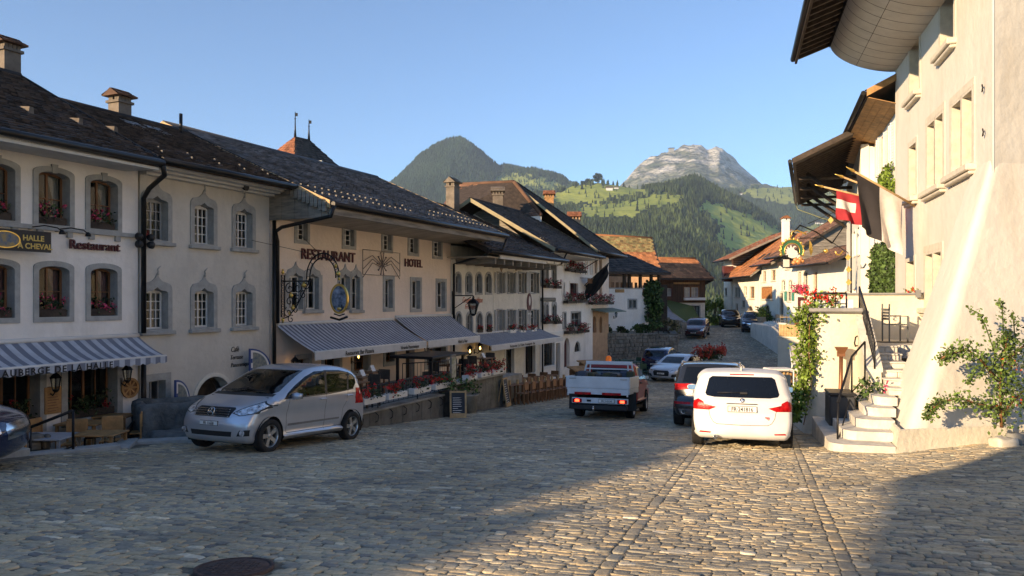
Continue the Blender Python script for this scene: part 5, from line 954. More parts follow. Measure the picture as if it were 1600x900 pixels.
# street lantern on bracket between hotel and arched house
u, z = LF.pp(713,462,-.2); t = Thing('street_lantern', 'large black street lantern on a wall bracket before the red lettering', 'lantern', LF, (u,0,z)); mb = MB(); mb.tube([(u,0,z),(u,-1.0,z)], .022, 6); mb.tube([(u,0,z-.6),(u,-.9,z-.05)], .018, 6); mb.tube([(u,0,z+.2),(u,0,z-.8)], .025, 6); t.part('bracket', mb, IRON)
M_ = Matrix.Translation((u,-1.0,z-.75)); mb = MB(); mb.lathe([(.13,0),(.24,.42)], 6, 0, M_, False); t.part('lamp_glass', mb, GL_WIN); mb = MB(); mb.lathe([(.28,.42),(.16,.55),(.05,.62),(.03,.75)], 6, 0, M_, False); mb.lathe([(.05,-.1),(.15,0)], 6, 0, M_, False); t.part('lamp_frame', mb, IRON)
# ---------------- tower roof behind the row
p = pix(448,248,46); t = Thing('castle_tower', 'distant rust-red pyramid tower roof with two tall weather vanes', 'tower', W0, (p.x,p.y+2,4)); w_ = 1.9; zb = pix(0,246,46).z; za = pix(0,203,46).z; cx, cy = p.x+.25, p.y+2
P = [(cx-w_*1.0,cy-1.1,zb),(cx+.3,cy-2.2,zb-.15),(cx+w_*1.15,cy+1,zb),(cx-.5,cy+2.2,zb)]; r0 = (cx-.25,cy-.2,za); r1 = (cx+.42,cy+.5,za-.05); mb = MB(); mb.add(P+[r0,r1],[(0,1,4),(1,2,5,4),(2,3,5),(3,0,4,5)]); rf = t.part('roof', mb, W_DARK)
tiles(t, P[0],P[1],r0,r0, T_RUST, .25,.2, 1, parent=rf); tiles(t, P[1],P[2],r1,r0, T_DARK, .25,.2, 2, parent=rf); mb = MB(); mb.box(cx-1.6,cx+1.6,cy-1,cy+1,0,zb); t.part('wall', mb, P_OLD)
for (q, zt_) in ((r0, pix(0,163,46).z),(r1, pix(0,171,46).z)):
    mb = MB(); mb.tube([(q[0],q[1],q[2]-.1),(q[0],q[1],q[2]+.5),(q[0],q[1],zt_)], [.10,.05,.02], 6); mb.box(q[0],q[0]+.16,q[1]-.01,q[1]+.01,zt_-.28,zt_-.08); mb.lathe([(.01,0),(.07,.06),(.01,.12)], 8, 0, Matrix.Translation((q[0],q[1],zt_-.5))); t.part('weather_vane', mb, PIPE)
# ================================================================== RIGHT SIDE
def leafmass(name, P, size, m, off, parent, seed=0, per=1, flat=0.):
    V, Q, rn = leaves(np.asarray(P)-np.array(off), size, per, seed, flat); return link(name, npmesh(name, V, Q, rn, (m,)), parent)
ANNEX = Thing('corner_house', 'tall cream plastered house with a battered corner, coved eave and deep stone windows', 'house', RF, (-20,0,-3.2)); T = ANNEX; ops = []
UC = -15.6; UE = -25.1
def rwin(p0, p1, y0, y1, n=1, sill=True):
    a = RF.pp(p0,450)[0]; b = RF.pp(p1,450)[0]; m_ = (p0+p1)/2; z1 = RF.pp(m_,y0)[1]; z0 = RF.pp(m_,y1)[1]; w_ = b-a
    if n == 1: win(T, ops, (a+b)/2, z0, z1, w_, 'flat', .14, surm=STONEL, fm=W_GREYP, cols=2, rows=3, sill=False, rec=.34, proud=.02, room=.12)
    else:
        for s in (.25,.75): win(T, ops, a+w_*s, z0, z1, w_*.44, 'flat', w_*.055, surm=STONEL, fm=W_GREYP, cols=2, rows=3, sill=False, rec=.34, proud=.02, room=.12)
        for s in (0,1): mb = MB(); mb.box(a+w_*s-(.12 if s == 0 else -.01), a+w_*s+(.12 if s else -.01), -.022, .02, z0-.06, z1+.06); T.part('window_jamb', mb, STONEL)
        mb = MB(); mb.box(a-.12,b+.12,-.024,.02,z1+.05,z1+.22); T.part('lintel', mb, STONEL)
    if sill: mb = MB(); mb.bbox(a-.2,b+.2,-.20,.05,z0-.20,z0-.06,.02); mb.bbox(a-.15,b+.15,-.13,.05,z0-.28,z0-.2,.02); T.part('window_sill', mb, STONEL)
rwin(1487,1521,153,262,2); rwin(1449,1475,186,290,2); rwin(1421,1432,226,306,1)
rwin(1470,1491,-30,70,1); rwin(1422,1437,62,146,1); rwin(1446,1472,395,478,2)
rwin(1417,1429,408,535,1,False)
mb = MB(); mb.plate([[(UE,-4),(UC,-4),(UC,9.6),(UE,9.6)]]+ops, 0, .03); T.part('wall', mb, P_CREAM)
cB = RF.at(UC,0,0); dirF = Vector((.978,.208,0)); eF = cB+dirF*9; A_ = RF.at(UE,0,0); eA = A_+dirF*9
mb = MB(); I_ = RF.I; q = [I_@p for p in (cB, eF, eA, A_)]
mb.add([(q[0].x,q[0].y+.002,-4),(q[1].x,q[1].y,-4),(q[1].x,q[1].y,9.6),(q[0].x,q[0].y+.002,9.6)],[(0,1,2,3)]); T.part('front_wall', mb, P_CREAM)
mb = MB(); mb.add([(q[1].x,q[1].y,-4),(q[2].x,q[2].y,-4),(q[2].x,q[2].y,9.6),(q[1].x,q[1].y,9.6)],[(0,1,2,3)]); mb.add([(q[3].x-.01,q[3].y,-4),(q[2].x-.01,q[2].y,-4),(q[2].x-.01,q[2].y,9.6),(q[3].x-.01,q[3].y,9.6)],[(0,1,2,3)]); T.part('back_wall', mb, P_CREAM)
# battered corner buttress
zt = 2.74; K = 26; mbv = []; top = [Vector((9.78,16.3)), Vector((cB.x,cB.y)), Vector((cB.x,cB.y))+Vector((.978,.208))*8.5]; bot = [Vector((7.62,16.25)), Vector((6.8,13.75)), Vector((6.8,13.75))+Vector((.978,.208))*11]
ring = []
for i in range(K+1):
    t = i/K; f = t*.88+.12*t*t; z = zt-(zt+3.2)*t; pts = []
    a, b, c = [top[j].lerp(bot[j], f) for j in range(3)]
    # rounded corner
    r_ = .22+.25*t; d1 = (a-b).normalized(); d2 = (c-b).normalized(); pr = [b+d1*r_*(1-s)**2+d2*r_*s**2 for s in (0,.25,.5,.75,1)]
    pts = [a]+pr+[c]; ring.append([I_@Vector((p.x,p.y,0)) for p in pts]); ring[-1] = [(p.x,p.y-.012,z) for p in ring[-1]]
vs = [p for r in ring for p in r]; n_ = 7
mb = MB(); mb.add(vs, [(i*n_+k,(i+1)*n_+k,(i+1)*n_+k+1,i*n_+k+1) for i in range(K) for k in range(n_-1)], 0, True); inn = I_@Vector((11,19,0)); mb.add(ring[0]+[(inn.x,inn.y,zt)], [(k,k+1,n_) for k in range(n_-1)]); b0 = [I_@Vector((*p,0)) for p in (top[0],bot[0])]; mb.add([r[0] for r in ring]+[(r[0][0]-.4,.1,r[0][2]) for r in ring], [(i,i+1,K+2+i,K+1+i) for i in range(K)]); T.part('buttress', mb, P_CREAM)
mb = MB(); z1 = -2.36; 
def plp(t, e): a,b,c = [top[j].lerp(bot[j], t) for j in range(3)]; nL = Vector((-.96,.28)); nF = Vector((.208,-.978)); return [a+nL*e, b+(nL*e+nF*e)*1.05, c+nF*e]
P0 = plp(1.0,.05); P1 = plp(.92,.05); Pi = plp(.915,0); g = lambda p, z: tuple(I_@Vector((p.x,p.y,z))); mb.add([g(p,-3.3) for p in P0]+[g(p,z1) for p in P1]+[g(p,z1+.02) for p in Pi], [(0,1,4,3),(1,2,5,4),(3,4,7,6),(4,5,8,7)]); T.part('plinth', mb, P_CREAM2)
for py, px in ((138,1539),(207,1540)): u, z = RF.pp(px,py); mb = MB(); mb.tube([(u-.06,-.03,z+.05),(u+.03,-.06,z+.07),(u+.07,-.06,z),(u+.02,-.06,z-.07),(u-.04,-.03,z-.03)], .014, 5); T.part('wall_hook', mb, IRON)
# coved eave with panel joints, then open rafters and gutter
def cove(s): a = R(90*s); return (-1.9*math.sin(a)**1.0*s**.25 if s > 0 else 0, 7.15+.95*(1-math.cos(a)))
NP = 20; un = -14.3
for i in range(int((un-UE)/.62)+1):
    u0_, u1_ = UE+.01+i*.62, min(un,UE+i*.62+.605)
    if u1_ <= u0_+.05: continue
    for s0, s1 in ((0,.5),(.505,1)):
        mb = MB(); pts = [cove(s0+(s1-s0)*k/6) for k in range(7)]; mb.add([(u0_,p[0],p[1]) for p in pts]+[(u1_,p[0],p[1]) for p in pts], [(k,k+1,k+8,k+7) for k in range(6)], 0, True); T.part('cove_panel', mb, mat('cove_paint',(.60,.56,.50),.8,bump=.15,var=.06))
mb = MB(); pts = [cove(k/12) for k in range(13)]; mb.add([(UE-.02,p[0],p[1]) for p in pts]+[(UE-.02,0,8.4),(UE-.02,-1.95,8.4)], [tuple(range(13))+(14,13)], 0); mb.add([(UE,p[0],p[1]+.02) for p in pts]+[(un,p[0],p[1]+.02) for p in pts], [(k,k+13,k+14,k+1) for k in range(12)], 0); mb.add([(UE-.03,-1.93,8.05),(un,-1.93,8.05),(un,-1.93,8.4),(UE-.03,-1.93,8.4)],[(0,1,2,3)]); T.part('eave_end', mb, W_DARK)
mb = MB(); mb.add([(UE-.25,-2.95,7.95),(un,-2.95,7.95),(un,-1.7,8.45),(UE-.25,-1.7,8.45)],[(0,1,2,3)]); T.part('eave_deck', mb, W_DARK)
for i in range(22):
    u_ = UE-.1+i*.5
    if u_ < un: mb = MB(); mb.add([(u_,-2.85,7.80),(u_+.1,-2.85,7.80),(u_+.1,-1.9,8.14),(u_,-1.9,8.14),(u_,-2.85,7.97),(u_+.1,-2.85,7.97),(u_+.1,-1.9,8.35),(u_,-1.9,8.35)],[(3,2,1,0),(4,5,6,7),(0,1,5,4),(1,2,6,5),(3,0,4,7)]); T.part('rafter', mb, W_DARK)
mb = MB(); mb.tube([(UE-.3,-3.0,7.88),(un,-3.0,7.88)], .09, 8); T.part('gutter', mb, PIPE); mb = MB(); mb.box(UE-.28,un,-2.95,-2.88,7.72,8.02); T.part('fascia', mb, W_DARK)
roof(T, UE-.28, un, -2.95, 8.08, 4.6, 11.6, T_DARK, seed=101, gutter=False, barge=W_DARK, course=.5, tile=.4)
# ---- stair, landing and flank wall
ST = Thing('stone_stair', 'pale stone stair climbing between the flank wall and the battered corner', 'stair', RF, (-15.5,-2.3,-2.9)); T = ST
zg = G(6.3,14.3); LZ = -1.06
low = [((-17.2,-13.75),(-3.15,-2.05)),((-17.4,-14.25),(-2.86,-2.0)),((-17.6,-14.65),(-2.58,-1.9)),((-17.8,-15.1),(-2.34,-1.8)),((-18.0,-15.5),(-2.12,-1.7))]
for i, ((a,b),(c,d)) in enumerate(low):
    mb = MB(); zt_ = zg+.17*(i+1); zb_ = zg-.4 if i == 0 else zg+.17*i+.002; z0_ = zb_; rr = .28
    lp = [(a,c),(b-rr,c)]+[(b-rr+rr*math.sin(R(k)), c+rr-rr*math.cos(R(k))) for k in (20,40,60,80)]+[(b,d),(a,d)]
    mb.add([(p[0],p[1],zt_) for p in lp]+[(p[0],p[1],z0_) for p in lp], [tuple(range(len(lp)))]+[(k,(k+1)%len(lp)+0,(k+1)%len(lp)+len(lp),k+len(lp)) for k in range(len(lp))]); T.part('step', mb, STEP)
zl = zg+.17*5; nU = 6; rz = (LZ-zl)/nU
for i in range(nU):
    a = -15.85-i*.40; mb = MB(); zt_ = zl+rz*(i+1); x = -1.80
    k = 0
    while x < -1.32:   # each riser is laid of separate blocks under a tread slab
        w_ = random.uniform(.26,.36); mb2 = MB(); mb2.bbox(a-.35,a,x+.006,min(x+w_,-1.26),zt_-rz,zt_-.03,.012); T.part('riser_stone', mb2, STEP); x += w_; k += 1
    mb.bbox(a-.45,a+.03,-1.82,-1.24,zt_-.035,zt_,.01); T.part('tread', mb, STEP)
mb = MB(); mb.box(-21.2,-18.25,-1.9,-.01,LZ-.3,LZ-.002); mb2 = MB(); T.part('landing', mb, STEP)
mb = MB(); mb.box(-19.9,-19.2,-1.4,-.5,LZ,LZ+.012); single('door_mat', 'thin dark doormat lying on the stone landing', 'mat', mb, [BLACKP], RF, (-19.5,-1,LZ))
# flank wall with curved foot
T = Thing('flank_wall', 'roughcast cream flank wall with a curved foot beside the stair, vines on its edge', 'wall', RF, (-18.5,-2.6,-3.2)); mb = MB(); K = 22
prof = []
for i in range(K+1):
    t = i/K; z = -.30-(3.2)*t; e = .05*t+.62*max(0,(t-.35)/.65)**1.7; prof.append((z, e))
rg = []
for z, e in prof:
    uF = -18.15+e*1.25; vL = -3.02-e*.55; rg.append([(-22.5,vL,z),(uF-.18,vL,z),(uF-.05,vL+.05,z),(uF,vL+.2,z),(uF,-2.02,z),(-18.3,-1.83,z)])
mb.add([p for r in rg for p in r], [(i*6+k,(i+1)*6+k,(i+1)*6+k+1,i*6+k+1) for i in range(K) for k in range(5)], 0, True); mb.add(rg[0]+[(-22.5,-1.83,-.30)], [tuple(range(7))]); mb.add([(-18.3,-1.83,-.3),(-22.5,-1.83,-.3),(-22.5,-1.83,-3.3),(-18.3,-1.83,-3.3)],[(0,1,2,3)]); T.part('wall', mb, P_CREAM2)
mb = MB(); mb.add([(-18.32,-2.12,-.25),(-18.32,-1.80,-.25),(-16.5,-1.80,-1.45),(-16.5,-2.12,-1.45),(-18.32,-2.12,-.33),(-18.32,-1.80,-.33),(-16.5,-1.80,-1.55),(-16.5,-2.12,-1.55)],[(0,1,2,3),(7,6,5,4),(0,3,7,4),(1,5,6,2),(3,2,6,7)]); T.part('sloping_coping', mb, STEP)
mb = MB(); mb.add([(-18.32,-2.08,-.33),(-16.5,-2.08,-1.55),(-16.1,-2.08,-3.3),(-18.32,-2.08,-3.3),(-18.32,-1.83,-.33),(-16.5,-1.83,-1.55),(-16.1,-1.83,-3.3),(-18.32,-1.83,-3.3)],[(3,2,1,0),(4,5,6,7),(1,2,6,5),(0,1,5,4)]); T.part('stair_cheek', mb, P_CREAM2)
mb = MB(); mb.bbox(-20.6,-17.98,-3.15,-1.95,-.30,-.20,.03); T.part('coping_slab', mb, mat('slab_grey',(.27,.26,.25),.8))
for py, px in ((482,1303),(526,1340)): 
    pass
for (u_, v_, z_) in ((-18.1,-3.1,-.42),(-17.95,-2.1,-.95)): mb = MB(); mb.tube([(u_,v_,z_+.1),(u_+.12,v_-.05,z_+.08),(u_+.17,v_-.08,z_-.05),(u_+.08,v_-.05,z_-.13),(u_-.02,v_,z_-.12)], .018, 6); T.part('iron_hook', mb, IRON)
mb = MB(); mb.box(-17.9+.02,-17.9+.14,-2.55,-2.38,-1.32,-1.22); mb.tube([(-17.84,-2.46,-1.3),(-17.80,-2.47,-1.9),(-17.72,-2.5,-2.3),(-17.6,-2.55,-2.6)], .045, 8); mb.add([(-17.95,-2.6,-1.1),(-17.7,-2.6,-1.1),(-17.7,-2.32,-1.1),(-17.95,-2.32,-1.1),(-17.9,-2.52,-1.25),(-17.76,-2.52,-1.25),(-17.76,-2.40,-1.25),(-17.9,-2.40,-1.25)],[(0,1,5,4),(1,2,6,5),(2,3,7,6),(3,0,4,7),(3,2,1,0)]); T.part('downspout', mb, COPPER)
T = Thing('parapet_wall', 'low plain tan parapet wall behind the chair on the landing', 'wall', RF, (-21.2,-1.5,LZ)); mb = MB(); mb.box(-21.5,-21.2,-2.9,-.01,LZ-1.2,.12); T.part('wall', mb, P_CREAM2); mb = MB(); mb.bbox(-21.55,-21.14,-2.95,-.012,.12,.18,.02); T.part('coping', mb, mat('slab_grey',(.27,.26,.25),.8))
mb = MB(); mb.box(-21.1,-21.02,-.25,-.12,.05,.25); single('wall_box', 'small grey metal box at the top of the tan parapet wall', 'box', mb, [STEEL], RF, (-21,-.2,.05))
# railings
def railing(name, label, fr, path, h, r=.018, bars=.11, fan=0, cat='railing', mid=True):
    t = Thing(name, label, cat, fr, tuple(path[0])); P = [Vector(p) for p in path]; mb = MB(); mb.tube([p+Vector((0,0,h)) for p in P], r*1.3, 6); t.part('handrail', mb, IRON)
    if mid: mb = MB(); mb.tube([p+Vector((0,0,.10)) for p in P], r*.8, 5); t.part('bottom_rail', mb, IRON)
    for i in range(len(P)):
        mb = MB(); mb.tube([P[i], P[i]+Vector((0,0,h))], r*1.1, 6); t.part('post', mb, IRON)
    if bars:
        for a, b in zip(P[:-1], P[1:]):
            n = int((b-a).length/bars)
            for k in range(1,n): p = a.lerp(b,k/n); mb = MB(); mb.tube([p+Vector((0,0,.1)), p+Vector((0,0,h))], r*.5, 4, caps=False); t.part('baluster', mb, IRON)
    return t
railing('stair_railing', 'tall black wrought-iron railing on the sloping coping of the upper flight', RF, [(-18.6,-1.96,-.25),(-17.5,-1.96,-.82),(-16.5,-1.96,-1.48)], .55, bars=.12)
railing('stair_railing', 'black tubular handrail with two posts beside the lowest steps', RF, [(-14.3,-2.95,zg-.0),(-16.2,-2.45,zg+.75),(-16.5,-2.15,zg+1.05)], .86, bars=0)
railing('balcony_railing', 'short black railing holding the red geraniums above the vine', RF, [(-18.2,-3.0,-.2),(-18.2,-2.3,-.2)], .35, bars=.12)
# bin and plant behind the rail
t = Thing('litter_bin', 'dark grey rectangular litter bin behind the lower stair railing', 'bin', RF, (-16.2,-2.9,zg)); mb = MB(); mb.bbox(-16.75,-15.9,-2.92,-2.42,zg-.1,zg+.80,.03); t.part('body', mb, mat('bin_grey',(.035,.038,.042),.5)); mb = MB(); mb.bbox(-16.77,-15.88,-2.94,-2.40,zg+.80,zg+.86,.02); t.part('lid', mb, BLACKP)
def plantpot(fr, u, v, z, r, h, label, pr, ph_, lm, pm=None, nl=160, nf=20, ls=.08, potm=None, seed=0, group=None, square=False, cat='potted plant'):
    t = Thing('potted_plant', label, cat, fr, (u,v,z), group); mb = MB()
    if square: mb.bbox(u-r,u+r,v-r,v+r,z,z+h,.02)
    else: mb.lathe([(r*.75,0),(r,h*.9),(r*1.06,h*.92),(r*1.06,h),(r*.9,h),(r*.88,h*.93)], 16, 0, Matrix.Translation((u,v,z)))
    t.part('pot', mb, potm or CONC); flora(t.o, (0,0,h+ph_*.5), (pr,pr,ph_*.6), nl, nf, lm, pm or PET_R, ls, ls*.7, seed); return t
plantpot(RF, -16.3, -2.1, zg+.35, .16, .25, 'flowering pot plant behind the litter bin by the copper downspout', .28, .55, LEAF, PET_P, 200, 10, .09, COPPER, 5)
# landing chair (metal, slatted)
def garden_chair(fr, u, v, z, rz, label, m, group=None, slat=True, h=.85, w=.5):
    f2 = Frame(fr.at(u,v,z), math.degrees(fr.a)+rz); t = Thing('garden_chair', label, 'chair', f2, (0,0,0), group); mb = MB()
    for i in range(5): mb.box(-w/2,w/2,-.22+i*.09,-.22+i*.09+.075,.43,.45)
    t.part('seat', mb, m); mb = MB()
    for i in range(4): mb.box(-w/2,w/2,.22,.245,.55+i*.075,.55+i*.075+.06)
    t.part('backrest', mb, m)
    for sx in (-1,1):
        for y_, hh in ((-.2,.64),(.22,h)): mb = MB(); mb.box(sx*w/2-.015,sx*w/2+.015,y_-.015,y_+.015,0,hh); t.part('leg', mb, m)
        mb = MB(); mb.box(sx*w/2-.02,sx*w/2+.02,-.22,.22,.64,.66); t.part('armrest', mb, m)
    return t
GREYM = mat('chair_metal', (.14,.15,.15), .5, metal=.4, bump=0)
garden_chair(RF, -19.7, -.98, LZ, 185, 'grey slatted metal armchair standing on the stone landing', GREYM, w=.62, h=.95)
u, z = RF.pp(1438,470); t = Thing('wall_flowers', 'small red geranium in a wall holder at the battered corner', 'plant', RF, (u,-.15,z)); flora(t.o, (0,-.1,.1), (.2,.2,.28), 90, 60, LEAFB, PET_R, .07, .06, 7); mb = MB(); mb.box(u-.08,u+.08,-.2,0,z-.25,z-.05); t.part('holder', mb, STEEL)
# vines on the flank wall edge, geraniums at its top
t = Thing('vine', 'bright green vine hanging down the left edge of the flank wall', 'vine', RF, (-18.2,-3.15,-3.0)); r = np.random.default_rng(4); P = []
for i in range(2300):
    s = r.uniform(0,1); z = -.15-2.65*s; wd = .30*(1-.55*s)*(1+.35*math.sin(s*17)); e = .05*s+.62*max(0,(s-.35)/.65)**1.7; P.append((-18.22+e*1.1+r.normal()*.10+.05, -3.08-e*.5+r.normal()*wd*.55-.08, z))
leafmass('leaves', P, .095, LEAFB, (-18.2,-3.15,-3.0), t.o, 3)
mb = MB(); mb.tube([(-18.05,-3.12,-.4),(-18.0,-3.15,-1.2),(-17.9,-3.1,-2.0),(-17.55,-3.3,-2.9)], .012, 5); t.part('stem', mb, W_BROWN)
t = Thing('geraniums', 'bright red geraniums in troughs on top of the flank wall', 'flowers', RF, (-18.3,-2.7,-.2)); flora(t.o, (0,-.1,.16), (.28,.46,.20), 260, 130, LEAFB, PET_R, .09, .065, 9, .6)
for v_ in (-3.0,-2.5): mb = MB(); mb.box(-18.5,-18.2,v_-.02,v_+.35,-.2,.0); t.part('trough', mb, W_WHITE)
# trumpet creeper against the battered corner
fx = lambda px, py, Y: pix(px,py,Y)
TC = (8.8, 13.8, -2.75); t = Thing('climbing_shrub', 'green trumpet creeper with orange flowers spreading against the cream corner wall', 'shrub', W0, TC); r = np.random.default_rng(8); P = []; S = []
def yw(x): return 13.75+(x-6.98)*.695-.25      # in front of the front wall
def limb(pts, wd, n, drop=0):
    pts = [np.array(p, float) for p in pts]; out = []
    for i in range(n):
        s = r.uniform(0,len(pts)-1.001); k = int(s); p = pts[k]+(pts[k+1]-pts[k])*(s-k); ww = wd*(1-.55*s/(len(pts)-1)); out.append(p+r.normal(size=3)*np.array([ww,ww*.45,ww])*.5)
    return out
def W3(px, py):
    # point on a sheet 25 cm in front of the wall
    k = (px-800)/F; Y = (13.75-.32-6.8*.2126)/(1-.2126*k); return (k*Y, Y, (HY-py)/F*Y)
LB = [([W3(1565,668),W3(1562,600),W3(1568,560),W3(1575,520)],.34,620),([W3(1560,595),W3(1530,560),W3(1510,545),W3(1487,553),W3(1470,560)],.24,600),([W3(1575,560),W3(1600,540),W3(1620,560)],.5,260),
 ([W3(1568,640),W3(1530,632),W3(1500,622),W3(1470,628),W3(1455,640),W3(1448,652)],.20,680),([W3(1562,650),W3(1590,620),W3(1610,600)],.45,260),([W3(1530,570),W3(1520,590),W3(1512,598)],.14,90),([W3(1568,560),W3(1580,590),W3(1570,620)],.4,260)]
for pts, wd, n in LB: P += limb(pts, wd, n)
SH = [[W3(1557,565),W3(1552,545),W3(1540,510),W3(1530,490),W3(1513,482)],[W3(1570,560),W3(1568,520),W3(1566,485),W3(1560,468)],[W3(1586,560),W3(1586,530),W3(1584,505),W3(1582,490)]]
for s_ in SH: P += limb(s_, .13, 110)
leafmass('foliage', P, .066, mat('leaf_creeper',(.10,.16,.035),.5,bump=0,var=.35,scale=6,attr=.55), TC, t.o, 2)
for i, (pts, wd, n) in enumerate(LB[:5]): mb = MB(); mb.tube(pts, [.035]+[.018]*(len(pts)-1), 5); t.part('branch', mb, W_BROWN)
for s_ in SH: mb = MB(); mb.tube(s_, .010, 4); t.part('shoot', mb, LEAFB)
P = []
for px, py in ((1568,562),(1580,568),(1590,572),(1592,627),(1588,622),(1575,565),(1560,640),(1600,580)):
    c = np.array(W3(px,py)); P += [c+r.normal(size=3)*.05 for _ in range(7)]
leafmass('blossom', P, .04, mat('petal_orange',(.75,.09,.02),.6,bump=0,attr=.3), TC, t.o, 5, 2)
# stones round its foot
rs = random.Random(5); k = 0
for i in range(9):
    x = 8.72+.27*i+rs.uniform(-.04,.04); y = 13.75+(x-6.8)*.2126-.55+rs.uniform(-.06,.06); s = rs.uniform(.13,.2); M_ = Matrix.Translation((x,y,G(x,y)+.06)) @ Matrix.Rotation(rs.uniform(0,3),4,'Z'); mb = MB(); rough(mb, x-s,x+s,y-s,y+s,G(x,y)-.15,G(x,y)+.15+.05*(i%2),.035,.07,0,6,.03)
    single('kerb_stone', ('leftmost','second','third','fourth','fifth','sixth','seventh','eighth','rightmost')[i]+' rough pale stone edging the bed under the trumpet creeper', 'stone', mb, [CONC if i%3 == 1 else STONEL], W0, (x,y,G(x,y)), 'rough stones edging the creeper bed')
# ---- R2 ivy house, R3 with dark eave
RF2 = Frame((12.27-24.3*.3327,0,0), -108.4); RF3 = Frame((2.0,0,0), -111.2)
def uat(fr, Y): # u where the facade plane has depth Y
    return -(Y)/math.cos(math.radians(-fr.a*57.29578-90)) if False else -Y/(-math.sin(fr.a)) 
T = Thing('ivy_house', 'white house with narrow louvred shutters and dense ivy round the doorway', 'house', RF2, (uat(RF2,29),0,-2)); ops = []; un_, uf_ = uat(RF2,24.2), uat(RF2,34.6)
for i, (p0, p1, y0, y1) in enumerate(((1379,1384,212,262),(1388,1392,200,255))): u, z0, z1, wd = wpx(RF2, p0, p1, y0, y1); win(T, ops, u, z0, z1, wd, 'flat', .06, STONEL, W_BROWN, 2, 3, None, False, .12)
for i, (p0, p1, y0, y1) in enumerate(((1346,1348,364,398),(1350,1352,360,396),(1355,1358,350,392),(1364,1367,340,388),(1372,1375,335,385),(1345,1352,419,424))): u, z0, z1, wd = wpx(RF2, p0, p1, y0, y1); win(T, ops, u, z0, z1, wd, 'flat', .05, P_BRIGHT, W_BROWN, 2, 2, None, False, .1)
for px, y0, y1 in ((1374,215,285),(1377,212,283),(1386,205,275),(1394,195,265),(1397,190,262),(1369,338,400),(1378,330,392),(1384,325,385),(1390,318,375)): u, z0, z1, wd = wpx(RF2, px-1, px+1, y0, y1); shutter(T, u, z0, z1, .42, -.02, W_WHITE, 12)
ze = (HY-143)/F*24.3
mb = MB(); mb.plate([[(uf_,-4),(un_,-4),(un_,ze-.1),(uf_,ze-.1)]]+ops, 0, .3); T.part('wall', mb, P_BRIGHT); mb = MB(); mb.box(uf_,un_,.31,8,-4,ze-.12); T.part('side_wall', mb, P_BRIGHT)
roof(T, uf_-.3, un_+.3, -1.0, ze, 4.2, ze+2.6, T_DARK, seed=111, barge=W_WARM, course=.4, tile=.3)
soffit(T, uf_-.25, un_+.25, -.95, ze-.2, 0, ze-.5, W_WARM, 4)
def ivy(fr, boxes, label, n, base, m=LEAF, size=.13, seed=0):
    t = Thing('ivy', label, 'ivy', fr, base); r = np.random.default_rng(seed); P = []
    A = [abs(b[1]-b[0])*abs(b[3]-b[2]) for b in boxes]; 
    for b, a in zip(boxes, A):
        k = int(n*a/sum(A)); u = r.uniform(b[0],b[1],k); z = r.uniform(b[2],b[3],k); d = .12+.22*np.array([abs(noise.noise(Vector((x*1.7,y*1.7,seed)))) for x, y in zip(u,z)]); P += list(np.stack([u, b[4]-d*r.uniform(.2,1.1,k), z+.0*u],-1))
    leafmass('foliage', P, size, m, base, t.o, seed); return t
def pxbox(fr, p0, p1, y0, y1, v=0): a = fr.pp(p0,450,v)[0]; b = fr.pp(p1,450,v)[0]; m_ = (p0+p1)/2; return (a, b, fr.pp(m_,y1,v)[1], fr.pp(m_,y0,v)[1], v)
ivy(RF2, [pxbox(RF2,1356,1372,398,470),pxbox(RF2,1368,1407,378,470)], 'dense dark ivy clipped over the lower wall of the white shuttered house', 4200, (un_,0,-1), LEAF, .14, 4)
ivy(RF2, [pxbox(RF2,1377,1398,265,300),pxbox(RF2,1388,1402,285,320)], 'loose ivy patch between the upper shutters and the flags', 900, (un_,0,2), LEAFB, .12, 6)
T = Thing('dark_eave_house', 'white house beneath a vast dark boarded eave with timber struts', 'house', RF3, (uat(RF3,36),0,-2)); ops = []; n3, f3 = uat(RF3,30.2), uat(RF3,42)
for p0, p1, y0, y1 in ((1329.5,1332,369,402),(1334.5,1337.5,362,400),(1341,1344,355,398),(1327,1331,455,470),(1333,1337,452,470)): u, z0, z1, wd = wpx(RF3, p0, p1, y0, y1); win(T, ops, u, z0, z1, wd, 'flat', .05, P_BRIGHT, W_BROWN, 2, 2, None, False, .1)
zE = 5.5; mb = MB(); mb.plate([[(f3,-4),(n3,-4),(n3,zE+.6),(f3,zE+.6)]]+ops, 0, .3); T.part('wall', mb, P_BRIGHT); mb = MB(); mb.box(f3,n3-.01,.31,9,-4,zE+.5); T.part('side_wall', mb, P_BRIGHT)
roof(T, f3-.6, n3+1.0, -2.5, zE, 4.5, zE+3.2, T_DARK, seed=121, barge=W_DARK, course=.4, tile=.3)
for i in range(26): mb = MB(); u_ = f3-.4+i*.53; mb.box(u_,u_+.1,-2.4,0,zE-.18,zE-.02,0,Matrix.Translation((0,-2.4,zE-.1)) @ Matrix.Rotation(R(24),4,'X') @ Matrix.Translation((0,2.4,-zE+.1))); T.part('rafter', mb, W_DARK)
for i in range(4): mb = MB(); u_ = f3+.6+i*3.3; mb.tube([(u_,-.05,zE-1.6),(u_,-2.0,zE-.1)], .10, 4); mb.tube([(u_,-.05,zE-.35),(u_,-2.3,zE-.3)], .09, 4); T.part('strut', mb, W_DARK)
mb = MB(); mb.tube([(f3-.6,-2.6,zE-.1),(f3-.6,-2.5,zE-.4),(f3-.2,-1.2,zE-1.0),(f3,-.1,zE-1.3)], .05, 6); T.part('downpipe', mb, mat('pipe_green',(.12,.14,.10),.5,metal=.4))
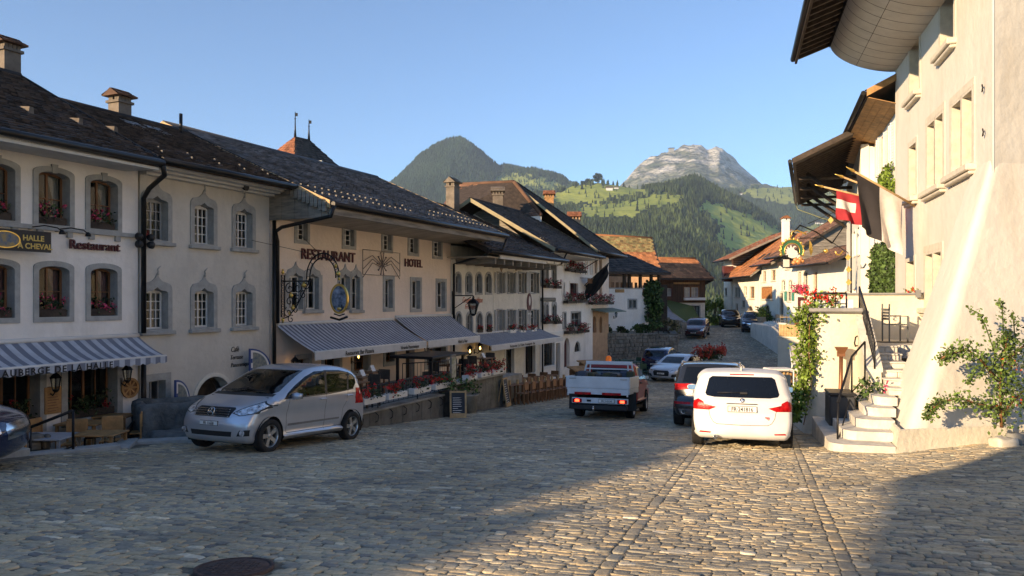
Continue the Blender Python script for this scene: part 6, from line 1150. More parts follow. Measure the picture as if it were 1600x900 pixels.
# ---- flags on the corner house
def flag(label, base_px, tip_px, Yb, Yt, drop, mats, wave, seed, frac=(.0,1.), group='flags on poles across the house fronts', tri=False, white=None):
    b = pix(*base_px, Yb); tp = pix(*tip_px, Yt); t = Thing('flag', label, 'flag', W0, tuple(b), group); mb = MB(); mb.tube([b, tp], [.035,.028], 6); t.part('pole', mb, W_PALE)
    d = (tp-b).normalized(); mb = MB(); mb.lathe([(.02,0),(.05,.06),(.03,.14),(.005,.3)], 8, 0, Matrix.Translation(tp) @ d.to_track_quat('Z','Y').to_matrix().to_4x4()); t.part('finial', mb, GOLD)
    a0 = b.lerp(tp, frac[0]); a1 = b.lerp(tp, frac[1]); n, m_ = 24, 16; vs = []; side = d.cross(Vector((0,0,1))).normalized(); mid = []
    for i in range(n+1):
        s = i/n; p = a0.lerp(a1, s)
        for j in range(m_+1):
            q = j/m_; w_ = wave*q*math.sin(s*13+q*3+seed)+wave*.5*q*math.sin(s*5+seed*2); gather = (s-.5)*q*.25; vs.append(p-d*gather*(a1-a0).length*.6+side*w_+Vector((0,0,-drop*q*(1-.12*s))))
    fs = []; ms = []
    for i in range(n):
        for j in range(m_): fs.append((i*(m_+1)+j,(i+1)*(m_+1)+j,(i+1)*(m_+1)+j+1,i*(m_+1)+j+1)); ms.append(mats[1]((i+.5)/n,(j+.5)/m_))
    bb = len(mb.v); mb = MB(); mb.v = [tuple(v) for v in vs]; mb.f = fs; mb.m = ms; mb.s = [True]*len(fs); t.part('cloth', mb, mats[0]); return t
FB = mat('flag_black',(.035,.03,.032),.85,bump=.1); FW = mat('flag_white',(.66,.60,.55),.85,bump=.1); FR_ = mat('flag_red',(.38,.03,.04),.85,bump=.1)
bk = RF.at(*RF.pp(1430,320)[:1], 0, RF.pp(1430,320)[1]); Yb = bk.y
flag('large flag half black and half white hanging from the cream corner house', (1430,322), (1335,268), Yb, Yb-.6, 1.62, ((FB,FW), lambda s,q: 1 if s < .50 else 0), .10, 2, (.22,.96))
flag('red flag with a white cross partly hidden behind the black and white flag', (1424,318), (1318,277), Yb+1.6, Yb+1.2, 1.25, ((FR_,FW), lambda s,q: 1 if (abs(s-.6) < .13 and abs(q-.5) < .42) or (abs(q-.5) < .13 and abs(s-.6) < .36) else 0), .08, 4, (.2,.72))
flag('small narrow red and white flag at the left of the flag group', (1424,325), (1287,292), Yb+3.4, Yb+3.2, 1.0, ((FR_,FW), lambda s,q: 1 if (.30 < q < .62 and s > .45) else 0), .16, 5, (.45,.86))
# ================================================================== FAR LEFT END OF THE STREET
def WF(P0, P1): # frame with X from P0 to P1
    return Frame((P0[0],P0[1],0), math.degrees(math.atan2(P1[1]-P0[1], P1[0]-P0[0])))
f9 = WF((6.9,59),(11.3,61.5)); T = Thing('terrace_house', 'whitewashed wall with a torn edge under a timber gallery and dark pyramid roof', 'house', f9, (2,0,-2.6)); ops = []
for p0, p1 in ((982.5,987),(989,993.5)): u, z0, z1, wd = wpx(f9, p0, p1, 469, 481); win(T, ops, u, z0, z1, wd, 'flat', .12, STONE, W_DARK, 2, 1, None, False, .15)
a = f9.pp(938,450)[0]; zt = f9.pp(975,451)[1]; e = [f9.pp(x,y) for x, y in ((1004,452),(1003,461),(1010,467),(1008,474),(1013,480),(1016,490),(1014,500),(1013,518))]
lp = [(a,-4.2),(e[-1][0],-4.2)]+list(reversed(e))+[(a,zt)]
mb = MB(); mb.plate([lp]+ops, 0, .35); T.part('wall', mb, P_WHITE); mb = MB(); mb.box(a,e[0][0]+.2,-.06,.4,zt,zt+.07); T.part('coping', mb, STONE)
u, z0, z1, wd = wpx(f9, 961, 975, 450, 456); mb = MB(); mb.bbox(u-wd/2,u+wd/2,-.06,0,z0-.05,z1-.1,.01); single('shop_sign', 'small brown plank sign on the whitewashed wall below the gallery', 'sign', mb, [W_WARM], f9, (u,0,z0))
for px, nm in ((959,'left'),(1009,'right')): u, z = f9.pp(px,495); lantern(f9, u, 0, z, f'{nm} small dark lantern on the whitewashed wall', .22, 'lanterns on the whitewashed wall', False)
zr0 = f9.pp(990,426)[1]
for px in (946,976,984,1001,1018,1030): u = f9.pp(px,450)[0]; mb = MB(); mb.box(u-.10,u+.10,-.05,.15,zt,zr0+.1); T.part('post', mb, W_DARK)
mb = MB(); ua, ub = f9.pp(944,450)[0], f9.pp(1031,450)[0]; mb.box(ua,ub,-.03,.1,zt+.95,zt+1.05); T.part('gallery_rail', mb, W_DARK)
for i in range(12): mb = MB(); u = ua+(ub-ua)*i/12; mb.box(u,u+.25,.3+.0,.34,zt,zt+.5); T.part('gallery_board', mb, W_BROWN)
P = [(ua-.2,-.9,zr0),(ub+.4,-.9,zr0),(ub-1.6,2.0,f9.pp(1008,398,2.0)[1]),(ua+.2,2.0,f9.pp(960,397,2.0)[1])]; mb = MB(); mb.add(P+[(p[0],p[1]+ (4 if i > 1 else 0),p[2]-(.15 if i < 2 else 1.6)) for i, p in enumerate(P)],[(0,1,2,3),(3,2,6,7),(0,4,5,1),(1,5,6,2),(4,7,6,5)]); rf = T.part('roof', mb, W_DARK); tiles(T, P[0],P[1],P[2],P[3], T_DARK, .35,.28, 3, parent=rf)
mb = MB(); mb.box(ua-1.5,ub+1,5.0,5.2,zt,zr0+.5); T.part('back_wall', mb, P_ORANGE)
# mossy roofed house behind
T = Thing('mossy_roof_house', 'house with a mossy orange tiled roof behind the dark gallery roof', 'house', W0, (12,75,-2))
q = lambda px, py, Y: tuple(pix(px,py,Y)); A,B,Cc,D = q(912,393,72),q(1024,394,72),q(1019,372,75),q(905,366,75); E_,F_ = q(1035,425,69),q(950,424,69); mb = MB(); b_ = Vector((0,8,-4))
mb.add([A,B,Cc,D,E_,F_,tuple(Vector(Cc)+b_),tuple(Vector(D)+b_)],[(0,1,2,3),(5,4,1,0),(3,2,6,7),(1,4,2),(2,4,6)]); rf = T.part('roof', mb, W_DARK); tiles(T,A,B,Cc,D,T_MOSS,.4,.3,7,parent=rf); tiles(T,F_,E_,B,A,T_ORANGE,.4,.3,8,parent=rf); mb = MB(); mb.tube([D,Cc],.13,8); T.part('ridge_cap', mb, T_ORANGE)
mb = MB(); mb.box(9.5,13.4,70,78,-4,2.6); T.part('wall', mb, P_ORANGE)
# chalet
f11 = WF(tuple(pix(1030,0,80))[:2], tuple(pix(1103,0,80))[:2]); T = Thing('chalet', 'brown timber chalet on a stone base with an orange tiled roof at the street end', 'house', f11, (3,0,-2.7)); ops = []; z_s = f11.pp(1070,473)[1]; z_t = f11.pp(1070,436)[1]; uL = f11.pp(1028,450)[0]; uR = f11.pp(1102,450)[0]
for p0, p1, y0, y1 in ((1038.5,1049,450,463),(1069,1078,449,464),(1080,1091,449,464)): u, z0, z1, wd = wpx(f11, p0, p1, y0, y1); win(T, ops, u, z0, z1, wd, 'flat', .08, W_RED if p0 < 1050 else W_BROWN, W_WHITE, 4, 2, CURT if p0 > 1050 else None, False, .1)
o2 = []; u, z0, z1, wd = wpx(f11, 1082, 1093, 478, 496); win(T, o2, u, z0, z1, wd, 'flat', .1, STONE, W_DARK, 2, 2, None, True, .2)
mb = MB(); mb.plate([[(uL,z_s),(uR,z_s),(uR,z_t),(uL,z_t)]]+ops, 0, .2); T.part('timber_wall', mb, mat('chalet_timber',(.10,.05,.028),.8,bump=.5,bs=25,stretch=(3,3,.2),var=.4,scale=3)); mb = MB(); mb.plate([[(uL,-5),(uR,-5),(uR,z_s-.002),(uL,z_s-.002)]]+o2, .12, .4); mb.box(uL,uR,.41,7,-5,z_t); T.part('stone_base', mb, P_OLD)
for i in range(26): mb = MB(); u = uL+(uR-uL)*i/26; mb.box(u,u+.025,-.022,.0,z_s,z_t) if not any(abs(u-(o[0][0]+o[1][0])/2) < (o[1][0]-o[0][0])/2+.15 for o in ops) else mb.box(u,u+.025,-.022,.0,z_s,z_s+.4); T.part('cover_strip', mb, W_DARK)
mb = MB(); u0_, z0 = f11.pp(1068,465); u1_ = f11.pp(1101,465)[0]; mb.bbox(u0_,u1_,-.5,.0,z0-.28,z0,.02); T.part('ledge', mb, W_WHITE); mb = MB(); mb.box(f11.pp(1052,440)[0],f11.pp(1092,440)[0],-.3,.0,f11.pp(1070,444)[1],f11.pp(1070,441)[1]); T.part('shelf', mb, W_WARM)
T_CH = T; A,B,Cc,D = (uL-.8,-1.2,f11.pp(1030,434,-1.2)[1]),(uR+.6,-1.2,f11.pp(1110,435,-1.2)[1]),(f11.pp(1087,404,2.4)[0],2.4,f11.pp(1087,404,2.4)[1]),(uL-1.0,2.4,f11.pp(1030,403,2.4)[1]); mb = MB(); lo = Vector((0,0,-.2))
mb.add([A,B,Cc,D,tuple(Vector(A)+lo),tuple(Vector(B)+lo),(uR+.6,7,1),(uL-1,7,1)],[(0,1,2,3),(4,5,1,0),(1,5,6,2),(3,2,6,7)]); rf = T.part('roof', mb, W_DARK); tiles(T,A,B,Cc,D,T_ORANGE,.42,.34,9,parent=rf); tiles(T,B,(uR+.6,7,1.2),Cc,Cc,T_ORANGE,.42,.34,10,parent=rf); mb = MB(); mb.tube([D,Cc],.13,8); T.part('ridge_cap', mb, T_ORANGE)
# ramp path, grass bank, garden walls
sh = lambda pts, nm, m, kind='structure': tag(link(nm, MB().add([tuple(p) for p in pts], [tuple(range(len(pts)))]).mesh(nm, m)), kind=kind)
mb = MB(); A = [pix(1027,470,78),pix(1036,470,78),pix(1050,488,70),pix(1076,506,66),pix(1052,508,64),pix(1035,492,68)]; mb.add(A,[(0,1,2,5),(5,2,3,4)]); B_ = [pix(1036,470,78.2),pix(1050,487,70),pix(1076,505.5,66.2),pix(1097,504,72),pix(1082,478,78),pix(1045,469,79.2)]; tag(link('ramp_path', mb.mesh('ramp_path', mat('gravel_pale',(.26,.26,.26),.95))), kind='structure')
mb = MB(); mb.add(B_,[(0,1,4,5),(1,2,3,4)]); o = link('grass_bank', mb.mesh('grass_bank', mat('grass_green',(.06,.10,.025),.95,bump=1,bs=8,bd=.1))); o['kind'] = 'structure'
mb = MB(); base = pix(1015,500,66); mb.box(base.x-.5,base.x+6,base.y,base.y+14,-6,-1.9); 
def rubble_wall(label, P0, P1, zt0, zt1, zb, cat='wall', n=None, th=.5, seed=0):
    """a dry wall of separate stones"""
    fr = WF(P0,P1); Lw = math.hypot(P1[0]-P0[0],P1[1]-P0[1]); t = Thing('stone_wall', label, cat, fr, (0,0,zb)); mb = MB(); r = random.Random(seed)
    mb.add([(0,.08,zb),(Lw,.08,zb),(Lw,.08,zt1-.05),(0,.08,zt0-.05),(0,th,zb),(Lw,th,zb),(Lw,th,zt1-.05),(0,th,zt0-.05)],[(0,1,2,3),(3,2,6,7),(1,5,6,2),(0,3,7,4)]); t.part('core', mb, RUB)
    z = zb; s = MB(); rows = 0
    while z < max(zt0,zt1)-.05:
        h = r.uniform(.16,.30); u = r.uniform(-.1,0)
        while u < Lw:
            w_ = r.uniform(.22,.55); zt = zt0+(zt1-zt0)*u/Lw
            if z+h*.6 < zt: s.bbox(max(0,u)+.012,min(Lw,u+w_)-.012,-r.uniform(0,.05),.12,z+.012,min(z+h,zt)-.008,.025)
            u += w_
        z += h
    t.part('wall_stones', s, [mat('wall_stone',(.19,.175,.15),.95,var=.4,scale=1.5,bump=.8,bs=10,bd=.05)], kind='stuff'); return t
rubble_wall('long rubble garden wall in front of the whitewashed house', (4.9,52),(12.2,56.5), -2.25,-2.5,-5, seed=1)
rubble_wall('short rubble wall below the ivy column at the foot of the ramp', (11.6,62.5),(14.7,64.5), -1.2,-1.9,-4.6, seed=2)
rubble_wall('rubble wall end beside the green garden tables', (12.2,56.5),(13.0,62.0), -2.5,-2.3,-5, seed=3)
mb = MB(); mb.add([(4.9,52.3,-2.5),(12.2,56.8,-2.7),(13,62,-2.6),(11.3,61.5,-2.5),(6.9,59,-2.4),(5.4,56,-2.5)],[(0,1,2,3,4,5)]); tag(link('garden_terrace', mb.mesh('garden_terrace', JOINT)), kind='structure')
t = Thing('ivy', 'tall dark ivy column beside the torn edge of the whitewashed wall', 'ivy', W0, (11.4,62,-3)); r = np.random.default_rng(3); P = []
for i in range(2600):
    py = r.uniform(441,502); hw = 13+3*math.sin((py-441)/18); c = 1019+2*math.sin(py*.2); px = c+r.uniform(-hw,hw)*(.85 if py > 450 else .6); P.append(tuple(pix(px,py,61.0+r.uniform(0,1.2))))
leafmass('foliage', P, .30, LEAF, (11.4,62,-3), t.o, 2); mb = MB(); mb.box(10.8,12.6,62.3,63.3,-3.5,1.2); t.part('trunk', mb, W_DARK)
def shrubs(label, px0, px1, y0, y1, Y, n, m, size, seed, name='shrub', pm=None, cat='shrub', group=None, nf=0):
    b = pix((px0+px1)/2, y1, Y); t = Thing(name, label, cat, W0, tuple(b), group); r = np.random.default_rng(seed); k = max(3, int((px1-px0)/6)); cs = [(r.uniform(px0,px1), r.uniform(y0+ (y1-y0)*.3,y1), r.uniform(.5,1)) for _ in range(k)]; P = []
    for i in range(n):
        c = cs[i%k]; rr = (y1-y0)*.5*c[2]; v = r.normal(size=3); v /= np.linalg.norm(v); v *= r.uniform(.5,1); P.append(tuple(pix(c[0]+v[0]*rr, min(y1,c[1]-abs(v[2])*rr*1.0+rr*.2), Y+v[1]*rr*Y/F)))
    leafmass('foliage', P, size, m, tuple(b), t.o, seed)
    mb = MB()
    for c in cs: p = pix(c[0],y1+1,Y); mb.tube([p, p+Vector((0,0,(y1-y0)*.4*Y/F))], .015*Y/20, 4)
    t.part('stems', mb, W_DARK, kind='stuff')
    if nf: leafmass('blossom', [P[i] for i in range(0,min(nf,len(P)))], size*.8, pm, tuple(b), t.o, seed+1, 2)
    return t
shrubs('dark low shrubs on the garden wall before the whitewashed house, left end', 945, 985, 508, 522, 55, 500, LEAFD, .2, 11)
shrubs('mixed dusky shrubs on the garden wall right of the whitewashed house', 990, 1035, 503, 524, 57, 700, LEAF, .22, 12)
shrubs('dry tall shrub at the corner of the rubble wall', 1030, 1056, 500, 520, 60, 350, mat('leaf_dry',(.12,.10,.04),.7,bump=0,attr=.5), .2, 13)
r_ = Vector(pix(1117,506,88)); t = Thing('tree', 'sunlit yellow-green bushy tree between the chalet and the far grey house', 'tree', W0, tuple(r_)); mb = MB(); mb.tube([r_-Vector((0,0,2)), r_+Vector((0,0,2))], [.18,.1], 6); t.part('trunk', mb, W_DARK); r = np.random.default_rng(2); v = r.normal(size=(1500,3)); v /= np.linalg.norm(v,axis=1)[:,None]; v *= r.uniform(.5,1,(1500,1)); P = v*np.array([1.7,1.6,1.6])*(1+.25*np.sin(v[:,:1]*9))+np.array([r_.x,r_.y,r_.z+1.2]); leafmass('crown', P, .32, LEAFB, tuple(r_), t.o, 2)
shrubs('bright leafy bush low beside the far grey house', 1105, 1125, 492, 508, 84, 250, LEAFB, .25, 15)
# ================================================================== FAR RIGHT HOUSES
FR = Frame((24,0,0), -90); Yu = lambda px: 24/((px-800)/F)
def fr_u(px): return FR.pp(px,450)[0]
def farhouse(name, label, p0, p1, ze, zr, tm, wm, wins, depth=9, ov=1.1, ridge=4.0, v=0., barge=None, extra=(.4,.4), gable=None, zb=-3.6):
    ua, ub = FR.pp(p0,450,v)[0], FR.pp(p1,450,v)[0]; T = Thing(name, label, 'house', FR, ((ua+ub)/2,v,-2)); ops = []
    for w_ in wins:
        a, b, y0, y1, kind, fm = w_[:6]; u, z0, z1, wd = wpx(FR, a, b, y0, y1, v); win(T, ops, u, z0, z1, wd, kind, .10, STONEL, fm, 2, 2, None, True, .12, v)
    mb = MB(); mb.plate([[(ua,zb),(ub,zb),(ub,ze+.2),(ua,ze+.2)]]+ops, v, v+.3); T.part('wall', mb, wm)
    k = (zr-ze)/(ridge+ov); a = [(v+.31,zb),(v+depth,zb),(v+depth,ze-.0),(v+ridge,zr-.1),(v+.31,ze+k*ov-.1)]
    for u in (ua+.01, ub-.01): mb = MB(); mb.add([(u,p[0],p[1]) for p in a],[tuple(range(5))]); T.part('gable_wall', mb, gable or wm)
    if gable:
        for i in range(14):
            z = ze-.6+(zr-ze+.5)*i/14; vl = v+.2+max(0,(z-(ze+k*ov))/k); vr_ = v+depth-max(0,(z-ze)/((zr-ze)/(depth-ridge)))
            if vr_ > vl+.3: mb = MB(); mb.box(ub-.0,ub+.03+.01*(i%2),vl,vr_,z,z+(zr-ze+.5)/14-.03); T.part('gable_board', mb, W_GREY)
    roof(T, ua-extra[0], ub+extra[1], v-ov, ze, v+ridge, zr, tm, vb=v+depth+.5, seed=int(p0), barge=barge or W_GREY, course=.4, tile=.3); return T, ua, ub
zz = lambda px, py, v=0: FR.pp(px,py,v)[1]
T, ua, ub = farhouse('red_roof_house', 'farthest house on the right with a rust-red roof, weathered gable boards and red balcony', 1131, 1143, zz(1137,405,-1), zz(1137,405,-1)+3.0, T_RUST, P_OLD, [(1133,1136,450,462,'flat',W_DARK)], depth=12, ridge=5.5, gable=P_OLD, extra=(.3,3))
mb = MB(); z0 = zz(1143,440); mb.box(ub-.5,ub+.3,-.9,.1,z0,z0+1.7); T.part('balcony_boards', mb, W_RED)
T, ua, ub = farhouse('orange_roof_house', 'house with a steep bright orange roof and two skylights at the far right', 1145, 1188, zz(1170,431,-1.0), zz(1170,431,-1.0)+4.2, T_ORANGE, P_BRIGHT, [(1149,1152,450,464,'flat',W_DARK),(1153,1156,450,464,'flat',W_DARK),(1150,1153,475,500,'flat',W_DARK),(1172,1179,448,466,'flat',W_ORG),(1160,1164,470,480,'flat',W_DARK),(1168,1178,478,500,'round',W_DARK),(1163,1167,448,462,'flat',W_WHITE)], depth=10, ridge=4.4, gable=P_OLD)
for i in range(2): mb = MB(); u = ua+4.5+i*1.6; v_ = 1.1; k = 4.2/5.5; zs = zz(1170,431,-1.0)+k*(v_+1.1)+.1; mb.add([(u,v_,zs),(u+.8,v_,zs),(u+.8,v_+.8,zs+.8*k),(u,v_+.8,zs+.8*k)],[(0,1,2,3)]); T.part('skylight', mb, W_DARK)
shrubs('green potted bushes before the dark door of the far orange-roofed house', 1183, 1208, 486, 503, 70, 450, LEAF, .2, 21)
chimney(FR, fr_u(1180), 3.0, zz(1206,385,3), zz(1206,347,3), .6, 'white chimney with an arched terracotta cap on the orange-roofed house', W_WHITE, T_ORANGE)
T, ua, ub = farhouse('slatted_window_house', 'cream house with brown shutters and a slatted wooden window, second from the orange roof', 1190, 1218, zz(1200,412,-.8), zz(1200,412,-.8)+2.4, T_RUST, P_BRIGHT, [(1193,1197,424,440,'flat',W_ORG),(1206,1212,422,438,'flat',W_ORG),(1190.5,1207,448,467,'flat',W_ORG),(1195,1203,476,500,'round',W_DARK)], depth=6, ridge=3.4, ov=.9)
u, z0, z1, wd = wpx(FR, 1190.5, 1207, 449, 467)
for i in range(9): mb = MB(); uu = u-wd/2+wd*(i+.15)/9; mb.box(uu,uu+wd/13,-.05,.0,z0,z1); T.part('slat', mb, W_ORG)
T, ua, ub = farhouse('cream_gable_house', 'bright cream house with arched windows and teal shutters at the far right', 1218, 1246, zz(1232,399,-.8), zz(1232,399,-.8)+3.3, T_BROWN, P_BRIGHT, [(1222,1227,438,454,'arc',W_WHITE),(1233,1238,438,454,'arc',W_WHITE),(1228,1234,410,420,'arc',W_WHITE),(1219,1224,458,500,'flat',W_BROWN),(1231,1236,456,470,'flat',W_DARK)], depth=9, ridge=4.5, v=-.05, barge=W_DARK, gable=W_GREY)
TEAL = mat('shutter_teal',(.05,.24,.19),.6,bump=0)
for px in (1227.5,1239): u, z = FR.pp(px,470,-.1); shutter(T, u, z, zz(px,455), .5, -.1, TEAL)
T, ua, ub = farhouse('flowered_house', 'cream house with a brown door frame and pink flower baskets at the far right', 1246, 1268, zz(1255,412,-.6), zz(1255,412,-.6)+.7, T_BROWN, P_BRIGHT, [(1248,1252,425,446,'flat',W_GREYP),(1256.5,1262,425,446,'flat',W_GREYP),(1253,1257,474,500,'round',W_WHITE),(1260,1264,474,505,'flat',W_WHITE)], depth=3, ridge=1.4, v=-.1, barge=W_DARK)
mb = MB(); u0_, z0 = FR.pp(1247,466,-.25); u1_ = FR.pp(1268,466,-.25)[0]; mb.box(u0_,u1_,-.28,-.1,z0-.15,z0+.1); mb.box(u0_,u0_+.2,-.28,-.1,-3.4,z0-.15); T.part('door_frame', mb, W_RED)
for i, (px, py) in enumerate(((1248,453),(1259,453),(1263,487),(1273,474))): u, z = FR.pp(px,py,-.3); t = Thing('hanging_basket', ['left pink flower basket on the cream house with the brown door frame','right pink flower basket on the cream house with the brown door frame','orange flower tuft beside the white door','red flower basket at the brown door corner'][i], 'flower basket', FR, (u,-.35,z), 'flower baskets on the far houses'); flora(t.o, (0,-.1,0), (.45,.3,.38) if i < 2 else (.3,.25,.25), 80, 160, LEAF, PET_P if i < 2 else PET_R, .12, .12, 30+i); mb = MB(); mb.lathe([(.08,-.3),(.25,-.1),(.27,-.05)], 8, 0, Matrix.Translation((u,-.35,z))); t.part('basket', mb, W_BROWN)
T, ua, ub = farhouse('barn_house', 'barn-like house with a big weathered board gable and curved rust roof below the signs', 1268, 1326, zz(1300,408,-2.0), zz(1300,408,-2.0)+1.5, T_BROWN, P_BRIGHT, [(1272,1277,425,452,'flat',W_ORG),(1283,1292,455,470,'flat',W_GREYP),(1277,1281,470,500,'flat',W_WHITE)], depth=4.5, ridge=2, v=-.2, ov=1.6, barge=W_DARK)
T = Thing('board_gable_house', 'tall house behind with a broad gable of weathered horizontal boards under a dark verge', 'house', W0, (27,66,-2)); q_ = lambda px, py, Y=66.: tuple(pix(px,py,Y)); mb = MB(); mb.add([q_(1242,412),q_(1340,357),q_(1340,440),q_(1242,440)],[(3,2,1,0)]); T.part('gable_wall', mb, W_GREY)
for i in range(17):
    y0 = 432-i*4.2; xl = max(1242,1242+(412-y0)*1.78+3); a_, b_ = pix(xl,y0,65.95), pix(1340,y0,65.95); mb = MB(); mb.box(a_.x,b_.x,65.86+.02*(i%2),65.97,a_.z,a_.z+.205); T.part('gable_board', mb, W_GREY)
mb = MB(); A,B = Vector(q_(1234,408,64.6)), Vector(q_(1340,349,64.6)); U = Vector((0,3,0)); dn = Vector((0,0,-.3)); mb.add([A,B,B+U,A+U,A+dn,B+dn,B+U+dn,A+U+dn],[(0,1,2,3),(7,6,5,4),(0,4,5,1),(3,2,6,7),(0,3,7,4)]); T.part('roof', mb, W_DARK)
# plaza platform with its retaining wall, wooden fence
mb = MB(); Pz = [(18.3,47),(19.5,57),(20.5,66),(24.6,76),(25,47)]; mb.add([(x,y,-2.05) for x, y in Pz]+[(x,y,-5) for x, y in Pz],[(4,3,2,1,0)]+[(k,(k+1)%5,(k+1)%5+5,k+5) for k in range(5)]); mb.f = [tuple(reversed(f)) for f in mb.f]; tag(link('plaza', mb.mesh('plaza', P_OLD)), kind='structure')
ff = WF(tuple(pix(1217,0,48))[:2], tuple(pix(1284,0,45))[:2]); T = Thing('wooden_fence', 'pale wooden board fence on a low cream wall at the terrace edge', 'fence', ff, (0,0,-2.5)); Lf = (Vector(tuple(pix(1284,0,45))[:2])-Vector(tuple(pix(1217,0,48))[:2])).length
zf0, zf1 = ff.pp(1250,527)[1], ff.pp(1250,508)[1]
for i in range(int(Lf/.13)): mb = MB(); mb.box(i*.13,i*.13+.105,0,.03,zf0,zf1); T.part('board', mb, W_PALE)
mb = MB(); mb.box(0,Lf,.03,.07,zf1-.1,zf1-.02); mb.box(0,Lf,.03,.07,zf0+.1,zf0+.18); T.part('rail', mb, W_PALE)
mb = MB(); mb.box(-.1,Lf,.0,.4,-5,zf0); mb.bbox(-.15,Lf,-.05,.45,zf0-.12,zf0-.002,.02); single('terrace_wall', 'low cream retaining wall beneath the pale wooden fence', 'wall', mb, [P_CREAM2], ff, (0,0,-4.4))
for i in range(8):
    y = 49+i*2.2; x = 18.9+(y-49)*.19; s = .45
    mb = MB(); rough(mb,x-.5,x+.1,y-.8,y+.8,G(x,y)-.3,-1.75-(i%2)*.1,.06,.3); o = single('wall_block', ('nearest','second','third','fourth','fifth','sixth','seventh','farthest')[i]+' rough stone block edging the far terrace beside the street', 'stone', mb, [P_OLD], W0, (x,y,G(x,y)), 'rough blocks edging the terrace')
# far bikes / furniture cluster on the plaza
def cafe_table(fr, u, v, z, r, h, label, m, group=None, square=False, cloth=None):
    t = Thing('cafe_table', label, 'table', fr, (u,v,z), group); mb = MB()
    if square: mb.bbox(u-r,u+r,v-r*.8,v+r*.8,z+h-.035,z+h,.01)
    else: mb.lathe([(r,h-.03),(r,h)], 20, 0, Matrix.Translation((u,v,z)), False)
    t.part('table_top', mb, m); mb = MB()
    if square:
        for a in (-1,1):
            for b in (-1,1): mb = MB(); mb.box(u+a*(r-.06)-.025,u+a*(r-.06)+.025,v+b*(r*.8-.06)-.025,v+b*(r*.8-.06)+.025,z,z+h-.035); t.part('leg', mb, m)
    else: mb.tube([(u,v,z),(u,v,z+h-.03)], .03, 8); t.part('pedestal', mb, IRON); mb = MB(); mb.lathe([(r*.55,0),(r*.5,.03),(.05,.06)], 14, 0, Matrix.Translation((u,v,z))); t.part('foot', mb, IRON)
    return t
def chair(fr, u, v, z, rz, label, m, group=None, h=.88):
    f2 = Frame(fr.at(u,v,z), math.degrees(fr.a)+rz); t = Thing('cafe_chair', label, 'chair', f2, (0,0,0), group); mb = MB(); mb.bbox(-.2,.2,-.2,.2,.43,.46,.012); t.part('seat', mb, m); mb = MB(); mb.bbox(-.2,.2,.18,.21,.58,h,.012); t.part('backrest', mb, m)
    for a in (-1,1):
        for b in (-1,1): mb = MB(); mb.box(a*.18-.018,a*.18+.018,b*.18-.018,b*.18+.018,0,.43 if b < 0 else h-.05); t.part('leg', mb, m)
    return t
gp = lambda px, Y, z=None: (lambda p: (p.x, p.y, G(p.x,p.y) if z is None else z))(pix(px,500,Y))
for i, px in enumerate((1217,1225,1233,1241)): x, y, z = gp(px, 60-i, -2.05); chair(W0, x, y, z, 40*i, ('first','second','third','last')[i]+' chair from the left before the house with teal shutters', GREYM, 'chairs on the far terrace')
x, y, z = gp(1229, 58, -2.05); cafe_table(W0, x, y, z, .5, .74, 'small table among chairs before the house with teal shutters', W_PALE)
plantpot(W0, *gp(1189.5,68,-2.05), .4, .5, 'bright green bush in a pot at the corner of the far terrace', .5, .9, LEAFB, None, 220, 0, .2, CONC, 3)
plantpot(W0, *gp(1247,56,-2.05), .25, .35, 'small plant in a terracotta pot by the white door', .3, .5, LEAF, PET_R, 90, 20, .12, T_ORANGE, 4)
t = Thing('red_cart', 'dark red motor scooter parked behind the wooden fence', 'scooter', W0, gp(1279,47,-2.3)); x, y, z = gp(1279,47,-2.3); mb = MB()
for s in (-.35,.35): mb.lathe([(.16,-.05),(.24,-.05),(.24,.05),(.16,.05)], 14, 0, Matrix.Translation((x+s,y,z+.35)) @ Matrix.Rotation(R(90),4,'X'))
t.part('wheels', mb, BLACKP); mb = MB(); mb.bbox(x-.35,x+.3,y-.12,y+.12,z+.45,z+.75,.08); mb.bbox(x-.45,x-.3,y-.2,y+.2,z+.4,z+1.05,.05); t.part('body', mb, mat('paint_red_dark',(.30,.02,.02),.3,bump=0)); mb = MB(); mb.tube([(x-.42,y-.3,z+1.1),(x-.42,y+.3,z+1.1)], .02, 6); mb.bbox(x-.1,x+.35,y-.13,y+.13,z+.76,z+.85,.03); t.part('handlebar', mb, BLACKP)
# hanging signs on the right: green horseshoe emblem with a white bird, gilded brackets and diamonds
def P3(px, py, Y): return tuple(pix(px,py,Y))
YS = 30.0; t = Thing('emblem_sign', 'green gilded horseshoe sign with a spiky white bird on a gilded bracket', 'sign', W0, P3(1240,410,YS)); c = pix(1237,392,YS); k_ = YS/F*.84
mb = MB(); pr = [(21*k_*math.cos(R(a)),21*k_*math.sin(R(a))) for a in range(205,-26,-10)]; pi_ = [(14*k_*math.cos(R(a)),14*k_*math.sin(R(a))) for a in range(-25,206,10)]; TM = Matrix.Translation(c)
mb.plate([pr+pi_], -.04,.04,T=TM); t.part('green_arch', mb, mat('paint_green',(.03,.13,.07),.5,bump=0)); mb = MB()
for a in range(200,-21,-20): p = c+Vector((22*k_*math.cos(R(a)),-.02,22*k_*math.sin(R(a)))); mb.lathe([(.01,-.06),(.05,-.02),(.06,.03),(.01,.07)], 6, 0, Matrix.Translation(p))
for r_k in (21,14): mb.tube([c+Vector((r_k*k_*math.cos(R(a)),-.05,r_k*k_*math.sin(R(a)))) for a in range(205,-26,-10)], .018, 5)
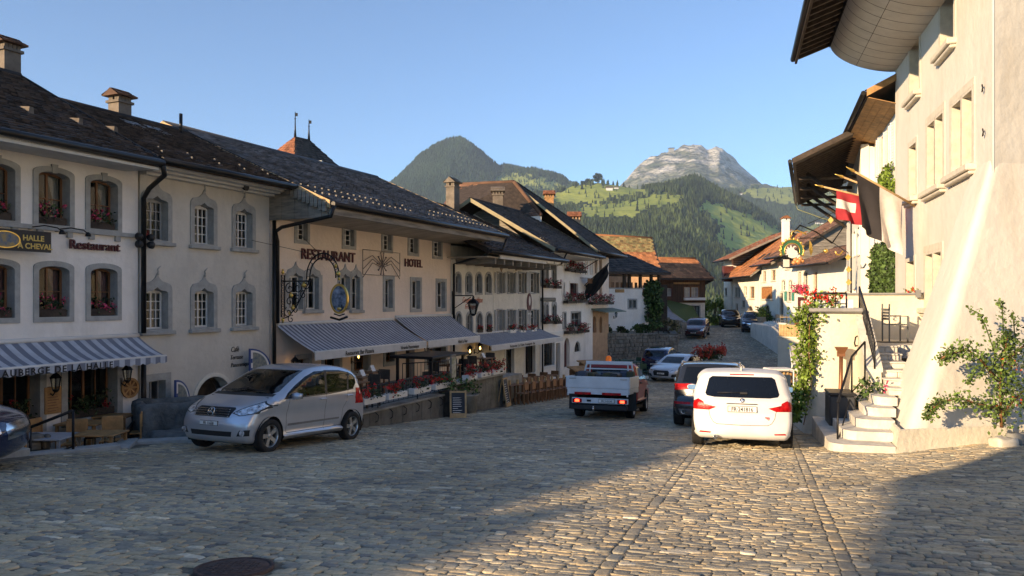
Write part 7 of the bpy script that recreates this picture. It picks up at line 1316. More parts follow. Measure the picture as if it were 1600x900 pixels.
t.part('gilded_rim', mb, GOLD); mb = MB(); bird = [(8,-12),(11,-6),(9,0),(5,1),(3,5),(8,9),(4,9),(0,5),(-2,11),(-4,4),(-9,8),(-7,2),(-13,4),(-9,-1),(-14,-2),(-9,-4),(-12,-8),(-7,-7),(-6,-12),(0,-14)]; mb.plate([[(x*k_,z*k_) for x, z in bird]],-.05,-.0,T=TM); t.part('white_bird', mb, W_WHITE)
mb = MB(); mb.box(c.x-16*k_,c.x-5*k_,c.y-.05,c.y-.0,c.z-30*k_,c.z-16*k_); t.part('small_plate', mb, P_CREAM); mb = MB()
for dx, dz, s in ((6,-17,.10),(11,-20,.13),(15,-15,.10),(19,-19,.08),(3,-22,.09)): mb.lathe([(.01,-s),(s,-s*.3),(s*.9,s*.4),(.01,s)], 8, 0, Matrix.Translation(c+Vector((dx*k_,-.05,dz*k_))))
t.part('gilded_fruit', mb, mat('fruit_copper',(.65,.28,.12),.5,metal=.3,bump=0))
mb = MB(); mb.tube([P3(1236,367,YS),P3(1250,352,YS),P3(1275,362,YS+.5),P3(1300,380,YS+1),P3(1320,352,YS+1.5)], .03, 5); mb.tube([P3(1250,372,YS),P3(1290,372,YS+1),P3(1325,395,YS+2)], .02, 5); mb.tube([P3(1262,350,YS),P3(1292,336,YS+1),P3(1330,322,YS+2)], .015, 4); t.part('bracket', mb, IRON); mb = MB()
mb.add([P3(1265,375,YS),P3(1269,382,YS),P3(1270,393,YS),P3(1267,400,YS),P3(1264,390,YS-.05)],[(0,1,4),(1,2,4),(2,3,4)]); mb.tube([P3(1235,372,YS),P3(1238,362,YS),P3(1246,360,YS),P3(1260,366,YS)], .03, 6); t.part('gilded_leaf', mb, GOLD)
for i, (px, py) in enumerate(((1325,402),(1326,421),(1326,441),(1298,344),(1290,392))):
    c = pix(px,py,28.5 if i < 3 else 30.5); s = 5.5*c.y/F; mb = MB(); mb.plate([[(s*.75,0),(0,s),(-s*.75,0),(0,-s)]],-.03,.03,T=Matrix.Translation(c) @ Matrix.Rotation(R(-20),4,'Z')) if i != 4 else mb.lathe([(.01,-.1),(.1,-.03),(.1,.03),(.01,.1)], 10, 0, Matrix.Translation(c))
    single('gilded_plate', ['uppermost of three gilded diamond plates on the right chain','middle of three gilded diamond plates on the right chain','lowest of three gilded diamond plates on the right chain','single gilded diamond plate high below the red flag','round gilded boss on the sign bracket'][i], 'sign', mb, [GOLD], W0, tuple(c), 'gilded plates on the right')
t = Thing('iron_bracket', 'thin iron sign bar holding the gilded diamond plates beside the white house', 'bracket', W0, P3(1330,400,28.5)); mb = MB(); mb.tube([P3(1330,330,28.5),P3(1330,460,28.5)], .03, 5); mb.tube([P3(1325,395,28.5),P3(1325,455,28.5)], .012, 4); t.part('bar', mb, IRON); mb = MB(); mb.tube([P3(1305,392,29),P3(1307,398,29),P3(1312,398,29),P3(1317,392,29)], .03, 6); mb.tube([P3(1307,450,29),P3(1303,462,29),P3(1315,470,29),P3(1322,455,29)], .02, 6); t.part('gilded_hook', mb, GOLD)
# beige terrace awning at the lower right with benches, fence and planter
T = Thing('terrace_awning', 'beige cloth awning over the sunken terrace left of the vine', 'awning', W0, P3(1237,560,34)); mb = MB(); A,B,Cc,D = P3(1238,569,33),P3(1297,556,31.5),P3(1299,524,36),P3(1234,541,37); n = 9
def bl(s,t_): return tuple((Vector(A)*(1-s)+Vector(B)*s)*(1-t_)+(Vector(D)*(1-s)+Vector(Cc)*s)*t_)
for i in range(n): mb = MB(); t0, t1 = i/n, (i+.97)/n; mb.add([bl(0,t0),bl(1,t0),bl(1,t1),bl(0,t1),tuple(Vector(bl(0,t0))-Vector((0,0,.04))),tuple(Vector(bl(1,t0))-Vector((0,0,.04)))],[(0,1,2,3),(4,5,1,0)]); T.part('cloth', mb, mat('cloth_beige',(.50,.45,.36),.85,bump=.15))
mb = MB(); mb.tube([A, P3(1235,596,33)], .035, 6); mb.tube([D,A], .04, 6); mb.tube([A,B], .04, 6); T.part('frame', mb, W_WHITE)
for i, px in enumerate((1232,1249,1263)): x, y, z = P3(px,596,28.6); mb = MB(); t = Thing('bench', ('left','middle','right')[i]+' warm wooden bench on the sunken terrace under the beige awning', 'bench', W0, (x,y,z), 'benches under the beige awning'); mb.bbox(x-.22,x+.22,y-.6,y+.6,z+.02,z+.10,.01); t.part('seat', mb, W_WARM); mb = MB(); mb.bbox(x-.22,x-.15,y-.6,y+.6,z+.10,z+.3,.01); t.part('backrest', mb, W_WARM); mb = MB(); mb.box(x-.2,x+.2,y-.5,y-.4,z-1.1,z+.02); mb.box(x-.2,x+.2,y+.4,y+.5,z-1.1,z+.02); t.part('legs', mb, W_DARK)
for i, (px, py) in enumerate(((1255,575),(1272,578),(1284,570))): x, y, z = P3(px,py,31); t = Thing('parasol_folded', ('left','middle','right')[i]+' pale covered item in the shade under the beige awning', 'parasol', W0, (x,y,z), 'covered items under the awning'); mb = MB(); mb.lathe([(.45,-.35),(.38,-.1),(.15,.15),(.02,.25)], 8, 0, Matrix.Translation((x,y,z))); t.part('cover', mb, P_CREAM2); mb = MB(); mb.tube([(x,y,z-1.0),(x,y,z+.2)], .03, 6); t.part('pole', mb, W_DARK)
fb = WF(P3(1203,0,27)[:2], P3(1296,0,24.6)[:2]); Lb = (Vector(P3(1296,0,24.6)[:2])-Vector(P3(1203,0,27)[:2])).length; T = Thing('board_fence', 'black vertical board fence with a thin rail behind the white car', 'fence', fb, (0,0,-3.6))
for i in range(int(Lb/.14)): mb = MB(); mb.box(i*.14,i*.14+.125,0,.025,-3.9,fb.pp(1260,603)[1]); T.part('board', mb, BLACKP)
mb = MB(); mb.tube([(0,0,fb.pp(1260,585)[1]),(Lb,0,fb.pp(1260,585)[1])], .018, 5); [mb.tube([(Lb*k/5,0,-3.7),(Lb*k/5,0,fb.pp(1260,585)[1])], .018, 5) for k in range(6)]; T.part('rail', mb, IRON)
fp = WF(P3(1243,0,24.2)[:2], P3(1290,0,23)[:2]); Lp = 1.1; T = Thing('planter', 'weathered concrete trough with sparse grass before the black fence', 'planter', fp, (0,0,-3.6)); mb = MB(); mb.bbox(0,1.2,0,.5,-3.9,fp.pp(1262,613)[1],.03); T.part('trough', mb, CONC); flora(T.o, (.6,.25,fp.pp(1262,613)[1]+3.6), (.55,.18,.10), 120, 0, LEAFB, PET_R, .08, .05, 3)
t = Thing('terrace_cart', 'white and dark folding stand with bottles beside the white car', 'stand', W0, P3(1216,640,25)); x, y, z = P3(1216,640,25); mb = MB(); mb.bbox(x-.28,x+.35,y-.2,y+.3,z+.0,z+1.15,.03); t.part('cabinet', mb, mat('glass_dark_blue',(.03,.05,.08),.15,bump=0,spec=.8)); mb = MB(); mb.bbox(x-.38,x+.42,y-.3,y+.4,z+1.27,z+1.35,.03); mb.tube([(x+.40,y-.28,z-.1),(x+.40,y-.28,z+1.3)],.025,6); mb.tube([(x-.36,y-.28,z-.1),(x-.36,y-.28,z+1.3)],.025,6); t.part('canopy', mb, W_WHITE)
mb = MB()
for k in range(5): mb.lathe([(.05,0),(.05,.13),(.015,.18),(.015,.2)], 8, 0, Matrix.Translation((x-.2+k*.12,y-.1,z+1.15)))
t.part('bottles', mb, W_PALE, kind='stuff')
# red flower planter in the middle of the street
x, y, z = pix(1108,578,44.0).x, 44.0, G(0,44.0); t = Thing('street_planter', 'stone pedestal planter with a wide dome of red flowers in the middle of the street', 'planter', W0, (x,y,z)); mb = MB(); mb.bbox(x-.36,x+.36,y-.36,y+.36,z+.0,z+1.0,.04); mb.bbox(x-.46,x+.46,y-.46,y+.46,z+.92,z+1.05,.03); t.part('pedestal', mb, CONC)
flora(t.o, (0,0,1.42), (.72,.72,.34), 420, 560, LEAFD, mat('petal_rust',(.42,.05,.03),.6,bump=0,attr=.4), .16, .12, 3, .5); flora(t.o, (0,0,.15), (.75,.75,.22), 260, 90, LEAF, PET_D, .14, .1, 4); mb = MB(); mb.tube([(x,y,z+1.6),(x,y,z+2.05)], .02, 5); mb.lathe([(.01,0),(.06,.05),(.01,.12)], 8, 0, Matrix.Translation((x,y,z+2.0))); t.part('spike', mb, IRON)
# ================================================================== VEHICLES
def paint(name, col, metal=0., rough=.32, flake=.05):
    return mat(name, col, rough, metal=metal, var=flake, scale=1.2, bump=.02, bs=3, coat=1., spec=.5)
SEAM = mat('seam_black', (.01,.01,.01), .8, bump=0); UNDER = mat('underbody', (.015,.015,.015), .9, bump=0)
TAIL = mat('tail_lens', (.42,.008,.01), .25, bump=.2, bs=60, var=.5, scale=9, spec=.25); TAILLIT = mat('tail_lens_lit', (1,.05,.03), .2, emit=4, bump=0)
HEAD = mat('head_lens', (.62,.66,.70), .15, bump=.5, bs=25, var=.75, scale=12, spec=1, coat=1, metal=.6); CHROME = mat('chrome', (.7,.7,.7), .15, metal=1, bump=0, var=.02)
TYRE = mat('tyre_rubber', (.018,.018,.018), .85, bump=.4, bs=80); RIM = mat('rim_alloy', (.50,.50,.49), .3, metal=.8, bump=0, var=.05); PLATE = mat('plate_white', (.75,.75,.72), .5, bump=0); SEATM = mat('seat_cloth', (.06,.06,.065), .9, bump=0)
def crom(P, n=7):
    P = [Vector((p[0],p[1])) for p in P]; out = []
    for i in range(len(P)-1):
        p0, p1, p2, p3 = P[max(i-1,0)], P[i], P[i+1], P[min(i+2,len(P)-1)]; m = max(2, min(n, int((p2-p1).length/.06)))
        for k in range(m):
            t = k/m; out.append(.5*((2*p1)+(p2-p0)*t+(2*p0-5*p1+4*p2-p3)*t*t+(3*p1-p0-3*p2+p3)*t**3))
    out.append(P[-1]); return out
def pip(x, y, poly):
    c = False; j = len(poly)-1
    for i in range(len(poly)):
        if (poly[i][1] > y) != (poly[j][1] > y) and x < (poly[j][0]-poly[i][0])*(y-poly[i][1])/(poly[j][1]-poly[i][1])+poly[i][0]: c = not c
        j = i
    return c
def smooth(a, b, x): t = max(0, min(1, (x-a)/(b-a))); return t*t*(3-2*t)
def wheel(T, x, y, z, r, w, side, rimm, spokes=5, ratio=.66):
    M_ = Matrix.Translation((x,y,z)) @ Matrix.Rotation(R(90)*side,4,'Y')     # local z points outwards
    mb = MB(); h = w/2; prof = [(r*ratio,-h*.9),(r*.93,-h),(r*.985,-h*.8),(r,-h*.5),(r,h*.5),(r*.985,h*.8),(r*.93,h),(r*.80,h*1.03),(r*ratio,h*.9),(r*ratio*.98,h*.4)]
    mb.lathe(prof, 36, 0, M_, True, False)
    for k in (-.28,0,.28): mb.lathe([(r+.001,h*k*2-.008),(r+.004,h*k*2),(r+.001,h*k*2+.008)], 36, 0, M_, True, False)
    ty = T.part('tyre', mb, TYRE); mb = MB(); rr = r*ratio
    mb.lathe([(rr*.99,-h*.8),(rr*.95,h*.3),(rr*.97,h*.85),(rr,h*.9)], 30, 0, M_, True, False); mb.lathe([(rr*.2,h*.3),(rr*.22,h*.62),(rr*.12,h*.70),(.001,h*.70)], 16, 0, M_, True, False)
    for k in range(spokes):
        a = 2*math.pi*k/spokes+.3; c, s = math.cos(a), math.sin(a); t = Vector((-s,c,0)); d = Vector((c,s,0)); w0, w1 = rr*.16, rr*(.2 if spokes < 6 else .1)
        P = [d*rr*.12-t*w0, d*rr*.12+t*w0, d*rr*.97+t*w1, d*rr*.97-t*w1]; zs = [h*.62,h*.62,h*.72,h*.72]; mb.add([M_@(p+Vector((0,0,z_))) for p, z_ in zip(P,zs)]+[M_@(p+Vector((0,0,z_-.05))) for p, z_ in zip(P,zs)], [(0,1,2,3),(0,4,5,1),(1,5,6,2),(2,6,7,3),(3,7,4,0)])
    T.part('rim', mb, rimm, ty); mb = MB(); mb.lathe([(.001,h*.1),(rr*.95,h*.1)], 24, 0, M_, False, False); T.part('brake_disc', mb, UNDER, ty)
def plate_part(T, txt, x, y, z, face, w=.5, h=.11, size=.085, sx=.9):
    mb = MB(); s = -1 if face == 'rear' else 1
    mb.bbox(x-w/2,x+w/2,y-.012,y+.012,z-h/2,z+h/2,.004,1); mb.box(x-w/2+.008,x+w/2-.008,y+s*.012,y+s*.016,z-h/2+.008,z+h/2-.008) if s > 0 else mb.box(x-w/2+.008,x+w/2-.008,y-.016,y-.012,z-h/2+.008,z+h/2-.008)
    p = T.part('licence_plate', mb, [PLATE, BLACKP]); M_ = Matrix.Translation((x,y+s*.018,z-size*.36)) @ (Matrix() if s < 0 else Matrix.Rotation(R(180),4,'Z')); text(txt, size, SIGNB, M_, 'lettering', p, .001, .0015, sx, 0, 'CENTER'); return p
def carbody(T, sp):
    """sp: dict with upper silhouette (y,z) front to rear, width, windows ... ; car length along y, front +y"""
    up = crom(sp['sil'], 8); yb0, yb1 = up[0], up[-1]; W_ = sp['W']/2; tum = sp.get('tumble',.26); belt = sp['belt']; Lh = max(p.x for p in up); Lr = min(p.x for p in up); fr_ = sp.get('fillet',.07)
    def X(y, z):
        a = y/Lh if y > 0 else y/Lr
        x = W_*(1-.085*smooth(.55,1.0,a)**1.2); bz = belt(y) if callable(belt) else belt
        if z > bz: x -= (z-bz)*tum+ .10*max(0,z-bz)**2
        x -= .045*smooth(.55,.15,z); x -= .018*abs((z-.62)/.4)**2 if z < bz else 0
        x += .018*smooth(.06,.0,abs(z-(bz-.16)))
        for wy in sp['axles']: 
            d = math.hypot(y-wy, z-sp['wr']); x += .022*smooth(sp['wr']*1.55, sp['wr']*1.12, d)
        return x
    nb = 24; bot = [Vector((yb1.x+(yb0.x-yb1.x)*k/nb, yb1.y+(yb0.y-yb1.y)*k/nb)) for k in range(1,nb)]; lp = up+bot; N = len(lp)
    nrm = []
    for i in range(N):
        t = (lp[(i+1)%N]-lp[i-1]).normalized(); n = Vector((t.y,-t.x)); nrm.append(n)   # inward test below
    cen = Vector((0,.7)); sgn = 1 if sum((nrm[i].dot(cen-lp[i])) for i in range(N)) > 0 else -1; nrm = [n*sgn for n in nrm]
    bm = bmesh.new(); K = 5; rings = []
    for k in range(K+1):
        th_ = R(90)*k/K; rg = []
        for i in range(N):
            f = fr_*(1.6 if lp[i].y > (sp['belt'](lp[i].x) if callable(belt) else belt)+.05 else 1); p = lp[i]+nrm[i]*f*(1-math.cos(th_)); xw = X(p.x,p.y); rg.append((xw-f+f*math.sin(th_), p.x, p.y))
        rings.append(rg)
    J = 8; allr = {}
    for s in (1,-1):
        vr = [[bm.verts.new((s*x,y,z)) for x,y,z in rg] for rg in rings]; allr[s] = vr
        for k in range(K):
            for i in range(N):
                j = (i+1)%N; q = (vr[k][i],vr[k][j],vr[k+1][j],vr[k+1][i]); bm.faces.new(q if s > 0 else q[::-1])
        f = bm.faces.new(vr[K] if s < 0 else vr[K][::-1])
    strip = [[allr[1][0][i]]+[bm.verts.new((rings[0][i][0]*(1-2*k/J), rings[0][i][1]-nrm[i].x*.02*(1-(1-2*k/J)**2)*(1 if rings[0][i][2] > .5 else .0), rings[0][i][2]-nrm[i].y*.022*(1-(1-2*k/J)**2)*(1 if rings[0][i][2] > .5 else 0))) for k in range(1,J)]+[allr[-1][0][i]] for i in range(N)]
    for i in range(N):
        j = (i+1)%N
        for k in range(J): bm.faces.new((strip[i][k],strip[i][k+1],strip[j][k+1],strip[j][k]))
    bmesh.ops.recalc_face_normals(bm, faces=bm.faces); bm.faces.ensure_lookup_table()
    def bis(co, no, filt):
        fs = [f for f in bm.faces if filt(f)]; es = {e for f in fs for e in f.edges}; vs = {v for f in fs for v in f.verts}
        if fs: bmesh.ops.bisect_plane(bm, geom=list(vs)+list(es)+fs, dist=1e-4, plane_co=co, plane_no=no)
    side = lambda f: abs(f.normal.x) > .85 and abs(f.calc_center_median().x) > W_*.45
    z = .15
    while z < 1.75: bis((0,0,z),(0,0,1),side); z += .07
    y = Lr+.1
    while y < Lh: bis((0,y,0),(0,1,0),side); y += .16
    tags = bm.faces.layers.int.new('tag')
    def cut(poly, axis, filt, tagv, grow=.0):
        """poly in side (y,z) or rear/front (x,z) coordinates"""
        a0 = min(p[0] for p in poly)-.02; a1 = max(p[0] for p in poly)+.02; b0 = min(p[1] for p in poly)-.02; b1 = max(p[1] for p in poly)+.02; ax = 1 if axis == 'side' else 0
        bb = 1 if axis == 'top' else 2
        def inb(f):
            if not filt(f): return False
            u = [v.co[ax] for v in f.verts]; w_ = [v.co[bb] for v in f.verts]; return max(u) > a0 and min(u) < a1 and max(w_) > b0 and min(w_) < b1
        for i in range(len(poly)):
            p, q = poly[i], poly[(i+1)%len(poly)]; d = (q[0]-p[0], q[1]-p[1]); n = (d[1],-d[0])
            if abs(n[0])+abs(n[1]) < 1e-6: continue
            co_ = [0,0,0]; no_ = [0,0,0]; co_[ax] = p[0]; co_[bb] = p[1]; no_[ax] = n[0]; no_[bb] = n[1]; bis(co_, no_, inb)
        r = []
        for f in bm.faces:
            if filt(f):
                c = f.calc_center_median()
                if pip(c[ax], c[bb], poly): f[tags] = tagv; r.append(f)
        return r
    sideF = lambda f: abs(f.normal.x) > .5 and abs(f.calc_center_median().x) > W_*.4
    names = {0:('body',sp['paint']),1:('seam',SEAM)}; nt_ = 2
    for poly, nm, m, ax, in sp['cuts']:
        if ax == 'side': flt = sideF
        elif ax == 'rear': flt = lambda f: f.normal.y < -.18 and f.calc_center_median().y < Lr*.3
        elif ax == 'rearwrap': flt = lambda f: f.normal.y < .02 and f.calc_center_median().y < Lr+.42
        elif ax == 'frontwrap': flt = lambda f: (f.normal.y > .0) and f.calc_center_median().y > Lh-.75
        elif ax == 'top': flt = lambda f: f.normal.z > .3
        else: flt = lambda f: f.normal.y > .12 and f.calc_center_median().y > -.2
        polys = [poly]
        if ax in ('rear','front','rearwrap','frontwrap') and min(p[0] for p in poly) > .02: polys.append([(-p[0],p[1]) for p in poly])
        for pl in polys:
            if nm == 'seamline':
                for i in range(len(pl)-1):
                    (a,b),(c,d) = pl[i],pl[i+1]; l = math.hypot(c-a,d-b); n = (-(d-b)/l*.005,(c-a)/l*.005); cut([(a+n[0],b+n[1]),(c+n[0],d+n[1]),(c-n[0],d-n[1]),(a-n[0],b-n[1])], 'side' if ax == 'side' else ('top' if ax == 'top' else 'rear'), flt, 1)
            elif nm == 'delete':
                r = cut(pl, 'side', lambda f: abs(f.calc_center_median().x) > W_*.5, 0); bmesh.ops.delete(bm, geom=r, context='FACES')
            else:
                names[nt_] = (nm, m); cut(pl, 'side' if ax == 'side' else ('top' if ax == 'top' else 'rear'), flt, nt_); 
        nt_ += 1
    c_ = sp.get('curve',.15)
    for v in bm.verts:
        y = v.co.y; a = y/Lh if y > 0 else -y/Lr
        v.co.y -= (1 if y > 0 else -1)*c_*(abs(v.co.x)/W_)**2.6*smooth(.35,1.0,abs(a))
    bmesh.ops.remove_doubles(bm, verts=bm.verts, dist=2e-4)
    bm.normal_update(); bm.verts.ensure_lookup_table(); groups = {}
    for f in bm.faces: groups.setdefault(f[tags], []).append(f)
    root = None
    def emit(tg, fs, nm, m):
        # split symmetrical pairs (lights, side windows) into one part each
        vid = {}; vs = []; ns = []; F_ = []
        for f in fs:
            l = []
            for v in f.verts:
                if v.index not in vid: vid[v.index] = len(vs); vs.append(tuple(v.co)); ns.append(tuple(v.normal))
                l.append(vid[v.index])
            F_.append(l)
        me = bpy.data.meshes.new(nm); me.from_pydata(vs, [], F_); me.materials.append(m); me.polygons.foreach_set('use_smooth',[True]*len(F_)); me.update()
        me.normals_split_custom_set_from_vertices(ns); return link(nm, me, T.o)
    bm.verts.index_update()
    for tg, fs in sorted(groups.items()):
        nm, m = names.get(tg, names[0])
        if tg < 2: emit(tg, fs, nm, m); continue
        # connected islands become separate parts
        S_ = set(fs)
        while S_:
            st = [S_.pop()]; isl = []
            while st:
                f = st.pop(); isl.append(f)
                for e in f.edges:
                    for g in e.link_faces:
                        if g in S_: S_.remove(g); st.append(g)
            if len(isl) > 0 and sum(f.calc_area() for f in isl) > .0015: emit(tg, isl, nm, m)
    bm.free()
def arch(y, r, zc, n=20): return [(y+r*math.cos(2*math.pi*k/n), zc+r*math.sin(2*math.pi*k/n)) for k in range(n)]
def car(name, label, sp, pos, heading, cat='car', group=None, pitch=True, plates=()):
    """heading: direction the nose points, degrees from +Y towards +X"""
    h = R(heading); f = Vector((math.sin(h), math.cos(h), 0)); x, y = pos; z = sum(G(x+f.x*a, y+f.y*a) for a in sp['axles'])/2; dz = (G(x+f.x*sp['axles'][0], y+f.y*sp['axles'][0])-G(x+f.x*sp['axles'][1], y+f.y*sp['axles'][1]))/(sp['axles'][0]-sp['axles'][1])
    fw = Vector((f.x, f.y, dz)).normalized(); rt = fw.cross(Vector((0,0,1))).normalized(); u_ = rt.cross(fw); T = Thing(name, label, cat, W0, (0,0,0), group)
    M_ = Matrix((rt,fw,u_)).transposed().to_4x4(); M_.translation = Vector((x,y,z+.012)); T.o.matrix_world = M_
    carbody(T, sp); wx = sp['W']/2-sp.get('tw',.2)/2-.035
    for ay in sp['axles']:
        for s in (-1,1): wheel(T, s*wx, ay, sp['wr'], sp['wr'], sp.get('tw',.2), s, sp.get('rim',RIM), sp.get('spokes',5), sp.get('ratio',.66))
        for s in (-1,1): # wheel housings
            mb = MB(); r_ = sp['wr']*1.14; pts = [(ay+r_*math.cos(R(a)), sp['wr']+r_*math.sin(R(a))) for a in range(-25,206,15)]; xa, xb = s*(sp['W']/2-.05), s*(sp['W']/2-.42)
            mb.add([(xa,p[0],p[1]) for p in pts]+[(xb,p[0],p[1]) for p in pts], [(k,k+1,k+1+len(pts),k+len(pts)) for k in range(len(pts)-1)]); mb.add([(xb,p[0],p[1]) for p in pts],[tuple(range(len(pts)))]); T.part('wheel_housing', mb, UNDER)
    # cabin
    for sx in (-.36,.36):
        for yy in sp.get('seats',(.25,-.65)):
            mb = MB(); mb.bbox(sx-.24,sx+.24,yy-.1,yy+.4,.45,.62,.05); mb.bbox(sx-.22,sx+.22,yy-.22,yy-.08,.55,1.08,.05); mb.bbox(sx-.12,sx+.12,yy-.22,yy-.12,1.12,sp['H']*.83,.03); T.part('seat', mb, SEATM)
    mb = MB(); mb.box(-sp['W']/2+.12,sp['W']/2-.12,sp['axles'][1]-.3,sp['axles'][0]+.3,.20,.30); T.part('floor_pan', mb, UNDER)
    mb = MB(); mb.bbox(-sp['W']/2+.16,sp['W']/2-.16,sp.get('dash',.9)-.2,sp.get('dash',.9)+.25,.75,sp.get('dashz',.95),.04); T.part('dashboard', mb, UNDER)
    my, mz = sp['mirror']
    for s in (-1,1):
        mb = MB(); xx = s*(sp['W']/2+.055); Mm = Matrix.Translation((xx,my,mz)) @ Matrix.Diagonal((.115,.07,.072,1)); mb.lathe([(.01,-1),(.6,-.8),(.95,-.3),(1,.2),(.8,.7),(.01,1)], 12, 0, Mm); mb.box(*(sorted((s*(sp['W']/2-.06),xx))),my-.02,my+.03,mz-.07,mz-.03); mi = T.part('mirror', mb, sp.get('mirrorm', sp['paint'])); mb = MB(); mb.box(xx-.09,xx+.09,my-.078,my-.066,mz-.05,mz+.05); T.part('mirror_glass', mb, CHROME, mi)
    for s in (-1,1):
        for hy, hz_ in sp.get('handles',()):
            xw = s*(sp['W']/2-.015); mb = MB(); mb.bbox(xw-.02,xw+.02,hy-.10,hy+.10,hz_-.018,hz_+.018,.01); T.part('door_handle', mb, sp.get('handlem',sp['paint']))
    for pl in plates: plate_part(T, *pl)
    return T
def wedge_window(pts): return pts
# ---- silver compact (front left facing)
SILVER = paint('paint_silver', (.52,.55,.60), .6, .32)
zbelt = lambda y: .93+.07*smooth(.9,-1.6,y)
silver = dict(L=3.9, W=1.76, H=1.59, paint=SILVER, wr=.31, axles=(1.27,-1.30), tw=.2, belt=zbelt, tumble=.25, mirror=(.72,1.02), dash=1.0, dashz=1.0, seats=(.15,-.75), handles=((-.22,.93),(-1.12,.97)), spokes=5, curve=.20, fillet=.08,
 sil=[(1.76,.19),(1.88,.24),(1.93,.38),(1.94,.52),(1.91,.62),(1.86,.72),(1.74,.82),(1.50,.91),(1.22,1.00),(.98,1.09),(.66,1.25),(.32,1.42),(.02,1.53),(-.35,1.585),(-.80,1.59),(-1.25,1.54),(-1.52,1.47),(-1.66,1.36),(-1.78,1.14),(-1.86,.98),(-1.91,.80),(-1.93,.60),(-1.92,.40),(-1.84,.24)],
 cuts=[([(.98,.16),(1.56,.16),(1.56,.3)],'_',None,'side')][:0]+[
  (arch(1.27,.355,.31),'delete',None,'side'),(arch(-1.30,.355,.31),'delete',None,'side'),
  ([(.98,.955),(.80,.955),(.79,.99),(.66,1.13),(.55,1.19)][:0] or [(1.02,.965),(.42,.985),(.42,1.31),(.35,1.345),(.62,1.20)],'quarter_glass',GL_CAR,'side')][:2]+[
  ([(.99,.985),(-.30,1.03),(-.36,1.49),(-.05,1.475),(.26,1.375),(.60,1.215),(.86,1.075)],'door_glass',GL_CAR,'side'),
  ([(-.37,1.035),(-1.12,1.075),(-1.20,1.455),(-.85,1.50),(-.43,1.50)],'door_glass',GL_CAR,'side'),
  ([(-1.19,1.08),(-1.42,1.12),(-1.53,1.22),(-1.53,1.34),(-1.42,1.41),(-1.27,1.445)],'quarter_glass',GL_CAR,'side'),
  ([(.99,.96),(.99,.985),(.86,1.075),(-.30,1.03),(-.36,1.49),(-.43,1.50),(-.37,1.035),(-1.12,1.075),(-1.20,1.455),(-1.27,1.445),(-1.19,1.08),(-1.42,1.12),(-1.42,1.09),(-.3,1.0)][:0] or [(-.30,1.02),(-.37,1.02),(-.43,1.50),(-.36,1.50)],'pillar_trim',BLACKP,'side'),
  ([(-1.12,1.065),(-1.19,1.07),(-1.27,1.455),(-1.20,1.46)],'pillar_trim',BLACKP,'side'),
  ([(.99,.985),(-.37,1.03),(-1.42,1.115),(-1.42,1.095),(-.37,1.01),(1.03,.965)],'window_trim',BLACKP,'side'),
  ([(.83,.98),(.84,.60),(.80,.33)],'seamline',None,'side'),([(-.34,1.02),(-.35,.6),(-.34,.33)],'seamline',None,'side'),([(-1.16,1.06),(-1.12,.86),(-.98,.70),(-.93,.36)],'seamline',None,'side'),([(.80,.33),(-.93,.36)],'seamline',None,'side'),
  ([(.78,.50),(-.85,.53),(-.85,.495),(.78,.455)],'side_moulding',mat('moulding_grey',(.16,.16,.165),.5,bump=0),'side'),
  ([(.95,.30),(-.97,.30),(-.97,.19),(.95,.19)],'sill',mat('sill_silver',(.30,.31,.32),.45,metal=.5,bump=0),'side'),
  ([(-.62,1.06),(.62,1.06),(.70,1.10),(.60,1.49),(-.60,1.49),(-.70,1.10)],'windscreen',GL_CAR,'front'),
  ([(-.72,1.015),(.72,1.015),(.71,1.062),(-.71,1.062)],'cowl',BLACKP,'front'),
  ([(.42,.735),(.58,.685),(.82,.73),(.86,.87),(.74,.95),(.60,.86)],'headlight_rim',BLACKP,'frontwrap'),([(.45,.74),(.59,.70),(.80,.745),(.84,.865),(.74,.93),(.615,.85)],'headlight',HEAD,'frontwrap'),
  ([(-.40,.66),(.40,.66),(.44,.80),(.40,.83),(-.40,.83),(-.44,.80)],'grille',BLACKP,'frontwrap'),
  ([(-.46,.32),(.46,.32),(.48,.41),(-.48,.41)],'lower_grille',BLACKP,'frontwrap'),([(.56,.33),(.76,.34),(.78,.45),(.62,.44)],'fog_light',BLACKP,'frontwrap'),
  ([(.70,.80),(.86,.78),(.86,1.12),(.74,1.12)],'tail_light',TAIL,'rearwrap'),([(-.58,1.08),(.58,1.08),(.52,1.42),(-.52,1.42)],'rear_window',GL_CAR,'rear')])
MX = (-4.70,15.55); T = car('parked_car', 'silver compact hatchback parked nose-out beside the stone basin on the left', silver, MX, 180+23.2, plates=(('FR 11658',0,1.945,.545,'front',.42,.085,.075,.85),))
mb = MB()
for k in range(4): y_ = 1.925-.018*k; mb.bbox(-.40,.40,y_-.02,y_+.004,.672+.04*k,.684+.04*k,.004)
T.part('grille_bar', mb, CHROME, kind='stuff'); mb = MB(); M_ = Matrix.Translation((0,1.90,.75)) @ Matrix.Rotation(R(-70),4,'X'); mb.lathe([(.075,0),(.085,.01),(.075,.02)], 24, 0, M_, True, False); [mb.tube([M_@Vector((0,0,.012)), M_@Vector((.078*math.sin(a),.078*math.cos(a),.012))], .009, 4) for a in (math.pi,math.pi+2.094,math.pi+4.189)]; T.part('emblem', mb, CHROME)
for s in (-1,1): mb = MB(); mb.lathe([(.001,.0),(.05,.0),(.055,.02)], 14, 0, Matrix.Translation((s*.68,1.84,.39)) @ Matrix.Rotation(R(-90),4,'X')); T.part('fog_lamp', mb, HEAD)
for s in (-1,1): mb = MB(); mb.tube([(s*.15+s*.35,1.06,1.105),(s*.02,1.0,1.125)], .008, 4); mb.tube([(s*.45,1.10,1.08),(s*-.1,.93,1.17)], .007, 4); T.part('wiper', mb, BLACKP)
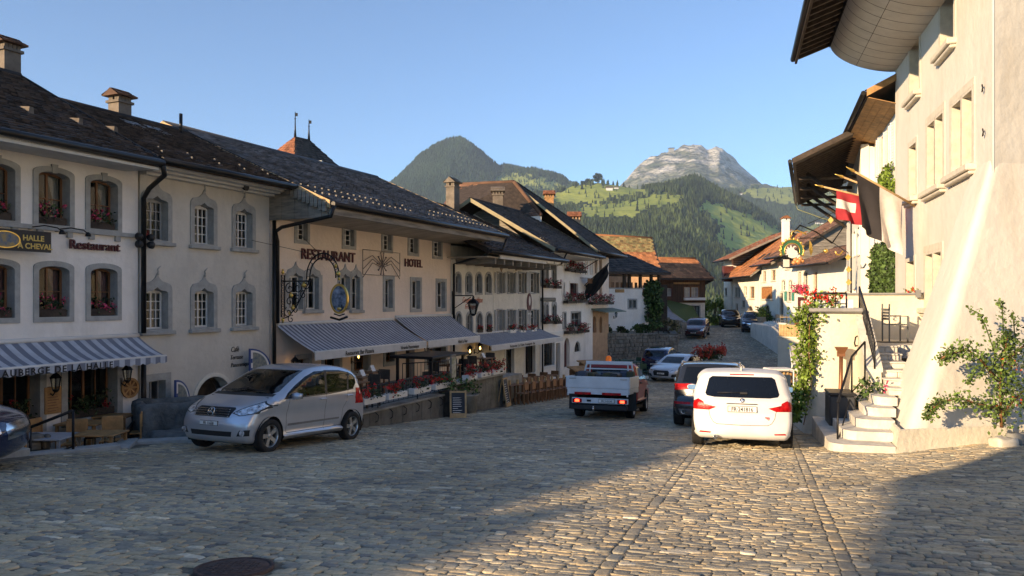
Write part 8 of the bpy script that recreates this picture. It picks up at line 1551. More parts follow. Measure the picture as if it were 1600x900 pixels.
# ---- white family car seen from behind
WHITE = paint('paint_white', (.54,.525,.50), 0, .35)
bw = lambda y: 1.0
white = dict(L=4.4, W=1.93, H=1.56, paint=WHITE, wr=.34, axles=(1.35,-1.36), tw=.22, belt=bw, tumble=.30, mirror=(.75,1.06), dash=1.0, handles=((-.2,.93),(-1.1,.96)), spokes=5, curve=.16, fillet=.09, mirrorm=WHITE,
 sil=[(2.0,.2),(2.12,.3),(2.18,.5),(2.14,.72),(1.95,.86),(1.5,.96),(1.1,1.03),(.6,1.28),(.1,1.48),(-.4,1.555),(-1.0,1.56),(-1.55,1.53),(-1.86,1.485),(-1.90,1.44),(-1.96,1.30),(-2.05,1.08),(-2.10,.98),(-2.16,.92),(-2.18,.80),(-2.17,.68),(-2.20,.55),(-2.22,.42),(-2.20,.28),(-2.10,.20)],
 cuts=[(arch(1.35,.39,.34),'delete',None,'side'),(arch(-1.36,.39,.34),'delete',None,'side'),
  ([(1.0,1.03),(-.35,1.05),(-.38,1.46),(.05,1.42),(.5,1.25)],'door_glass',GL_DARK,'side'),([(-.40,1.05),(-1.25,1.08),(-1.25,1.46),(-.44,1.47)],'door_glass',GL_DARK,'side'),([(-1.31,1.08),(-1.70,1.12),(-1.74,1.32),(-1.31,1.44)],'quarter_glass',GL_DARK,'side'),
  ([(-.64,1.02),(-.50,.995),(.50,.995),(.64,1.02),(.67,1.07),(.60,1.37),(.54,1.415),(-.54,1.415),(-.60,1.37),(-.67,1.07)],'rear_window',GL_DARK,'rear'),
  ([(-.22,1.445),(.22,1.445),(.22,1.468),(-.22,1.468)],'brake_light',TAIL,'rear'),
  ([(.46,.80),(.60,.735),(.90,.74),(.90,.90),(.80,.955),(.70,.90),(.69,.86)],'tail_light',TAIL,'rearwrap'),
  ([(.57,.30),(.78,.305),(.76,.335),(.56,.325)],'reflector',TAIL,'rearwrap'),
  ([(-.30,.865),(.30,.865),(.26,.885),(-.26,.885)],'handle_recess',BLACKP,'rear'),
  ([(.60,.73),(.575,.60),(.52,.51),(.45,.475),(.0,.465),(-.45,.475),(-.52,.51),(-.575,.60),(-.60,.73)],'seamline',None,'rear'),([(.98,1.0),(.95,.3)],'seamline',None,'side'),([(-.38,1.03),(-.38,.3)],'seamline',None,'side'),
  ([(-.88,.15),(.88,.15),(.88,.20),(-.88,.20)],'lower_apron',BLACKP,'rear'),
  ([(-.60,1.08),(.60,1.08),(.52,1.46),(-.52,1.46)],'windscreen',GL_DARK,'front'),([(.5,.70),(.85,.72),(.85,.84),(.6,.83)],'headlight',HEAD,'frontwrap')])
kw = lambda z: z if z < .6 else .6+(z-.6)*.93
white['sil'] = [(a,kw(b)) for a,b in white['sil']]; white['cuts'] = [([(a,kw(b)) for a,b in p_],n_,m_,x_) for p_,n_,m_,x_ in white['cuts']]; white['belt'] = lambda y: kw(1.0)
bx, by = 4.84, 16.3
T = car('parked_car', 'white family car with red tail lamps parked in the sun nearest the stair', white, (bx,by), 15.5, plates=(('FR·241816',0,-2.20,.76,'rear',.52,.115,.105,.86),))
mb = MB(); M_ = Matrix.Translation((0,-2.165,.915)) @ Matrix.Rotation(R(70),4,'X'); mb.lathe([(.001,.0),(.040,.0),(.040,.012),(.001,.012)], 22, 0, M_, False); mb.lathe([(.040,0),(.044,.014),(.036,.016)], 22, 1, M_, True, False)
for q in range(2): a0 = math.pi*q; mb.add([M_@Vector((0,0,.014))]+[M_@Vector((.026*math.cos(a0+math.pi/2*k/5),.026*math.sin(a0+math.pi/2*k/5),.014)) for k in range(6)],[(0,k,k+1) for k in range(1,6)],2); a0 += math.pi/2; mb.add([M_@Vector((0,0,.014))]+[M_@Vector((.026*math.cos(a0+math.pi/2*k/5),.026*math.sin(a0+math.pi/2*k/5),.014)) for k in range(6)],[(0,k,k+1) for k in range(1,6)],3)
T.part('emblem', mb, [BLACKP, CHROME, mat('emblem_blue',(.05,.2,.5),.4,bump=0), LETW]); mb = MB(); mb.lathe([(.036,0),(.042,-.01),(.042,.12),(.036,.12)], 16, 0, Matrix.Translation((-.48,-2.12,.235)) @ Matrix.Rotation(R(90),4,'X'), True, False); T.part('exhaust', mb, CHROME)
mb = MB(); mb.tube([(0,-1.55,1.46),(0,-1.62,1.53),(0,-1.70,1.49)], [.03,.015,.01], 6); mb.add([(-.03,-1.45,1.47),(.03,-1.45,1.47),(0,-1.72,1.56),(0,-1.78,1.43)],[(0,1,2),(0,2,3),(1,3,2)]); T.part('shark_fin', mb, WHITE)
for s in (-1,1): mb = MB(); mb.tube([(s*.63,.5,1.33),(s*.64,.3,1.42),(s*.64,-.9,1.48),(s*.63,-1.5,1.45),(s*.62,-1.6,1.40)], .016, 6); T.part('roof_rail', mb, BLACKP)
for i, (dx, dz, w_, h_) in enumerate(((.44,.585,.075,.085),)): mb = MB(); mb.plate([[(dx-w_/2,dz+h_/2),(dx-w_/2,dz-.01),(dx-w_*.3,dz-h_*.35),(dx,dz-h_/2),(dx+w_*.3,dz-h_*.35),(dx+w_/2,dz-.01),(dx+w_/2,dz+h_/2)]], -2.183,-2.175); d = T.part('shield_sticker', mb, mat('sticker_red',(.50,.03,.03),.4,bump=0)); mb = MB(); mb.tube([(dx-.016,-2.186,dz+.025),(dx-.018,-2.186,dz-.005),(dx,-2.186,dz-.022),(dx+.018,-2.186,dz-.005),(dx+.016,-2.186,dz+.025)], .006, 4); T.part('shield_mark', mb, LETW, d)
mb = MB(); yk = -2.185; mb.tube([(-.45,yk,.505),(-.40,yk,.54),(-.33,yk,.535),(-.24,yk,.555),(-.23,yk,.525),(-.44,yk,.505)], .0035, 4); mb.tube([(-.41,yk,.57),(-.40,yk,.60),(-.36,yk,.585),(-.31,yk,.60),(-.30,yk,.575)], .0035, 4); mb.tube([(-.42,yk,.52),(-.26,yk,.535)], .004, 4); T.part('outline_sticker', mb, SIGNB)
mb = MB(); mb.tube([(-.45,-2.08,1.055),(.05,-2.07,1.065)], .008, 4); mb.bbox(-.04,.10,-2.10,-2.05,1.03,1.075,.01); T.part('rear_wiper', mb, BLACKP)
# ---- black SUV
BLACK = paint('paint_black', (.018,.02,.024), .2, .25)
suv = dict(L=4.7, W=1.9, H=1.66, paint=BLACK, wr=.38, axles=(1.42,-1.42), tw=.25, belt=lambda y: 1.06, tumble=.26, mirror=(.8,1.13), handles=((-.2,1.0),(-1.1,1.02)), curve=.2, fillet=.1, mirrorm=CHROME,
 sil=[(2.1,.28),(2.25,.4),(2.3,.6),(2.26,.85),(2.0,1.0),(1.5,1.08),(1.1,1.14),(.6,1.42),(.1,1.60),(-.5,1.66),(-1.2,1.65),(-1.75,1.59),(-1.85,1.54),(-2.0,1.32),(-2.14,1.10),(-2.2,.95),(-2.22,.75),(-2.28,.62),(-2.3,.45),(-2.2,.30)],
 cuts=[(arch(1.42,.44,.38),'delete',None,'side'),(arch(-1.42,.44,.38),'delete',None,'side'),([(1.0,1.12),(-.3,1.14),(-.34,1.56),(.1,1.52),(.6,1.32)],'door_glass',GL_DARK,'side'),([(-.38,1.14),(-1.3,1.16),(-1.3,1.55),(-.42,1.57)],'door_glass',GL_DARK,'side'),([(-1.36,1.16),(-1.75,1.2),(-1.7,1.45),(-1.36,1.54)],'quarter_glass',GL_DARK,'side'),
  ([(-.66,1.12),(.66,1.12),(.58,1.52),(-.58,1.52)],'rear_window',GL_DARK,'rear'),([(.40,.95),(.95,.92),(.95,1.08),(.42,1.10)],'tail_light',TAIL,'rearwrap'),([(.45,.58),(.9,.58),(.9,.64),(.45,.64)],'reflector',TAIL,'rearwrap'),([(-.7,.30),(.7,.30),(.75,.46),(-.75,.46)],'diffuser',mat('diffuser_grey',(.15,.15,.16),.5,bump=0),'rear'),
  ([(-.36,.80),(.36,.80),(.34,.95),(-.34,.95)],'plate_recess',mat('recess_grey',(.10,.115,.12),.3,bump=0),'rear'),([(-.62,1.18),(.62,1.18),(.54,1.56),(-.54,1.56)],'windscreen',GL_DARK,'front'),([(.5,.82),(.9,.84),(.9,.95),(.6,.95)],'headlight',HEAD,'frontwrap')])
T = car('parked_car', 'black sport utility car half hidden behind the white family car', suv, (5.55,21.25), 17, plates=(('FR 30 412',0,-2.24,.87,'rear',.5,.11,.085,.9),))
for s in (-1,1): mb = MB(); mb.lathe([(.05,0),(.058,-.01),(.058,.1)], 16, 0, Matrix.Translation((s*.62,-2.24,.40)) @ Matrix.Rotation(R(90),4,'X'), True, False); T.part('exhaust', mb, CHROME); mb = MB(); mb.tube([(s*.72,.4,1.53),(s*.73,.2,1.63),(s*.73,-1.3,1.66),(s*.72,-1.7,1.58)], .018, 6); T.part('roof_rail', mb, CHROME)
text('QUATTRO CLUB', .06, LETW, Matrix.Translation((-.6,-2.02,1.19)), 'lettering', T.o, .001, 0, .7) if False else None
# ---- white hatch ahead of them
hatch = dict(white, H=1.6); T = car('parked_car', 'white car with a roof spoiler just showing above the white family car', dict(white, sil=[(a,b*1.09) for a,b in white['sil']], paint=paint('paint_white_cool',(.62,.64,.66),0,.3), mirrorm=BLACKP), (6.95,25.6), 17)
# ---- pale coupe coming up the street
ICE = paint('paint_pale_grey', (.50,.53,.58), .15, .3)
coupe = dict(L=4.7, W=1.85, H=1.38, paint=ICE, wr=.34, axles=(1.42,-1.40), tw=.23, belt=lambda y: .90, tumble=.36, mirror=(.65,.95), dash=.9, dashz=.88, handles=((-.35,.82),), curve=.26, fillet=.09, seats=(.0,-.85),
 sil=[(2.0,.17),(2.18,.22),(2.26,.38),(2.26,.55),(2.18,.66),(1.95,.74),(1.5,.83),(1.0,.91),(.55,1.12),(.15,1.29),(-.3,1.375),(-.8,1.36),(-1.3,1.24),(-1.75,1.06),(-2.05,.97),(-2.28,.92),(-2.32,.75),(-2.34,.5),(-2.3,.3),(-2.15,.2)],
 cuts=[(arch(1.42,.385,.34),'delete',None,'side'),(arch(-1.40,.385,.34),'delete',None,'side'),([(.86,.94),(-.50,.96),(-.50,1.29),(-.25,1.30),(.15,1.22),(.55,1.06)],'door_glass',GL_CAR,'side'),([(-.56,.96),(-1.45,1.00),(-1.25,1.14),(-.85,1.26),(-.56,1.29)],'quarter_glass',GL_CAR,'side'),
  ([(-.62,.95),(.62,.95),(.54,1.27),(-.54,1.27)],'windscreen',GL_DARK,'front'),([(-.44,.34),(.44,.34),(.48,.56),(.40,.64),(-.40,.64),(-.48,.56)],'grille',BLACKP,'frontwrap'),([(.50,.60),(.85,.62),(.86,.70),(.60,.695)],'headlight',HEAD,'frontwrap'),([(.55,.28),(.82,.30),(.84,.46),(.62,.44)],'air_intake',BLACKP,'frontwrap'),
  ([(.70,.96),(.60,.3)],'seamline',None,'side'),([(-.53,.96),(-.58,.3)],'seamline',None,'side'),([(-.6,.98),(.6,.98),(.5,1.28),(-.5,1.28)],'rear_window',GL_DARK,'rear')])
car('moving_car', 'pale silver-white coupe driving up the shaded street towards the square', coupe, (9.55,44.3), 180+36, plates=(('FR 28 117',0,2.265,.47,'front',.44,.1,.08,.85),))
NAVY = paint('paint_navy', (.012,.022,.07), .3, .2)
hatchb = dict(L=4.2, W=1.78, H=1.5, paint=NAVY, wr=.32, axles=(1.28,-1.3), tw=.2, belt=lambda y: .96, tumble=.26, mirror=(.7,1.03), handles=(), curve=.22, fillet=.09,
 sil=[(1.9,.2),(2.05,.3),(2.08,.5),(2.04,.7),(1.85,.82),(1.4,.94),(1.0,1.02),(.5,1.3),(.1,1.45),(-.4,1.50),(-1.0,1.49),(-1.5,1.43),(-1.75,1.28),(-1.9,1.02),(-2.02,.92),(-2.05,.7),(-2.08,.5),(-2.0,.25)],
 cuts=[(arch(1.28,.365,.32),'delete',None,'side'),(arch(-1.3,.365,.32),'delete',None,'side'),([(.92,1.01),(-.35,1.03),(-.38,1.41),(.1,1.37),(.5,1.21)],'door_glass',GL_CAR,'side'),([(-.42,1.03),(-1.35,1.06),(-1.4,1.30),(-1.2,1.38),(-.45,1.42)],'door_glass',GL_CAR,'side'),
  ([(-.62,1.07),(.62,1.07),(.52,1.42),(-.52,1.42)],'windscreen',GL_DARK,'front'),([(-.62,1.05),(.62,1.05),(.52,1.38),(-.52,1.38)],'rear_window',GL_DARK,'rear'),([(.55,.78),(.9,.76),(.9,.95),(.6,.92)],'tail_light',TAIL,'rearwrap'),
  ([(.50,.66),(.85,.68),(.86,.84),(.66,.82)],'headlight',HEAD,'frontwrap'),([(-.40,.60),(.40,.60),(.42,.74),(-.42,.74)],'grille',BLACKP,'frontwrap'),([(-.55,.25),(.55,.25),(.6,.42),(-.6,.42)],'lower_grille',BLACKP,'frontwrap')])
car('parked_car', 'glossy dark blue hatchback standing directly behind the pale coupe', hatchb, (9.45,48.5), 24, plates=(('FR 99 205',0,-2.085,.62,'rear',.44,.1,.08,.85),))
MAROON = paint('paint_maroon', (.10,.018,.02), .3, .22)
smallsuv = dict(hatchb, paint=MAROON, H=1.6, W=1.82); car('parked_car', 'dark red car parked facing the square below the timber chalet', smallsuv, (15.9,66.0), 180+22, plates=(('FR 41 380',0,2.07,.52,'front',.44,.1,.08,.85),))
BLUEB = paint('paint_blueblack', (.018,.028,.05), .3, .2)
pick = dict(suv, paint=BLUEB, H=1.78); pick['sil'] = [(p[0],p[1]*1.05) for p in suv['sil']]
pick['cuts'] = suv['cuts']+[([(-.4,.62),(.4,.62),(.42,.85),(-.42,.85)],'grille',CHROME,'frontwrap')]
car('parked_car', 'blue-black off-road car with chrome grille facing the square by the cream houses', pick, (22.1,70.5), 180+20, plates=(('FR 62 244',0,2.32,.55,'front',.44,.1,.08,.85),))
car('parked_car', 'black car directly behind the blue-black off-road car by the orange-roofed house', dict(suv, paint=BLACK), (21.6,76.2), 180+12)
# ---- dark blue car cropped by the left edge
mini = dict(hatchb, W=1.74, paint=NAVY, H=1.5); mini['cuts'] = hatchb['cuts'][:-3]+[(arch(1.28,.365,.32),'delete',None,'side'),([(.52,.62),(.66,.58),(.82,.62),(.86,.74),(.80,.84),(.62,.84),(.52,.76)],'headlight',HEAD,'frontwrap'),([(-.38,.50),(.38,.50),(.42,.66),(.34,.74),(-.34,.74),(-.42,.66)],'grille',CHROME,'frontwrap')]
T = car('parked_car', 'dark blue small car cropped by the left edge of the picture', mini, (-9.58,11.35), 78)
mb = MB(); mb.lathe([(.12,0),(.135,.01),(.12,.02)], 20, 0, Matrix.Translation((.68,1.93,.71)) @ Matrix.Rotation(R(-62),4,'X') @ Matrix.Rotation(R(0),4,'Y'), True, False); T.part('headlight_ring', mb, CHROME)
# ---- flatbed pickup
REDP = mat('paint_red', (.30,.022,.02), .45, var=.08, bump=.02, bs=3, coat=.35, spec=.4); BEDW = mat('bed_white', (.58,.63,.66), .45, bump=.1, bs=8, var=.08)
cab = dict(L=3.0, W=1.84, H=1.62, paint=REDP, wr=.35, axles=(1.55,-1.45), tw=.24, belt=lambda y: 1.13, tumble=.24, mirror=(.55,1.18), dash=.75, dashz=1.1, seats=(.05,), handles=((-.15,1.02),), curve=.18, fillet=.09, mirrorm=BLACKP, handlem=BLACKP,
 sil=[(2.35,.40),(2.5,.5),(2.52,.75),(2.46,.98),(2.2,1.08),(1.5,1.15),(1.05,1.22),(.75,1.45),(.45,1.68),(.1,1.77),(-.35,1.775),(-.62,1.72),(-.70,1.55),(-.74,1.2),(-.76,.8),(-.76,.5),(-.72,.40)],
 cuts=[(arch(1.55,.45,.37),'delete',None,'side'),([(.95,1.19),(-.28,1.20),(-.30,1.66),(.12,1.68),(.45,1.57)],'door_glass',GL_DARK,'side'),([(-.34,1.20),(-.60,1.22),(-.58,1.62),(-.36,1.66)],'quarter_glass',GL_DARK,'side'),([(-.62,1.18),(.62,1.18),(.55,1.62),(-.55,1.62)],'rear_window',GL_DARK,'rear'),([(-.65,1.25),(.65,1.25),(.55,1.68),(-.55,1.68)],'windscreen',GL_DARK,'front'),
  ([(.92,1.15),(.95,.45)],'seamline',None,'side'),([(-.32,1.18),(-.32,.45)],'seamline',None,'side'),([(.60,.78),(.9,.8),(.9,.95),(.65,.95)],'headlight',HEAD,'frontwrap'),([(1.0,.47),(-.7,.47),(-.7,.41),(1.0,.41)],'sill',BLACKP,'side')])
kz = lambda z: z if z < .5 else .5+(z-.5)*.87
cab['sil'] = [(a,kz(b)) for a,b in cab['sil']]; cab['cuts'] = [([(a,kz(b)) for a,b in p_],n_,m_,x_) for p_,n_,m_,x_ in cab['cuts']]; cab['belt'] = lambda y: kz(1.13)
T = car('pickup_truck', 'red flatbed pickup with white drop sides and glowing brake lamps driving away', cab, (3.22,24.5), 17, cat='truck')
bw_, b0, b1, bz = .90, -2.72, -.86, .92
for nm, a in (('tailboard',(-bw_,bw_,b0-.03,b0,bz,bz+.33)),('side_board',(-bw_-.03,-bw_,b0,b1,bz,bz+.33)),('side_board',(bw_,bw_+.03,b0,b1,bz,bz+.33)),('front_board',(-bw_,bw_,b1-.03,b1,bz,bz+.33))): mb = MB(); mb.bbox(*a,.008); T.part(nm, mb, BEDW)
mb = MB(); mb.bbox(-bw_,bw_,b0,b1,bz-.06,bz-.003,.01); T.part('bed_floor', mb, BEDW); mb = MB(); mb.bbox(-bw_+.05,bw_-.02,b0-.03,b0+.03,bz-.18,bz-.03,.008); T.part('bed_rail', mb, BEDW); mb = MB(); mb.bbox(bw_-.03,bw_+.02,b0,b1,bz-.16,bz-.01,.01); T.part('side_rail', mb, BEDW)
for x in (-bw_+.03,bw_-.06): mb = MB(); mb.box(x,x+.04,b0-.04,b0+.0,bz-.22,bz); T.part('rail_end', mb, BEDW)
for x in (-.82,.65): mb = MB(); mb.bbox(x,x+.20,b0-.055,b0-.03,bz+.25,bz+.285,.008); mb.lathe([(.02,0),(.02,.03)],8,0,Matrix.Translation((x+.1,b0-.03,bz+.267)) @ Matrix.Rotation(R(90),4,'X')); T.part('latch', mb, STEEL)
for x0, x1 in ((-.66,-.18),(.14,.68)): mb = MB(); mb.bbox(x0,x1,b0-.06,b0-.035,bz-.19,bz-.12,.006); T.part('marker_strip', mb, TAIL)
mb = MB(); mb.bbox(-.74,.88,b0-.02,b0+.06,bz-.44,bz-.28,.01); lb = T.part('lamp_bar', mb, BEDW)
for x in (-.72,.58): mb = MB(); mb.bbox(x,x+.27,b0-.05,b0-.02,bz-.42,bz-.31,.008); l_ = T.part('tail_light', mb, TAIL); mb = MB(); mb.bbox(x+.08,x+.20,b0-.055,b0-.05,bz-.40,bz-.33,.002); T.part('lit_lens', mb, TAILLIT, l_)
plate_part(T, 'FR 310114', .27, b0-.035, bz-.36, 'rear', .46, .105, .08, .85)
mb = MB(); mb.bbox(-.30,-.18,b0-.035,b0-.02,bz-.39,bz-.33,.004); T.part('socket', mb, BLACKP); mb = MB(); mb.bbox(-.78,.85,b0+.0,b0+.12,bz-.62,bz-.47,.02); T.part('bumper', mb, BLACKP)
mb = MB(); mb.box(-.45,-.36,b0+.1,b1,bz-.45,bz-.08); mb.box(.36,.45,b0+.1,b1,bz-.45,bz-.08); mb.box(-.7,.7,-1.52,-1.38,.30,.42); mb.lathe([(.12,-.15),(.17,0),(.12,.15)],10,0,Matrix.Translation((0,-1.45,.36)) @ Matrix.Rotation(R(90),4,'X')); mb.box(-.78,.78,-1.4,b1+.3,bz-.4,bz-.1); T.part('chassis', mb, UNDER)
mb = MB(); mb.tube([(-.1,b0+.1,bz-.55),(-.1,b0-.08,bz-.62),(-.1,b0-.08,bz-.55)], .03, 6); mb.lathe([(.01,0),(.03,.02),(.01,.05)],8,0,Matrix.Translation((-.1,b0-.08,bz-.55))); T.part('tow_hitch', mb, CHROME)
mb = MB(); [mb.box(s*.88-.12,s*.88+.12,-1.93,-1.91,.25,.8) for s in (-1,1)]; T.part('mud_flaps', mb, BLACKP, kind='stuff')
mb = MB(); zt_ = bz+.33
for s in (-1,1): mb.tube([(s*.80,b1+.0,zt_-.1),(s*.70,b1+.02,1.60),(s*.70,b1+.02,1.68)], .03, 6); mb.tube([(s*.80,b1,zt_),(s*.60,b1,zt_+.05),(s*.58,b1+.02,1.62)], .022, 6)
mb.bbox(-.72,.72,b1-.02,b1+.04,1.57,1.68,.01); mb.bbox(-.76,.76,b1-.015,b1+.025,1.42,1.46,.006); T.part('headboard_frame', mb, BEDW)
mb = MB(); mb.lathe([(.10,0),(.10,.05),(.085,.20),(.05,.24),(.01,.25)], 14, 0, Matrix.Translation((-.12,-.25,1.60))); T.part('beacon', mb, mat('beacon_orange',(.85,.18,.02),.25,bump=0,emit=.08))
rs = random.Random(3)
for i in range(9): mb = MB(); x = -.75+.19*i; s = rs.uniform(.10,.17); mb.bbox(x-s,x+s,-2.3+rs.uniform(0,.9),-1.6+rs.uniform(0,.4),bz,bz+.33+rs.uniform(.02,.16),.04); o = single('cargo_bag', ['leftmost','second','third','fourth','middle','sixth','seventh','eighth','rightmost'][i]+' dark bundle or box lying in the bed of the red pickup', 'cargo', mb, [[BLACKP, mat('cargo_blue',(.04,.06,.09),.7), mat('cargo_olive',(.05,.055,.03),.8)][i%3]], W0, (0,0,0), 'cargo in the pickup bed'); o.matrix_world = T.o.matrix_world.copy()
# ================================================================== TERRACES AND STREET LIFE
# jettied house behind the viewer (its overhanging storey throws the shade at the lower right)
Lh_ = Vector((L.x,L.y)).normalized(); tE = math.tan(SUN_EL); tip = Vector((5.2,10.6)); s_ = 24.0; E_ = tip-Lh_*s_; zE_ = G(5.2,10.6)+tE*s_; f_ = Frame((E_.x,E_.y,0), 20-90+0)   # X to the right of az 20 ... local y along az 20
f_ = Frame((E_.x,E_.y,0), -20)
T = Thing('jettied_house', 'plastered house with an overhanging upper storey behind the viewer', 'house', f_, (2,-8,-2)); mb = MB(); mb.box(0,5.5,-16,0,zE_,zE_+3.2); T.part('upper_wall', mb, P_WHITE); mb = MB(); mb.box(.35,5.2,-15.8,-3.8,-3,zE_-.002); T.part('wall', mb, P_WHITE); roof(T, 0, 5.5, -16.5, zE_+3.1, -8, zE_+5, T_DARK, vb=.4, seed=5, course=.6, tile=.6)
T = Thing('unseen_row_house', 'long cream house added unseen behind the viewer to bounce warm light onto the left row', 'house', W0, (14,-9,-1)); mb = MB(); mb.box(11,19,-28,6,-2.5,8); T.part('wall', mb, P_CREAM); mb = MB(); mb.add([(9.6,-29,7.9),(9.6,6.8,7.9),(15,6.8,11),(15,-29,11),(20.4,6.8,7.9),(20.4,-29,7.9)],[(0,3,2,1),(3,5,4,2),(0,1,4,5)]); T.part('roof', mb, T_BROWN)  # added unseen house; its sunlit wall bounces warm light onto the left row
def kerb(P0, P1, w, h, label, group=None):
    f2 = WF(P0,P1); Lk = math.hypot(P1[0]-P0[0],P1[1]-P0[1]); t = Thing('kerb', label, 'kerb', f2, (0,0,G(*P0)), group); n = max(1,int(Lk/1.0))
    for i in range(n):
        a, b = Lk*i/n+.006, Lk*(i+1)/n-.006; mb = MB(); x, y = P0[0]+(P1[0]-P0[0])*(i+.5)/n, P0[1]+(P1[1]-P0[1])*(i+.5)/n; mb.bbox(a,b,-w/2,w/2,G(x,y)-.6,G(x,y)+h,.015); t.part('kerb_block', mb, STONE)
    return t
kerb((-8.6,13.6),(-7.45,14.55),.34,.07,'pale stone kerb edge of the sunken terrace, end nearest the blue car'); kerb((-7.45,14.55),(-7.75,15.55),.34,.07,'short pale kerb turning back beside the stone basin'); kerb((-7.75,15.55),(-5.9,16.1),.34,.09,'pale stone kerb running behind the silver car'); kerb((-8.6,13.6),(-9.6,11.9),.3,.07,'pale kerb hidden partly behind the dark blue car')
rubble_wall('low rough wall between the blue car and the sunken terrace steps', (-9.3,13.9),(-8.75,14.6), -2.52,-2.55,-3.5, seed=9, th=.7)
# stone basin
BAS = weathered(mat('basin_stone',(.125,.13,.125),.9,bump=1,bs=6,bd=.06,var=.35,scale=3),(.05,.055,.05),.7); f2 = WF((-8.1,16.7),(-4.4,19.4)); t = Thing('stone_basin', 'long weathered dark stone fountain basin between the terrace and the silver car', 'fountain', f2, (2,0,-3.1)); mb = MB()
zt_ = -2.30; 
for (x0,x1,y0,y1) in ((0,4.4,0,.22),(0,4.4,.95,1.15),(0,.25,.22,.95),(4.15,4.4,.22,.95)): rough(mb,x0,x1,y0,y1,-3.4,zt_,.045,.13)
t.part('basin', mb, BAS); mb = MB(); mb.box(.25,4.15,.22,.95,-3.3,-2.45); t.part('water', mb, mat('water_dark',(.015,.02,.02),.05,bump=.2,bs=5,spec=.8)); mb = MB(); rough(mb,.1,1.3,-.75,-.03,-3.4,-2.86,.05,.12,0,2.5,.09); t.part('step_stone', mb, BAS); mb = MB(); rough(mb,-.1,4.5,-.06,1.2,-3.5,-2.98,.04,.2); t.part('plinth', mb, BAS)
# sunken terrace of the inn
TF = G(-9,15)-.48; GI = 'furniture on the inn terrace'
for i, (x, y, r, lab, m) in enumerate(((-8.95,14.75,.50,'pale-topped table nearest the handrail on the inn terrace',mat('table_top_pale',(.42,.44,.47),.4)),(-8.1,15.1,.42,'low brown wooden table at the kerb of the inn terrace',W_WARM),(-9.15,16.4,.45,'brown wooden table near the inn wall on the terrace',W_WARM),(-9.0,17.4,.40,'farthest brown table beside the stone basin on the inn terrace',W_WARM))): cafe_table(W0, x, y, TF, r, .74, lab, m, GI, True)
for i, (x, y, rz, lab) in enumerate(((-8.95,14.1,170,'wooden chair nearest the dark blue car on the inn terrace'),(-8.3,15.9,20,'wooden chair behind the low brown table on the inn terrace'),(-8.85,15.5,10,'wooden chair between the pale and the brown table'),(-9.6,15.7,80,'wooden chair against the inn wall beneath the broad window'),(-9.7,17.0,100,'wooden chair near the downpipe on the inn terrace'),(-8.6,18.0,0,'wooden chair beside the far end of the basin'),(-8.3,16.8,-70,'wooden chair backing on the stone basin'),(-10.0,14.4,90,'wooden chair under the lettered menu board of the inn'))): chair(W0, x, y, TF, rz, lab, W_WARM, GI, .92)
zk = G(-8.4,13.8); railing('handrail', 'black sloping handrail with a ball end at the steps down to the inn terrace', W0, [(-8.75,13.95,zk-.3),(-8.0,14.0,zk+.0)], .75, bars=0, r=.022); railing('low_railing', 'low black railing between the tables of the inn terrace', W0, [(-8.4,15.1,TF),(-7.95,15.75,TF),(-8.6,17.5,TF)], .62, bars=.16)
# hotel terrace
u0_, u1_ = 23.0, 28.0; TZ = -2.98
mb = MB(); mb.box(21.8,28.1,-3.99,-.02,TZ-.9,TZ); mb.box(28.1,35.4,-3.3,-.02,TZ-.9,TZ); tag(link('hotel_terrace_floor', mb.mesh('hotel_terrace_floor', CONC, (23,0,0))), kind='structure').matrix_world = LF.M @ Matrix.Translation((23,0,0))
T = Thing('retaining_wall', 'streaked concrete retaining wall in panels before the hotel terrace', 'wall', LF, (23,-4,-3.6))
for i in range(12): a = 21.9+i*.52; mb = MB(); mb.bbox(a+.006,a+.514,-4.16,-4.0,-4.3,TZ+.06,.008); T.part('panel', mb, weathered(mat('panel_concrete',(.16,.155,.14),.95,bump=.7,bs=12,var=.25),(.06,.06,.05),.8,2))
mb = MB(); mb.bbox(21.85,28.2,-4.22,-3.9,TZ+.062,TZ+.12,.01); T.part('coping', mb, CONC)
t = railing('terrace_railing', 'black curled iron railing with hooks on the retaining wall of the hotel terrace', LF, [(22.0,-4.05,TZ+.1),(24.0,-4.05,TZ+.1),(26.0,-4.05,TZ+.1),(28.0,-4.05,TZ+.1)], .62, bars=.24, r=.014)
for i in range(9): u = 22.3+i*.68; mb = MB(); mb.tube([(u,-4.1,TZ+.12),(u,-4.3,TZ-.02),(u,-4.28,TZ-.16),(u,-4.2,TZ-.2)], .012, 5); tp = link('hook', mb.mesh('hook', IRON, (22.0,-4.05,TZ+.1)), t.o)
for i, u in enumerate((22.5,23.6,24.7,26.0,27.2)): flower_box(LF, u, TZ+.30, .95, -4.12, ('first','second','third','fourth','last')[i]+' white trough of red geraniums along the hotel terrace railing', 'geranium troughs on the hotel railing', PET_R, .34, .24, W_WHITE, 120+i, LEAFD, 130, 75)
t = railing('entrance_railing', 'taller black railing with pointed bars at the hotel entrance steps', LF, [(27.2,-2.8,TZ),(28.4,-3.4,TZ),(29.6,-3.4,TZ)], 1.0, bars=.13, r=.013)
HT = 'tables and chairs on the hotel terrace'
